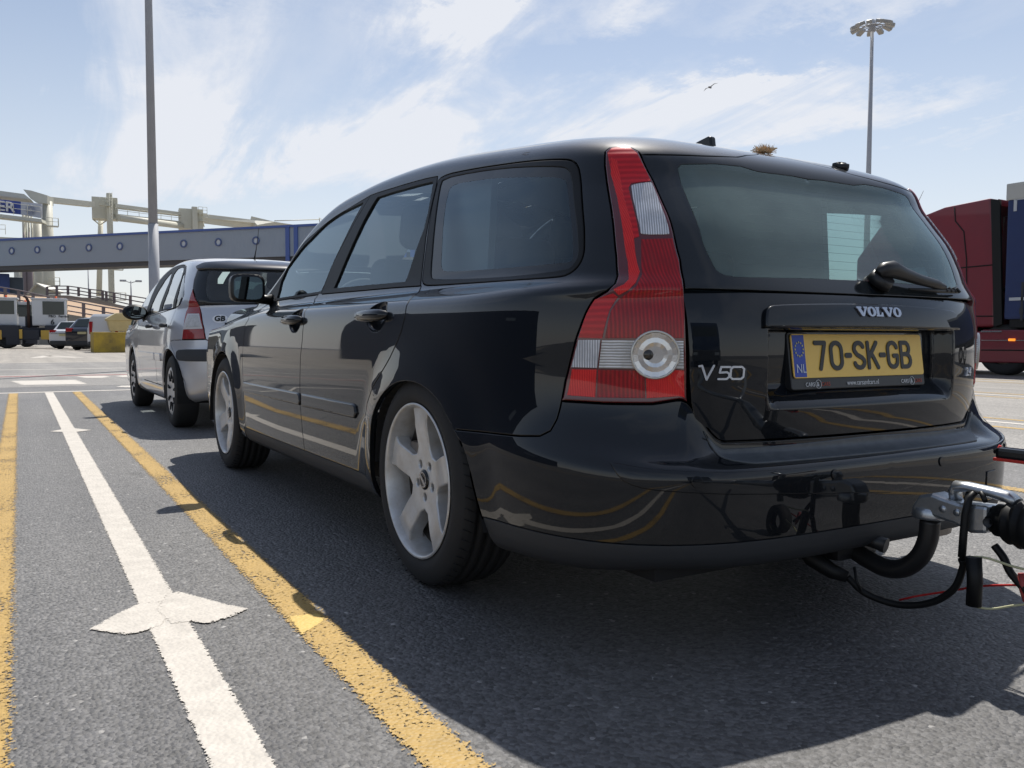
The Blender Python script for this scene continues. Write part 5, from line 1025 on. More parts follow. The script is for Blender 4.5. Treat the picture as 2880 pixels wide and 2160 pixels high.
for k in range(11):
    a = 2*math.pi*k/11+.2; m = MB(); m.box((0, 0, 0), (.88, .52, .34), bev=.10, tilt=Matrix.Rotation(R(22), 4, 'Y')); o = m.build('floodlight', mat('floodlight housing', (.36, .35, .33), .4), hm); o.location = (1.75*math.cos(a), 1.75*math.sin(a), zt-.1); o.location.x *= .94; o.location.y *= .94; o.rotation_euler = (0, 0, a)
def smallpole(px, pyb, pyt, d, lab, twin=True):
    pass
for (tpt, bpt, lab, tw) in (((14.5352, 139.8723, 9.1696), (14.4213, 139.6596, 4.8409), 'slim lamp post with twin lamps, left of the tall grey lamp post', True), ((10.5347, 165.7802, 12.8202), (10.4853, 165.4277, 6.9252), 'bare thin pole between the ramp rail and the footbridge', False)):
    t_ = thing('lamp_post', lab, 'lamp post', (bpt[0], bpt[1], 0)); m = MB(); m.tube([(0, 0, 0), (0, 0, tpt[2])], [.16, .09], n=8); m.build('pole', GALV, t_)
    if tw:
        for sx_ in (-1, 1):
            m = MB(); m.tube([(0, 0, tpt[2]-.3), (sx_*.9, 0, tpt[2])], .07, n=6); m.box((sx_*1.1, 0, tpt[2]), (.9, .5, .3), bev=.08); m.build('lamp', GALV, t_)
# ---- covered footbridge
A0, A1 = (-3.8642, 108.7891, 8.0049), (21.3315, 78.6786, 7.891); L_ = math.hypot(A1[0]-A0[0], A1[1]-A0[1]); zb = (A0[2]+A1[2])/2
ux, uy = (A1[0]-A0[0])/L_, (A1[1]-A0[1])/L_; rzb = math.atan2(uy, ux)
fb = thing('covered_footbridge', 'long grey covered footbridge with round portholes and blue edges crossing high up', 'bridge', (A0[0], A0[1], 0), rzb)
LT = L_*2.1; zt = zb+3.22
m = MB(); m.box((LT/2-L_*.3, 1.5, (zb+.45+zt)/2), (LT+L_*.6, 3.0, zt-zb-.45)); wl_ = m.build('wall_cladding', BRW, fb)
t = BRW.node_tree; b = t.nodes['Principled BSDF']; g = nd(t, 'ShaderNodeTexCoord'); wv = nd(t, 'ShaderNodeTexWave', bands_direction='X', ins={'Scale': 2.2, 'Distortion': 0}); ln(t, g.outputs['Object'], wv.inputs[0]); bpn = nd(t, 'ShaderNodeBump', ins={'Strength': .5, 'Distance': .05}); ln(t, wv.outputs[1], bpn.inputs['Height']); ln(t, bpn.outputs[0], b.inputs['Normal'])
m = MB(); m.box((LT/2-L_*.3, 1.5, zt+.08), (LT+L_*.6, 3.3, .22)); m.build('roof_edge', BLUE, fb)
m = MB(); m.box((LT/2-L_*.3, 1.5, zb+.22), (LT+L_*.6, 2.7, .44)); m.build('underframe', DKST, fb)
def along(px): # distance along the bridge of an image column
    return px
for X in ((-0.8564, 106.2045, 10.0628), (1.5331, 103.3871, 10.0503), (3.9608, 100.7876, 10.1549), (6.4394, 98.1559, 10.2308), (8.9681, 94.91, 10.2737), (14.0697, 88.6175, 10.2453), (16.6838, 85.3183, 10.2483), (19.2984, 81.7826, 10.2002), (24.5507, 75.1638, 10.1125), (27.1728, 71.8598, 10.1151)):
    d = (X[0]-A0[0])*ux+(X[1]-A0[1])*uy; m = MB(); m.lathe([(0, .40), (-.10, .40), (-.10, .26), (0, .26)], 28, Matrix.Translation((d, -.005, zb+2.05)) @ Matrix.Rotation(R(90), 4, 'Z')); o = m.build('porthole', mat('porthole ring', (.08, .12, .26), .4), fb)
    m = MB(); m.poly([(d+.27*math.cos(a), -.03, zb+2.05+.27*math.sin(a)) for a in np.linspace(0, 2*math.pi, 25)[:-1]]); m.build('pane', mat('pale porthole pane', (.45, .50, .56), .15), o)
for X in ((21.3458, 78.799, 9.8806), (21.8751, 78.016, 9.8374), (29.3778, 69.3975, 10.2967), (29.9825, 68.804, 10.2738)):
    d = (X[0]-A0[0])*ux+(X[1]-A0[1])*uy; m = MB(); m.box((d, -.06, (zb+zt)/2), (.42, .12, zt-zb)); m.build('blue_post', BLUE, fb)
for d in (-L_*.25, L_*1.35, L_*1.9):
    m = MB(); m.box((d, 1.5, zb/2), (1.2, 1.2, zb)); m.build('pier', CREAM, fb)
# ---- linkspan gantry
gx0 = (2.7536, 132.7004, 6.2379)
lg = thing('loading_gantry', 'cream steel ferry loading gantry with towers, beams and a blue sign', 'gantry', (0, 0, 0))
GZ = lambda p, z=0: (p[0], p[1], z)
def col(name, px, p_top, r, d, m_=CREAM): pass
c0 = (3.1565, 133.3163, 19.4425); m = MB(); m.tube([(c0[0], c0[1], 0), (c0[0], c0[1], c0[2])], [.78, .70], n=24); m.build('round_column', CREAM, lg)
c0 = (2.053, 136.7173, 16.8753); m = MB(); m.tube([(c0[0], c0[1], 0), (c0[0], c0[1], c0[2])], [.62, .60], n=24); m.build('round_column', CREAM, lg)
for X, w_ in (((0.3803, 138.3397, 17.5978), .22), ((0.6932, 138.154, 17.5987), .13), ((1.0061, 137.9683, 17.5996), .16), ((1.3474, 137.7657, 17.6006), .13)):
    m = MB(); m.tube([(X[0], X[1], 0), (X[0], X[1], X[2]+1)], w_, n=8); m.build('slim_column', CREAM, lg)
for X in ((0.1849, 127.3767, 8.3976), (0.7378, 127.0485, 8.3992)):
    m = MB(); m.tube([(X[0], X[1], 0), (X[0], X[1], X[2]+.8), (X[0], X[1], X[2]+1.3)], [.36, .36, .12], n=10); m.tube([(X[0], X[1], X[2]+1.2), (X[0], X[1], X[2]+6)], .10, n=8); m.build('lifting_cylinder', RAIL, lg)
X = (-0.6619, 130.2178, 8.5316); m = MB(); m.tube([(X[0], X[1], 0), (X[0], X[1], X[2]+5)], .42, n=14); m.build('round_column', CREAM, lg)
pslab('haunch', [(0.352, 133.9135, 20.9366), (1.2829, 133.3506, 20.7796), (3.1904, 132.1749, 20.1145), (3.1601, 132.1184, 18.9649), (1.8984, 132.8757, 19.089), (1.1985, 133.3284, 19.6618)], CREAM, lg, 1.6)
pslab('main_beam', [(-5.6578, 136.3254, 21.0635), (0.4452, 133.8169, 20.2983), (1.2501, 133.2894, 19.5342), (-5.677, 136.2897, 20.3354)], CREAM, lg, 1.4)
pslab('main_beam', [(3.1751, 133.3511, 20.151), (9.8426, 141.0935, 20.9744), (9.8224, 141.0558, 20.2058), (3.1548, 133.3132, 19.3781)], CREAM, lg, 1.2)
pslab('sign_panel', [(-5.6586, 135.0684, 19.633), (0.009, 132.3621, 19.0158), (-0.0365, 132.2771, 17.2868), (-5.7031, 134.9852, 17.9381)], mat('blue sign', (.03, .06, .28), .5), lg, .3)
pslab('sign_panel_end', [(0.009, 132.3621, 19.0158), (2.4624, 131.3578, 18.8074), (2.4107, 131.2613, 16.8445), (-0.0365, 132.2771, 17.2868)], mat('pale sign end', (.45, .47, .52), .6), lg, .3)
pslab('sign_beam', [(-5.6965, 134.4952, 17.6281), (2.3308, 130.5963, 16.6351), (2.4277, 130.5102, 16.1945), (-0.066, 131.5414, 16.4477), (-5.7097, 134.4706, 17.1276)], CREAM, lg, 1.6)
# letters of the sign, built in the sign's own plane
sa, sb, sd = Vector((-5.6966, 134.7463, 17.9082)), Vector((-0.0397, 132.0442, 17.2582)), Vector((0.0057, 132.1291, 18.9842)); ex = (sb-sa).normalized(); ez = Vector((0, 0, 1))
Hs = (sd-sb).length
def sgtext(s, u, size, z0, mm, nm):
    Vt, Ft = text_data(s, size, .02, .012*size, 1.12, 'RIGHT'); pts = [sb+ex*(u+v[0])+ez*(z0+v[1])-Vector((ex.y, -ex.x, 0))*(-.06+v[2]) for v in Vt]; return mesh_obj(nm, [tuple(q) for q in pts], Ft, mm, lg)
nrm = Vector((ex.y, -ex.x, 0)); 
Vt, Ft = text_data('DOVER', 1.85, .03, .035, 1.12, 'RIGHT')
tp = [sb+ex*(-.74+v[0])+ez*(.22+v[1]+0*v[0])+nrm*(.08+v[2]) for v in Vt]
mesh_obj('sign_letters', [tuple(q) for q in tp], Ft, mat('white sign letters', (.62, .63, .64), .5), lg)
m = MB(); cc_ = Vector((1.1512, 131.7304, 17.936)); m.tube([tuple(cc_+ex*(.56*math.cos(a))+ez*(.6*math.sin(a))+nrm*.1) for a in np.linspace(0, 2*math.pi, 33)], .05, n=6, caps=False); m.tube([tuple(cc_+ex*(.34*math.cos(a))+ez*(.36*math.sin(a))+nrm*.1) for a in np.linspace(0, 2*math.pi, 33)], .06, n=6, caps=False); m.build('round_emblem', mat('faded blue emblem', (.25, .29, .40), .6), lg)
def rail(name, pts, par, m_=CREAM, h=1.1, r=.04, posts=1.6, rails=(1, .55)):
    b = MB(); P = [Vector(p) for p in pts]
    for f in rails: b.tube([p+Vector((0, 0, h*f)) for p in P], r, n=6)
    for a, c in zip(P, P[1:]):
        k = max(1, int((c-a).length/posts))
        for i in range(k+1): q = a.lerp(c, i/k); b.tube([q, q+Vector((0, 0, h))], r, n=6)
    return b.build(name, m_, par)
rail('handrail', [(-5.685, 134.2657, 17.7859), (2.3267, 130.3721, 16.7333)], lg, h=1.5)
def house(c, w_, h_, d_, nm='machine_house'):
    m = MB(); m.box((c[0], c[1], c[2]), (w_, d_, h_), rz=-.12, bev=.05); return m.build(nm, CREAM, lg)
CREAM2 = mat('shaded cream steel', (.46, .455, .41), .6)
h1 = (11.5448, 144.7085, 20.4574); house(h1, 3.6, 3.3, 3.0); 
X = (11.9947, 142.8043, 22.1584); m = MB(); m.box((X[0], X[1], X[2]/2+.4), (.80, .80, X[2]+.2)); m.build('tower_column', CREAM, lg)
X = (11.106, 147.2089, 19.0719); m = MB(); m.tube([(X[0]+.0, X[1], X[2]), (10.568, 146.7467, 7.0022)], [.38, .42], n=12); m.build('raking_leg', CREAM, lg)
X = (12.1069, 141.8053, 16.7551); b = MB()
for o_ in (-.2, .2): b.tube([(X[0]+o_, X[1], 0), (X[0]+o_, X[1], X[2]+6)], .035, n=5)
for z in np.arange(.3, X[2]+6, .45): b.tube([(X[0]-.2, X[1], z), (X[0]+.2, X[1], z)], .03, n=4)
b.build('ladder', CREAM, lg)
for (X, zz) in (((11.3151, 142.0629, 20.6651), 0), ((12.7014, 140.6032, 10.8363), 0), ((12.946, 140.1602, 6.239), 0), ((3.6829, 131.6055, 15.8372), 0), ((3.6328, 131.1058, 7.6628), 0)):
    b = MB(); b.box((X[0], X[1], X[2]), (1.5 if X[1] > 110 else .8, 1.0, .12)); 
    o = b.build('platform', CREAM, lg); w_ = .75 if X[1] > 110 else .4; rail('handrail', [(X[0]-w_, X[1]-.5, X[2]), (X[0]+w_, X[1]-.5, X[2]), (X[0]+w_, X[1]+.5, X[2])], lg, posts=.7)
for a, c in (((9.7406, 144.5078, 18.8017), (10.9904, 147.2255, 18.267)), ((10.9904, 147.2255, 18.267), (11.8326, 143.2613, 18.7362)), ((11.8326, 143.2613, 18.7362), (12.9449, 142.6103, 18.8823))):
    b = MB(); b.tube([a, c], .09, n=6); b.build('brace', CREAM, lg)
pslab('main_beam', [(12.882, 142.7959, 21.1702), (24.1044, 152.4878, 21.9157), (24.0888, 152.4586, 21.3221), (12.865, 142.7643, 20.5267)], CREAM, lg, 1.0)
b = MB(); b.tube([(13.1325, 142.5059, 18.9901), (24.043, 152.373, 19.5807)], .52, n=14); b.build('conveyor_tube', CREAM, lg)
pslab('walkway', [(12.8415, 142.7204, 19.6328), (24.0638, 152.4119, 20.3723), (24.0597, 152.4041, 20.214), (12.8377, 142.7133, 19.4898)], CREAM, lg, .8)
rail('handrail', [(12.8415, 142.7204, 19.6328), (24.0638, 152.4119, 20.3723)], lg, h=1.0, posts=2.2)
h2 = (25.8106, 153.7377, 20.8875); house(h2, 3.9, 3.4, 3.2)
X = (26.1293, 151.9218, 22.7487); m = MB(); m.box((X[0], X[1], X[2]/2+.1), (.85, .85, X[2]+.1)); m.build('tower_column', CREAM, lg)
X = (25.5846, 156.1138, 19.5332); m = MB(); m.tube([(X[0], X[1], 0), X], .4, n=12); m.build('raking_leg', CREAM, lg)
for a, c in (((24.1161, 154.6552, 19.5187), (25.3135, 155.0599, 18.7607)), ((25.3135, 155.0599, 18.7607), (26.3276, 153.3425, 19.525)), ((27.6011, 152.6593, 20.652), (27.7831, 152.4889, 19.6896))):
    b = MB(); b.tube([a, c], .09, n=6); b.build('brace', CREAM, lg)
for X in ((27.3652, 151.7083, 21.7915), (27.5376, 151.5234, 20.517)):
    b = MB(); b.box((X[0], X[1], X[2]), (1.4, 1.0, .12)); b.build('platform', CREAM, lg); rail('handrail', [(X[0]-.7, X[1]-.5, X[2]), (X[0]+.7, X[1]-.5, X[2])], lg, posts=.7)
pslab('main_beam', [(27.4977, 152.8064, 21.9756), (38.4923, 161.4673, 22.6974), (48.9323, 169.2809, 23.2379), (48.9224, 169.2624, 22.8624), (37.8687, 161.7837, 21.866), (27.4798, 152.7729, 21.2935)], CREAM, lg, 1.0)
pslab('haunch', [(38.1345, 161.7248, 23.3951), (42.9625, 163.4851, 22.8979), (49.9001, 168.7003, 23.1468), (49.7285, 168.7778, 22.7708), (42.7006, 163.5652, 21.7334), (39.0687, 161.0629, 21.7384), (38.1208, 161.6991, 22.871)], CREAM, lg, 1.0)
b = MB(); b.tube([(42.9672, 163.4939, 23.0769), (54.2847, 170.8775, 25.0216)], .10, n=6); b.tube([(54.2948, 170.8963, 25.4059), (54.332, 170.7622, 23.6768)], .10, n=6); b.tube([(54.2922, 170.8916, 25.3098), (55.4285, 171.3534, 24.872)], .06, n=5); b.build('thin_rail', CREAM, lg)
# ---- grey gabled hut and quay clutter at the gantry foot
hu = thing('gabled_hut', 'small pale gabled hut at the foot of the gantry beyond the ramp', 'hut', (0, 0, 0))
pslab('wall', [(0.0361, 110.9782, 5.6236), (0.9382, 110.5085, 6.6425), (2.0298, 109.8259, 6.1107), (2.1009, 109.7317, 5.3085), (0.1198, 110.9077, 5.3029)], CREAM2, hu, 3.)
pslab('roof', [(-0.0178, 110.5429, 5.6036), (0.8849, 110.083, 6.7781), (0.978, 110.0312, 6.8317), (2.1528, 109.289, 6.1425), (2.1034, 109.3097, 6.0092), (0.9272, 110.0492, 6.6451), (0.0253, 110.5104, 5.4972)], mat('pale roof sheet', (.62, .60, .54), .6), hu, 3.5)
q0 = (-3.5969, 115.4565, 5.4942); m = MB(); m.box((q0[0], q0[1]+4, q0[2]/2), (26, 8, q0[2])); struct(m.build('quay_embankment', mat('weathered concrete', (.30, .275, .235), .8, var=(.6, .6, (.2, .185, .16)))))
for X, c, lab in (((-2.446, 110.2139, 7.0368), (.03, .06, .2), 'dark blue container edge at the far left behind the ramp rail'), ((-1.0946, 110.5533, 6.6826), (.05, .07, .10), 'dark tank beside the gantry foot behind the ramp rail')):
    m = MB(); m.box((X[0], X[1], X[2]/2+.3), (1.6, 1.6, X[2]+.8), bev=.15); tag(m.build('storage_tank', mat('quay box %g' % c[2], c, .6)), lab, 'tank')
hall = thing('low_building', 'low cream building with a flat roof at the far left behind the bridge', 'building', (0, 0, 0))
pslab('wall', [(-7.3104, 147.4322, 15.5398), (0.0833, 143.0169, 15.1516), (0.1134, 142.9283, 14.06), (-7.3499, 147.3584, 14.0387)], CREAM, hall, 6.); rail('handrail', [(-3.7749, 144.8734, 15.6386), (-1.9013, 143.759, 15.6099)], hall, h=1.4)
for X in ((-6.2353, 146.7984, 12.013), (-0.1139, 143.1648, 12.0305)): m = MB(); m.box((X[0], X[1]+2, X[2]/2), (1., 1., X[2])); m.build('support', CREAM, hall)
# ---- ramp with rails
rampM = mat('sandy ramp surface', (.42, .29, .19), .85, var=(.4, .5, (.34, .24, .16)))
near = [(-3.8045, 82.8741, 4.086), (-2.1859, 81.8981, 3.8548), (-1.1079, 81.2455, 3.6614), (-0.0777, 80.035, 3.41), (1.0362, 78.7702, 3.0846), (2.2322, 76.8612, 2.5586), (3.4316, 74.9669, 2.2916), (4.6895, 73.036, 1.9947), (6.8402, 69.3947, 1.4605), (9.7985, 62.9549, 1.0892)]
far = [(-4.2695, 104.1898, 5.2141), (-2.2399, 102.9818, 5.1708), (-0.8872, 102.1757, 5.1255), (0.4231, 101.3947, 5.0801), (1.8604, 100.5384, 5.0351), (3.6375, 99.4835, 5.0402), (5.4497, 96.0503, 4.6142), (7.4116, 92.517, 4.0162), (9.8377, 87.5282, 3.1854), (13.2285, 81.9645, 2.3223)]
m = MB()
for i in range(len(near)-1):
    m.poly([near[i], near[i+1], far[i+1], far[i]])
    m.poly([(near[i][0], near[i][1], 0), (near[i+1][0], near[i+1][1], 0), near[i+1], near[i]], 1); m.poly([(far[i][0], far[i][1], 0), far[i], far[i+1], (far[i+1][0], far[i+1][1], 0)], 1)
struct(m.build('ramp_road', [rampM, MATS['weathered concrete']], norm=False))
def ramp_rail(base, toph, lab, step=1):
    t_ = thing('ramp_railing', lab, 'railing', (0, 0, 0))
    B = [Vector(p) for p in base]; Hh = [Vector(p).z-b_.z for p, b_ in zip(toph, B)]
    for f in (1, .62, .24):
        b = MB(); b.tube([p+Vector((0, 0, h*f)) for p, h in zip(B, Hh)], .06, n=6); b.build('rail', RAIL, t_)
    for p, h in zip(B, Hh):
        b = MB(); b.box((p.x, p.y, p.z+h/2), (.25, .2, h)); b.build('post', RAIL, t_)
nb_ = [(-3.4055, 82.6195, 3.812), (-2.0557, 81.8081, 3.6587), (-1.0782, 81.2177, 3.5043), (-0.0471, 80.0093, 3.293), (1.0362, 78.7702, 3.0846), (2.1992, 76.8807, 2.5585), (3.3997, 74.9871, 2.3103), (4.6905, 73.0378, 2.0318), (5.7826, 71.2045, 1.7239), (7.3159, 67.94, 1.3451)]
nt_ = [(-3.3735, 82.6794, 5.0304), (-2.0257, 81.8641, 4.7984), (-1.0493, 81.2717, 4.6047), (-0.0204, 80.0592, 4.3078), (1.0607, 78.8159, 4.0147), (2.2304, 76.9389, 3.743), (3.4284, 75.0407, 3.4026), (4.7178, 73.0888, 3.0712), (5.8115, 71.2585, 2.821), (7.3439, 67.9923, 2.4096)]
ramp_rail(nb_, nt_, 'brown metal railing along the near side of the sandy ramp')
fb_ = [(1.7335, 100.6137, 5.0348), (2.622, 100.0863, 5.0373), (3.6388, 99.4859, 5.0893), (4.5356, 97.7762, 4.8981), (5.451, 96.0526, 4.6623), (6.5063, 94.2432, 4.3837), (6.7908, 93.6012, 4.2733), (7.4128, 92.5193, 4.0631), (8.6421, 90.1285, 3.5976), (9.8389, 87.5304, 3.2307), (11.1528, 85.5606, 2.8469), (12.6585, 83.4747, 2.4282)]
ft_ = [(1.7567, 100.6572, 5.9191), (2.6478, 100.1346, 6.0199), (3.6633, 99.5318, 6.0228), (4.5599, 97.8216, 5.8212), (5.475, 96.0975, 5.5749), (6.5325, 94.2922, 5.3809), (6.8169, 93.65, 5.2661), (7.44, 92.5701, 5.0959), (8.6725, 90.1852, 4.7521), (9.8699, 87.5883, 4.4086), (11.1846, 85.62, 4.0554), (12.6911, 83.5355, 3.6662)]
ramp_rail(fb_, ft_, 'grey metal railing along the far side of the sandy ramp against the sky')
# ---- terminal tractors
TW = mat('white cab paint', (.55, .57, .60), .35, coat=.5); NAVY = mat('navy chassis paint', (.018, .022, .035), .6); GWIN = mat('dark cab glass', (.03, .04, .04), .05)
def tug(loc, rz, lab, num=None, s=1.0, yellow=True):
    """local +x forward, right side faces the viewer (-y)"""
    t_ = thing('terminal_tractor', lab, 'tractor', loc, rz)
    m = MB(); m.box((0, 0, .95), (5.2, 1.1, .55), bev=.05); m.box((1.9, 0, 1.0), (1.3, 2.3, .75), bev=.08); m.box((2.2, 0, .45), (.7, 2.3, .5), bev=.05); m.box((.2, -1.05, .8), (1.5, .25, .6), bev=.04); m.build('chassis', NAVY, t_)
    m = MB(); m.box((-1.5, 0, 1.30), (2.4, .9, .16), bev=.03); m.build('fifth_wheel_plate', STEEL, t_)
    m = MB(); m.box((1.50, .1, 2.15), (1.85, 1.5, 1.60), bev=.10); cb_ = m.build('cab', TW, t_)
    m = MB(); m.box((1.72, -.655, 2.42), (1.15, .03, .80), bev=.01); m.box((2.44, .1, 2.45), (.03, 1.15, .8), bev=.01); m.box((.57, .1, 2.5), (.03, 1.1, .65), bev=.01); m.build('cab_window', GWIN, cb_)
    m = MB(); m.box((1.50, .1, 2.96), (1.95, 1.6, .10), bev=.04); m.build('roof', TW, cb_)
    m = MB(); m.lathe([(-.06, .05), (0, .07), (.12, .06), (.14, .01)], 12, Matrix.Translation((1.85, 0, 3.02)) @ Matrix.Rotation(R(-90), 4, 'Y')); m.build('beacon', mat('orange beacon', (.8, .12, .02), .3), cb_)
    m = MB(); m.tube([(.40, -.45, 1.2), (.40, -.45, 2.8), (.30, -.45, 3.05), (.17, -.45, 3.12)], .085, n=10); m.build('exhaust_stack', mat('rusty exhaust', (.06, .035, .03), .7), t_)
    m = MB(); m.box((.55, .1, 1.6), (.7, .9, .7), bev=.05); m.tube([(.4, -.5, 1.2), (.4, -.5, 2.1), (.9, -.5, 2.1)], .03, n=6); m.build('engine_housing', NAVY, t_)
    for x in (-1.5, 1.9):
        for sy in (-1, 1):
            m = MB(); m.lathe([(-.16, .30), (-.17, .42), (-.12, .52), (.12, .52), (.17, .42), (.16, .30)], 28, Matrix.Translation((x, sy*.95, .52)) @ Matrix.Rotation(R(90), 4, 'Z')); m.lathe([(-.12, .01), (-.14, .12), (-.10, .30)], 20, Matrix.Translation((x, sy*.95, .52)) @ Matrix.Rotation(R(90*sy), 4, 'Z'), 1); m.build('wheel', [TYRE, NAVY], t_)
    if yellow: m = MB(); m.box((2.62, -.9, .85), (.16, .6, .55), bev=.03); m.box((1.35, -1.19, .80), (.62, .05, .55), bev=.02); m.build('step_panel', mat('yellow step paint', (.55, .36, .06), .5), t_)
    if num:
        Vt, Ft = text_data(num, .42, .01, .01); mesh_obj('fleet_number', [(1.55+v[0], -.67-v[2], 1.44+v[1]) for v in Vt], Ft, NAVY, cb_)
        Vt, Ft = text_data('P&O', .20, .008, .004); mesh_obj('cab_lettering', [(1.45+v[0], -.67-v[2], 1.86+v[1]) for v in Vt], Ft, NAVY, cb_)
        Vt, Ft = text_data('Ferries', .20, .008, .004); mesh_obj('cab_lettering', [(1.98+v[0], -.67-v[2], 1.86+v[1]) for v in Vt], Ft, NAVY, cb_)
    return t_
g1 = (-0.9521, 55.5731, 0.0)
tug(((-1.2126, 55.67, 0.0)[0], (-1.2126, 55.67, 0.0)[1]+1.0, 0), R(-4), 'white cabbed terminal tractor numbered 6, left of the white hatchback', '6')
tug(((-2.9285, 56.3089, 0.0)[0]-.9, (-2.9285, 56.3089, 0.0)[1]+.4, 0), R(-4), 'terminal tractor cut off by the left edge with a dark exhaust stack', None)
tug(((-1.6208, 59.1846, 0.0)[0]-1.1, (-1.6208, 59.1846, 0.0)[1]+4.6, 0), R(-4), 'third terminal tractor half hidden behind the cab numbered 6', None, yellow=False)
# ---- distant parked cars, local +y forward
def farcar(loc, rz, lab, nm, paint_, L, Wd, H, prof, glz, lampz, lampc_, win, rim=.3):
    t_ = thing(nm, lab, 'van' if 'van' in nm else 'car', loc, rz)
    hw = Wd/2
    def sec(y, zl):  # half width by height
        return hw*(1-.0*zl)
    m = MB(); st_ = []
    for (y, zt_, ins) in prof:
        ring = [(-hw*.96, .30), (-hw, .55), (-hw*.99, .95*glz), (-(hw-ins*.35), glz), (-(hw-ins), zt_-.07), (-(hw-ins-.12), zt_), ((hw-ins-.12), zt_), ((hw-ins), zt_-.07), ((hw-ins*.35), glz), (hw*.99, .95*glz), (hw, .55), (hw*.96, .30)]
        ring = [(x, min(z, zt_)) for x, z in ring]; st_.append([m.bm.verts.new((x, y, z)) for x, z in ring])
    for a, b in zip(st_, st_[1:]):
        for i in range(11): m.bm.faces.new((a[i], a[i+1], b[i+1], b[i]))
        m.bm.faces.new((a[11], a[0], b[0], b[11]))
    m.bm.faces.new(st_[0]); m.bm.faces.new(st_[-1][::-1])
    for f in m.bm.faces: f.smooth = True
    bd = m.build('body', paint_, t_); k = bd.modifiers.new('bevel', 'BEVEL'); k.width = .06; k.segments = 3; k.angle_limit = R(25)
    for nm2, pts in win:
        m = MB(); A = [Vector(p) for p in pts]; n = (A[1]-A[0]).cross(A[2]-A[0]).normalized()
        c = sum(A, Vector())/len(A)
        if n.dot(Vector((c.x, c.y-L/2, 0))) < 0: n = -n
        m.bm.faces.new([m.bm.verts.new(p+n*.035) for p in A]); o = m.build(nm2, GWIN, t_)
    for sx_ in (-1, 1):
        m = MB(); m.box((sx_*(hw-.20), .03+lampz[2], lampz[0]), (.36 if lampz[1] < .3 else .16, .14, lampz[1]), bev=.03); m.build('tail_lamp', lampc_, t_)
        for y in (.75, L-.85):
            m = MB(); m.lathe([(-.11, .19), (-.12, .26), (-.09, .335), (.09, .335), (.12, .26), (.11, .19)], 28, Matrix.Translation((sx_*(hw-.12), y, .335))); m.build('tyre', TYRE, t_)
            m = MB(); m.lathe([(.0, .01), (-.02, .07), (.0, .2), (-.03, .215)], 24, Matrix.Translation((sx_*(hw-.0), y, .335)) @ Matrix.Scale(-sx_, 4, (1, 0, 0))); o = m.build('wheel_rim', ALLOY, t_)
            m = MB(); 
            for k_ in range(5):
                a = 2*math.pi*k_/5; m.prism([(r*math.cos(a)-q*math.sin(a), r*math.sin(a)+q*math.cos(a)) for r, q in ((.07, -.01), (.18, -.045), (.18, .045), (.07, .01))], -.005, .005, axis=0)
            o2 = m.build('rim_gap', DARK, o); o2.location = (sx_*(hw+.025), y, .335)
    m = MB(); m.box((0, -.02, .36), (Wd*.9, .14, .22), bev=.04); m.box((0, L/2, .25), (Wd*.85, L*.9, .16)); m.build('lower_trim', GREYPL, t_)
    m = MB(); m.box((0, -.035 if 'van' not in nm else .0, glz-.22 if 'van' not in nm else .7), (.5, .03, .12)); m.build('number_plate', mat('pale plate', (.5, .45, .25), .5), t_)
    return t_
WCAR = mat('white car paint', (.62, .63, .65), .3, coat=1); KCAR = mat('dark blue car paint', (.012, .015, .025), .25, coat=1)
RL = mat('red tail lamp plastic', (.34, .008, .008), .15, coat=1)
def gp(a, dx_=0, dy_=0): return (a[0]+dx_, a[1]+dy_, 0)
hw = .9
farcar(gp((0.2318, 50.24, 0.0), .50, .9), R(-38), 'white hatchback with dark rear window beside the number 6 tractor', 'parked_car', WCAR, 4.1, 1.78, 1.6,
 [(0, .92, .0), (.05, 1.02, .0), (.28, 1.12, .05), (.62, 1.55, .20), (1.3, 1.60, .22), (2.2, 1.58, .22), (2.9, 1.15, .10), (3.3, 1.02, .05), (4.0, .85, .03), (4.1, .6, .05)], 1.02, (.98, .20, .05), RL,
 [('rear_window', [(-.62, .30, 1.12), (.62, .30, 1.12), (.55, .60, 1.5), (-.55, .60, 1.5)]), ('side_window', [(.84, .75, 1.08), (.82, 2.75, 1.08), (.72, 2.2, 1.48), (.70, .95, 1.5)]), ('side_window', [(-.84, .75, 1.08), (-.82, 2.75, 1.08), (-.72, 2.2, 1.48), (-.70, .95, 1.5)])])
farcar(gp((0.9198, 46.5984, 0.0), .48, .5), R(-40), 'dark blue large car with red lamps between the white hatchback and white van', 'parked_car', KCAR, 4.8, 1.98, 1.74,
 [(0, .98, .0), (.05, 1.10, .0), (.22, 1.22, .05), (.60, 1.66, .22), (1.4, 1.74, .24), (2.8, 1.72, .24), (3.5, 1.25, .12), (3.8, 1.12, .05), (4.7, .95, .03), (4.8, .6, .05)], 1.12, (1.06, .20, .02), RL,
 [('rear_window', [(-.66, .25, 1.22), (.66, .25, 1.22), (.60, .56, 1.6), (-.60, .56, 1.6)]), ('side_window', [(.95, .8, 1.18), (.93, 3.35, 1.18), (.78, 2.8, 1.62), (.76, 1.0, 1.64)]), ('side_window', [(-.95, .8, 1.18), (-.93, 3.35, 1.18), (-.78, 2.8, 1.62), (-.76, 1.0, 1.64)])])
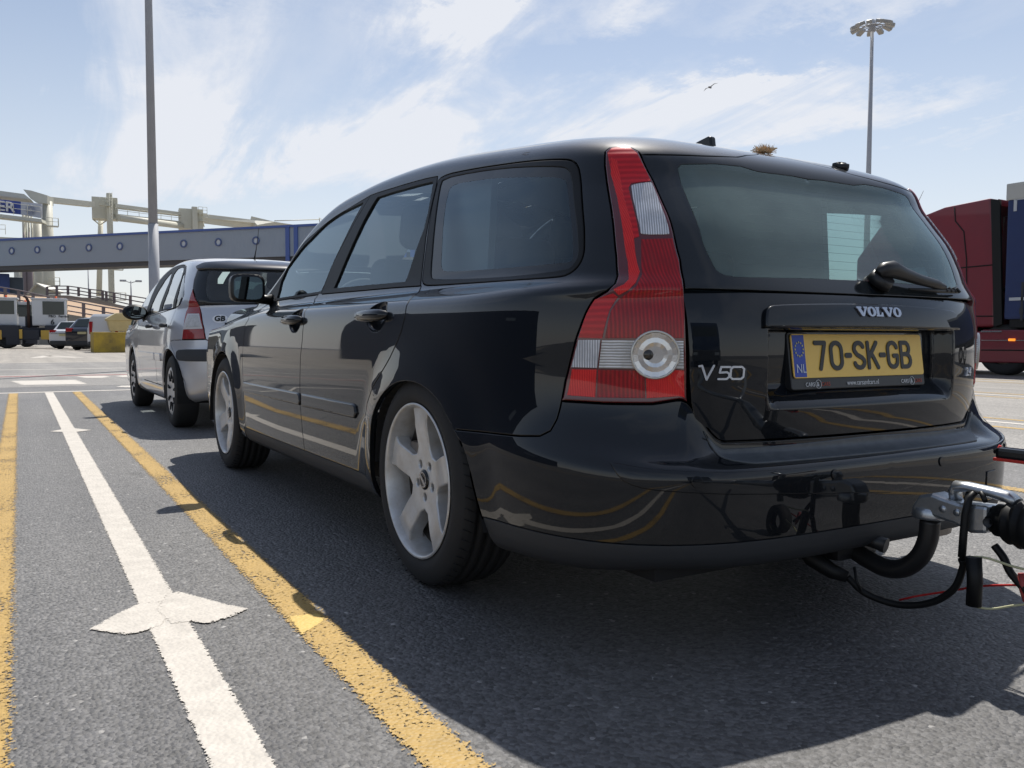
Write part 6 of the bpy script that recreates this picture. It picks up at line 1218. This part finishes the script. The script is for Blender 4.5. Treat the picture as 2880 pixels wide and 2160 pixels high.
farcar(gp((1.745, 43.2798, -0.0), .38, .6), R(-42), 'white van with tall red lamps behind the yellow grit bin', 'white_van', WCAR, 4.6, 1.85, 1.85,
 [(0, 1.0, .0), (.03, 1.15, .0), (.08, 1.70, .10), (.18, 1.83, .14), (1.4, 1.86, .14), (3.0, 1.82, .16), (3.6, 1.25, .10), (3.8, 1.15, .05), (4.5, .9, .03), (4.6, .6, .05)], 1.15, (1.15, .62, .02), RL,
 [('rear_window', [(-.58, .08, 1.2), (.58, .08, 1.2), (.55, .13, 1.68), (-.55, .13, 1.68)]), ('side_window', [(.90, .5, 1.2), (.90, 3.4, 1.2), (.82, 3.0, 1.66), (.81, .6, 1.68)]), ('side_window', [(-.90, .5, 1.2), (-.90, 3.4, 1.2), (-.82, 3.0, 1.66), (-.81, .6, 1.68)])])
# ---- yellow plinth and grit bin
a = (1.3356, 39.5814, 0.0); b_ = (2.8248, 36.6814, -0.0); YC_ = mat('stained yellow concrete', (.46, .32, .045), .8, var=(1.6, .9, (.20, .15, .05)), bump=(8, .4, .02))
m = MB(); cx = (a[0]+b_[0])/2+1.2; m.box((cx, a[1]+.9, .46), (b_[0]-a[0]+2.4, 1.7, .92), bev=.04); tag(m.build('concrete_plinth', YC_), 'stained yellow concrete block with a grit bin standing on it', 'concrete block')
gb_ = (2.7469, 42.896, 0.8099); gbt = thing('grit_bin', 'cream plastic grit bin with sloping lid on the yellow block', 'grit bin', (gb_[0], gb_[1]+.3, .925))
m = MB(); pr = [(-.50, .08), (-.56, .62), (.44, .62), (.40, .08)]
BIN = mat('cream plastic', (.55, .47, .27), .55, var=(3, .5, (.42, .36, .20)))
bm_ = m.bm; bot = [(-.42, -.28, .06), (.42, -.28, .06), (.42, .28, .06), (-.42, .28, .06)]; tp_ = [(-.54, -.36, .58), (.54, -.36, .58), (.54, .36, .58), (-.54, .36, .58)]
A = [bm_.verts.new(v) for v in bot]; B = [bm_.verts.new(v) for v in tp_]; bm_.faces.new(A[::-1]); bm_.faces.new(B)
for i in range(4): bm_.faces.new((A[i], A[(i+1) % 4], B[(i+1) % 4], B[i]))
for x in (-.3, .3): m.box((x, 0, .03), (.12, .5, .07))
m.build('bin_body', BIN, gbt, bevel=.03)
m = MB(); m.prism([(-.60, .56), (-.60, .66), (-.16, .93), (.60, .97), (.62, .72), (.62, .60), (.1, .56)], -.40, .40, axis=1); m.build('bin_lid', BIN, gbt, bevel=.03)
# ---- red lorry and blue trailer on the right
TX = 15.2
def TP(v): return v
def side_poly(name, pts, m_, par, width=2.45, bev=.05):
    """outline in the lorry's side plane (y, z) extruded across its width"""
    b = MB(); b.prism([(p_[1], p_[2]) for p_ in pts], TX, TX+width, axis=0); return b.build(name, m_, par, bevel=bev)
CRIM = mat('crimson lorry paint', (.20, .016, .028), .4, coat=.35, var=(1.5, .4, (.13, .018, .028)))
lo = thing('red_lorry', 'crimson lorry tractor with roof fairing on the right behind the estate', 'lorry')
cabp = [(15.2, 7.5915, 3.58), (15.2, 8.574, 3.5219), (15.2, 9.0458, 3.4042), (15.2, 10.1206, 3.2731), (15.2, 10.7134, 2.586), (15.2, 10.7289, 0.9424), (15.2, 7.4279, 0.9783), (15.2, 7.4369, 2.334)]
side_poly('cab', cabp, CRIM, lo)
b = MB(); fa = [(15.2, 7.5717, 3.5495), (15.2, 7.3939, 3.5069), (15.2, 7.2629, 1.0323), (15.2, 7.4279, 0.9783)]; b.prism([(p_[1], p_[2]) for p_ in fa], TX-.03, TX+.03, axis=0); b.build('rubber_edge', BLK, lo)
b = MB(); fa = [(15.2, 7.5535, 3.5655), (15.2, 7.2924, 3.484), (15.2, 7.2886, 3.3741), (15.2, 7.5497, 3.4543)]; b.prism([(p_[1], p_[2]) for p_ in fa], TX+.2, TX+2.2, axis=0); b.build('roof_deflector', CRIM, lo)
lowp = [(15.2, 10.6642, 0.8986), (15.2, 7.6996, 0.8862), (15.2, 7.672, 0.9238), (15.2, 6.601, 0.9084), (15.2, 6.5779, 0.255), (15.2, 6.9284, 0.2633), (15.2, 7.6878, 0.2517), (15.2, 10.644, 0.2038)]
side_poly('side_skirt', lowp, CRIM, lo, bev=.03)
b = MB(); s0 = (15.2, 7.6839, 0.7065); s1 = (15.2, 6.5934, 0.6937); b.box((TX-.008, (s0[1]+s1[1])/2, s0[2]), (.02, abs(s1[1]-s0[1]), .012)); s0 = (15.2, 7.69, 0.8861); b.box((TX-.012, (s0[1]+(15.2, 7.267, 0.8843)[1])/2, s0[2]), (.03, abs(s0[1]-(15.2, 7.267, 0.8843)[1]), .03)); b.build('trim_line', CHROME, lo)
b = MB()
for P_ in ([(15.2, 9.0627, 2.2289), (15.2, 8.3263, 2.2092), (15.2, 7.4798, 2.2261)], [(15.2, 8.3482, 3.4928), (15.2, 8.3181, 3.1914), (15.2, 8.1302, 2.9603), (15.2, 8.0516, 2.3813), (15.2, 8.007, 1.041)], [(15.2, 9.0309, 1.224), (15.2, 7.4445, 1.1929)], [(15.2, 7.6772, 0.5078), (15.2, 6.5871, 0.5147)]):
    b.tube([(TX-.002, q_[1], q_[2]) for q_ in P_], .014, n=6)
b.build('panel_seam', DARK, lo)
b = MB(); s0 = (15.2, 7.0609, 0.7186); b.box((TX-.02, s0[1], s0[2]), (.05, .12, .05), bev=.01); b.build('side_marker_lamp', mat('amber lamp', (.8, .2, .02), .3, emis=((1, .3, .03), .6)), lo)
for (X, nm) in (((15.2, 7.2793, 0.4393), 'drive'), ((15.2, 10.0338, 0.3889), 'front')):
    for xo in (TX+.18, TX+2.25):
        b = MB(); zc_ = .52; b.lathe([(-.14, .30), (-.15, .42), (-.12, .50), (.12, .52), (.15, .42), (.14, .3)], 32, Matrix.Translation((xo, X[1], zc_))); b.lathe([(-.10, .01), (-.12, .15), (-.08, .30)], 20, Matrix.Translation((xo, X[1], zc_)), 1); b.build('wheel', [TYRE, STEEL], lo)
b = MB(); y0 = (15.2, 10.035, 0.4312)[1]; y1 = (15.2, 6.4159, 0.4907)[1]; b.box((TX+1.25, (y0+y1)/2, .8), (1.0, abs(y1-y0), .35)); b.box((TX+1.25, y1-3.5, .95), (1.0, 9, .25)); b.build('chassis', DARK, lo)
b = MB(); s0 = (15.2, 7.3165, 2.3247); s1 = (15.2, 7.2756, 1.4019)
b.box((TX+1.3, (15.2, 7.2889, 2.3226)[1]+.35, 2.3), (1.9, .12, 1.9), bev=.2); b.tube([(TX+.3, (15.2, 7.4346, 1.7225)[1], (15.2, 7.4346, 1.7225)[2]), (TX+.3, (15.2, 7.2292, 1.915)[1], (15.2, 7.2292, 1.915)[2])], .035, n=6); b.tube([(TX+.5, (15.2, 7.4302, 1.5924)[1], 1.5), (TX+.5, (15.2, 7.2178, 1.584)[1]-.4, 1.9)], .03, n=6); b.build('gap_fittings', STEEL, lo)
b = MB(); b.tube([(15.6, 9.5076, 3.6641), (15.6, 9.3289, 4.0066)], [.008, .004], n=5); b.build('whip_aerial', STEEL, lo)
tr_ = thing('curtain_trailer', 'dark blue curtain sided trailer at the right edge behind the red lorry', 'trailer')
CURT = mat('blue curtain fabric', (.012, .030, .115), .5, var=(1.2, .4, (.010, .022, .085)), bump=(1.5, .6, .05))
y1 = (15.2, 7.2431, 2.3191)[1]; zt_ = (15.2, 7.2836, 3.4919)[2]; zl_ = (15.2, 7.1745, 1.1232)[2]
b = MB(); b.box((TX+1.22, y1-6.5, (zt_+zl_)/2), (2.46, 13, zt_-zl_), bev=.05); b.build('curtain_side', CURT, tr_)
b = MB(); b.box((TX+1.22, y1-6.5, (15.2, 7.2887, 3.6382)[2]), (2.5, 13.05, (15.2, 7.2943, 3.8027)[2]-(15.2, 7.283, 3.4736)[2]), bev=.03); b.build('roof_edge', mat('off white trailer top', (.50, .50, .47), .5), tr_)
TAPE = mat('reflective tape', (.50, .52, .55), .3)
for (p_, q_) in (((15.2, 7.1044, 3.5216), (15.2, 7.0681, 3.2463)), ((15.2, 7.0778, 3.5269), (15.2, 6.5214, 3.4494)), ((15.2, 7.1437, 1.5444), (15.2, 6.4519, 1.5006))):
    b = MB(); yy_, zz_ = sorted((p_[1], q_[1])), sorted((p_[2], q_[2])); b.box((TX-.012, (yy_[0]+yy_[1])/2, (zz_[0]+zz_[1])/2), (.02, max(.06, yy_[1]-yy_[0]) if yy_[1]-yy_[0] > .3 else .06, max(.06, zz_[1]-zz_[0]) if yy_[1]-yy_[0] < .3 else .06)); b.build('tape_strip', TAPE, tr_)
b = MB(); b.box((TX+1.22, y1-6.5, zl_-.08), (2.4, 12.8, .16)); b.build('trailer_chassis', DARK, tr_)
for k_ in range(12):
    b = MB(); yy_ = y1-.35-k_*.75; b.box((TX-.012, yy_, zl_+.35), (.02, .045, .75)); b.box((TX-.02, yy_, zl_+.16), (.03, .07, .12)); b.build('curtain_strap', GREYPL, tr_)
for yy_ in (y1-9, y1-10.3):
    for xo in (TX+.2, TX+2.2): b = MB(); b.lathe([(-.15, .3), (-.16, .42), (-.13, .5), (.13, .5), (.16, .42), (.15, .3)], 28, Matrix.Translation((xo, yy_, .5))); b.build('wheel', TYRE, tr_)
# ---- trailer coupling
GALVB = mat('zinc plated coupling', (.50, .53, .56), .3, .85, var=(60, .5, (.33, .35, .38)), bump=(60, .1, .001))
dr = thing('trailer_coupling', 'galvanised trailer coupling locked onto the tow ball with rubber gaiter and cable', 'trailer coupling')
m = MB(); pr = [(-1.070, .345), (-1.085, .372), (-1.12, .382), (-1.155, .375), (-1.19, .370), (-1.22, .372), (-1.255, .374), (-1.255, .312), (-1.215, .305), (-1.18, .318), (-1.13, .325), (-1.065, .318)]
m.prism([(y, z) for y, z in pr], -.031, .031, axis=0); m.tube([(0, -1.10, .345), (0, -1.10, .315)], [.038, .042], n=24); m.build('coupling_head', GALVB, dr, bevel=.008)
for y, z in ((-1.15, .350), (-1.185, .348)):
    m = MB(); m.lathe([(0, .0005), (0, .008), (.004, .009)], 12, Matrix.Translation((-.034, y, z))); m.build('rivet', GALVB, dr)
m = MB(); m.tube([(0, -1.163, .372), (0, -1.160, .392), (0, -1.166, .404), (0, -1.19, .406), (0, -1.25, .402), (0, -1.285, .398), (0, -1.305, .388)], [.012, .013, .014, .0125, .0125, .014, .012], n=14)
o = m.build('release_lever', GALVB, dr)
for v in o.data.vertices: v.co.x *= 1.6
m = MB(); pr = [(-1.235, .030), (-1.262, .031), (-1.264, .037), (-1.284, .037), (-1.288, .046), (-1.296, .050), (-1.304, .046), (-1.312, .051), (-1.320, .055), (-1.328, .050), (-1.336, .056), (-1.35, .058), (-1.365, .052), (-1.38, .058), (-1.40, .052), (-1.42, .058), (-1.46, .05), (-1.50, .045)]
m.lathe([(-y-1.235, r) for y, r in pr], 32, Matrix.Translation((0, -1.235, .342)) @ Matrix.Rotation(R(-90), 4, 'Z')); m.build('rubber_gaiter', BLK, dr)
m = MB(); m.lathe([(0, .0005), (.0, .010), (-.004, .011)], 14, Matrix.Translation((-.0365, -1.262, .340))); m.build('gaiter_bolt', GREYPL, dr)
m = MB(); m.tube([(0, -1.50, .342), (0, -2.4, .36)], .036, n=18); m.tube([(0, -2.3, .36), (-.7, -4.0, .40)], .035, n=12); m.tube([(0, -2.3, .36), (.7, -4.0, .40)], .035, n=12); m.build('drawbar', GALVB, dr)
m = MB(); m.box((0, -1.40, .495), (.034, .28, .026), bev=.008); m.tube([(0, -1.25, .497), (0, -1.262, .497)], .006, n=8); bl_ = m.build('brake_lever', GLOSSBLK, dr)
m = MB(); m.box((-.0, -1.40, .4815), (.040, .285, .007), bev=.002); m.tube([(0, -1.262, .483), (0, -1.256, .497), (0, -1.262, .511)], .0035, n=8); m.build('brake_lever_edge', mat('red plastic', (.55, .03, .02), .4), dr)
for a, c in (((0, -1.52, .49), (0, -1.55, .36)),): m = MB(); m.tube([a, c], .02, n=10); m.build('brake_lever_pivot', STEEL, dr)
m = MB(); Q = [(-.03, -1.205, .383), (.0, -1.195, .395), (.02, -1.20, .398), (-.01, -1.215, .400), (-.036, -1.215, .385), (-.042, -1.212, .350), (-.044, -1.21, .30), (-.044, -1.208, .25)]
m.tube(Q, [.006, .007, .007, .008, .009, .009, .009, .009], n=10); m.tube([(.02, -1.20, .398), (-.02, -1.235, .40), (-.03, -1.25, .385)], .006, n=8); m.build('cable_wrap', BLK, dr)
m = MB(); m.tube(bez([(-.08, -.93, .14), (-0.06, -0.9702, 0.1045), (-0.04, -1.0478, 0.0941), (-0.03, -1.1261, 0.1187), (-0.03, -1.1824, 0.1672), (-0.035, -1.2059, 0.225), (-.044, -1.208, .245)], 10), .0085, n=10); m.build('electric_cable', BLK, dr)
m = MB(); m.tube(bez([(0.0, -1.2566, 0.2823), (0.0, -1.2783, 0.2585), (0.0, -1.2969, 0.2261), (-0.0, -1.3431, 0.186)], 8), .009, n=10); m.build('gaiter_cable', BLK, dr)
m = MB(); p_ = (-0.04, -1.2359, 0.1987); m.tube([(-0.045, -1.2359, 0.2569), (-0.045, -1.2409, 0.2028), (-0.045, -1.2396, 0.146)], [.017, .0165, .0165], n=14); m.build('cable_sleeve', BLK, dr)
m = MB(); m.tube(bez([(0.0, -1.0238, 0.0929), (0.0, -1.0761, 0.1176), (0.0, -1.1529, 0.1493), (0.0, -1.2302, 0.1816), (0.0, -1.3127, 0.205), (0.0, -1.3709, 0.2179)], 8), .0028, n=6); m.build('breakaway_cable', mat('red cable sheath', (.55, .02, .02), .4), dr)
YS = mat('pale yellow cord', (.62, .60, .36), .6)
m = MB(); m.tube(bez([(-0.045, -1.222, 0.2527), (-0.03, -1.2558, 0.2574), (-0.02, -1.3121, 0.2492), (-0.02, -1.38, 0.2493)], 8), .0028, n=6); m.build('yellow_cord', YS, dr)
m = MB(); m.tube(bez([(-0.045, -1.2311, 0.1436), (-0.03, -1.2701, 0.1446), (-0.02, -1.3151, 0.1629), (-0.02, -1.3821, 0.1896)], 8), .0026, n=6); m.build('yellow_cord', YS, dr)
m = MB(); m.tube([(0.0, -1.3178, 0.2333), (0.0, -1.3229, 0.2013), (0.0, -1.3279, 0.1715)], [.007, .009, .004], n=10); m.build('pull_tab', mat('dusty red plastic', (.35, .05, .05), .5), dr)
# jockey wheel off to the side of the drawbar; its shadow crosses the asphalt
jw = thing('jockey_wheel', 'jockey wheel on the drawbar just outside the right edge, throwing a shadow', 'jockey wheel')
m = MB(); m.tube([(.12, -1.62, .22), (.12, -1.62, .80)], .024, n=14); m.tube([(.12, -1.62, .78), (.12, -1.62, .84), (.12, -1.50, .86)], .012, n=8); m.build('jockey_tube', GALVB, jw)
m = MB(); m.lathe([(-.03, .06), (-.035, .10), (.035, .10), (.03, .06)], 24, Matrix.Translation((.12, -1.62, .10))); m.build('jockey_tyre', TYRE, jw)
# ---- tuft on the estate's roof
tf = MB(); p0 = Vector((0.12, -0.436, 1.3241)); rnd = random.Random(3)
for i in range(420):
    a = rnd.uniform(0, 2*math.pi); rr = rnd.uniform(0, .024); th_ = rnd.gauss(0, .75); az = rnd.uniform(0, 2*math.pi); d = Vector((math.sin(th_)*math.cos(az)*1.3, math.sin(th_)*math.sin(az), abs(math.cos(th_))))
    b0 = p0+Vector((rr*math.cos(a), rr*math.sin(a), 0)); l = rnd.uniform(.014, .030); s_ = d.cross(Vector((0, 0, 1))).normalized()*.0006
    tf.poly([b0-s_, b0+s_, b0+d*l+s_*.3+Vector((0, 0, -.003)), b0+d*l-s_*.3])
tag(tf.build('bristle_tuft', mat('tan bristle', (.62, .46, .28), .9), norm=False), 'small tan bristly tuft sticking up behind the estate roof edge', 'tuft')
# ---- seagull
gp0 = (41.2979, 43.0445, 18.4284); m = MB()
m.tube([(-.22, 0, 0), (-.1, 0, .0), (.08, 0, .01), (.2, 0, .02), (.26, 0, .02)], [.02, .06, .07, .045, .01], n=10)
for sg in (-1, 1):
    m.bm.faces.new([m.bm.verts.new(v) for v in ((.08, sg*.04, .03), (-.08, sg*.04, .02), (-.10, sg*.30, .10), (-.14, sg*.62, .04), (-.02, sg*.34, .12))])
gl_ = m.build('gull_body', mat('grey gull feathers', (.22, .22, .23), .8), None, norm=False); gl_.name = 'seagull'; gl_.location = gp0; gl_.rotation_euler = (R(18), R(5), R(200)); tag(gl_, 'tiny dark seagull flying in the clouds above the estate', 'seagull')
# ---- things out of view that the bodywork mirrors
def shed(nm, lab, c, d, m_, rz=0, cat='building', extra=None):
    t_ = thing(nm, lab, cat, c, rz); m = MB(); m.box((0, 0, d[2]/2), d); m.build('wall' if cat == 'building' else 'box_body', m_, t_); m = MB(); m.box((0, 0, d[2]+.1), (d[0]+.3, d[1]+.3, .2)); m.build('roof', GREYPL, t_); return t_
NB = mat('navy building cladding', (.022, .035, .075), .5); 
tb_ = shed('terminal_building', 'navy terminal building mirrored in the doors of the estate', (-37, 34, 0), (14, 46, 9.5), NB, R(-38))
for y in (-9,): m = MB(); m.box((7.05, y, 6.2), (.1, 4.4, 1.0)); m.build('window', mat('pale office window', (.30, .34, .38), .1), tb_)
for i, (x, y, r_, c, lb) in enumerate(((-9.5, 52, 4, (.05, .06, .09), 'dark lorry trailer mirrored in the front door of the estate'),)):
    shed('lorry_trailer', lb, (x, y, .6), (2.6, 13, 3.1), mat('trailer side %d' % i, c, .5), R(r_), 'trailer')
bt_ = thing('blue_lorry', 'dark blue lorry front mirrored in the tailgate of the estate', 'lorry', (-.4, -10.5, 0))
BT = mat('deep blue lorry paint', (.010, .030, .085), .2, coat=1)
m = MB(); m.box((0, -1.1, 2.0), (2.5, 2.2, 3.0), bev=.15); m.build('cab', BT, bt_)
m = MB(); m.box((0, .01, 2.55), (2.2, .06, .95), bev=.02); m.build('windscreen', GWIN, bt_)
m = MB(); m.box((0, .06, .75), (2.5, .2, .7), bev=.05); m.build('front_bumper', GREYPL, bt_)
m = MB(); m.box((0, -8.5, 2.3), (2.5, 12, 3.2)); m.build('box_body', BT, bt_)
for x in (-1.0, 1.0):
    for y in (-1.2, -8, -10): m = MB(); m.lathe([(-.15, .3), (-.15, .5), (.15, .5), (.15, .3)], 24, Matrix.Translation((x, y, .5))); m.build('wheel', TYRE, bt_)
    m = MB(); m.box((x*.95, .12, .85), (.4, .1, .2), bev=.03); m.build('headlight', MATS['pale office window'], bt_)
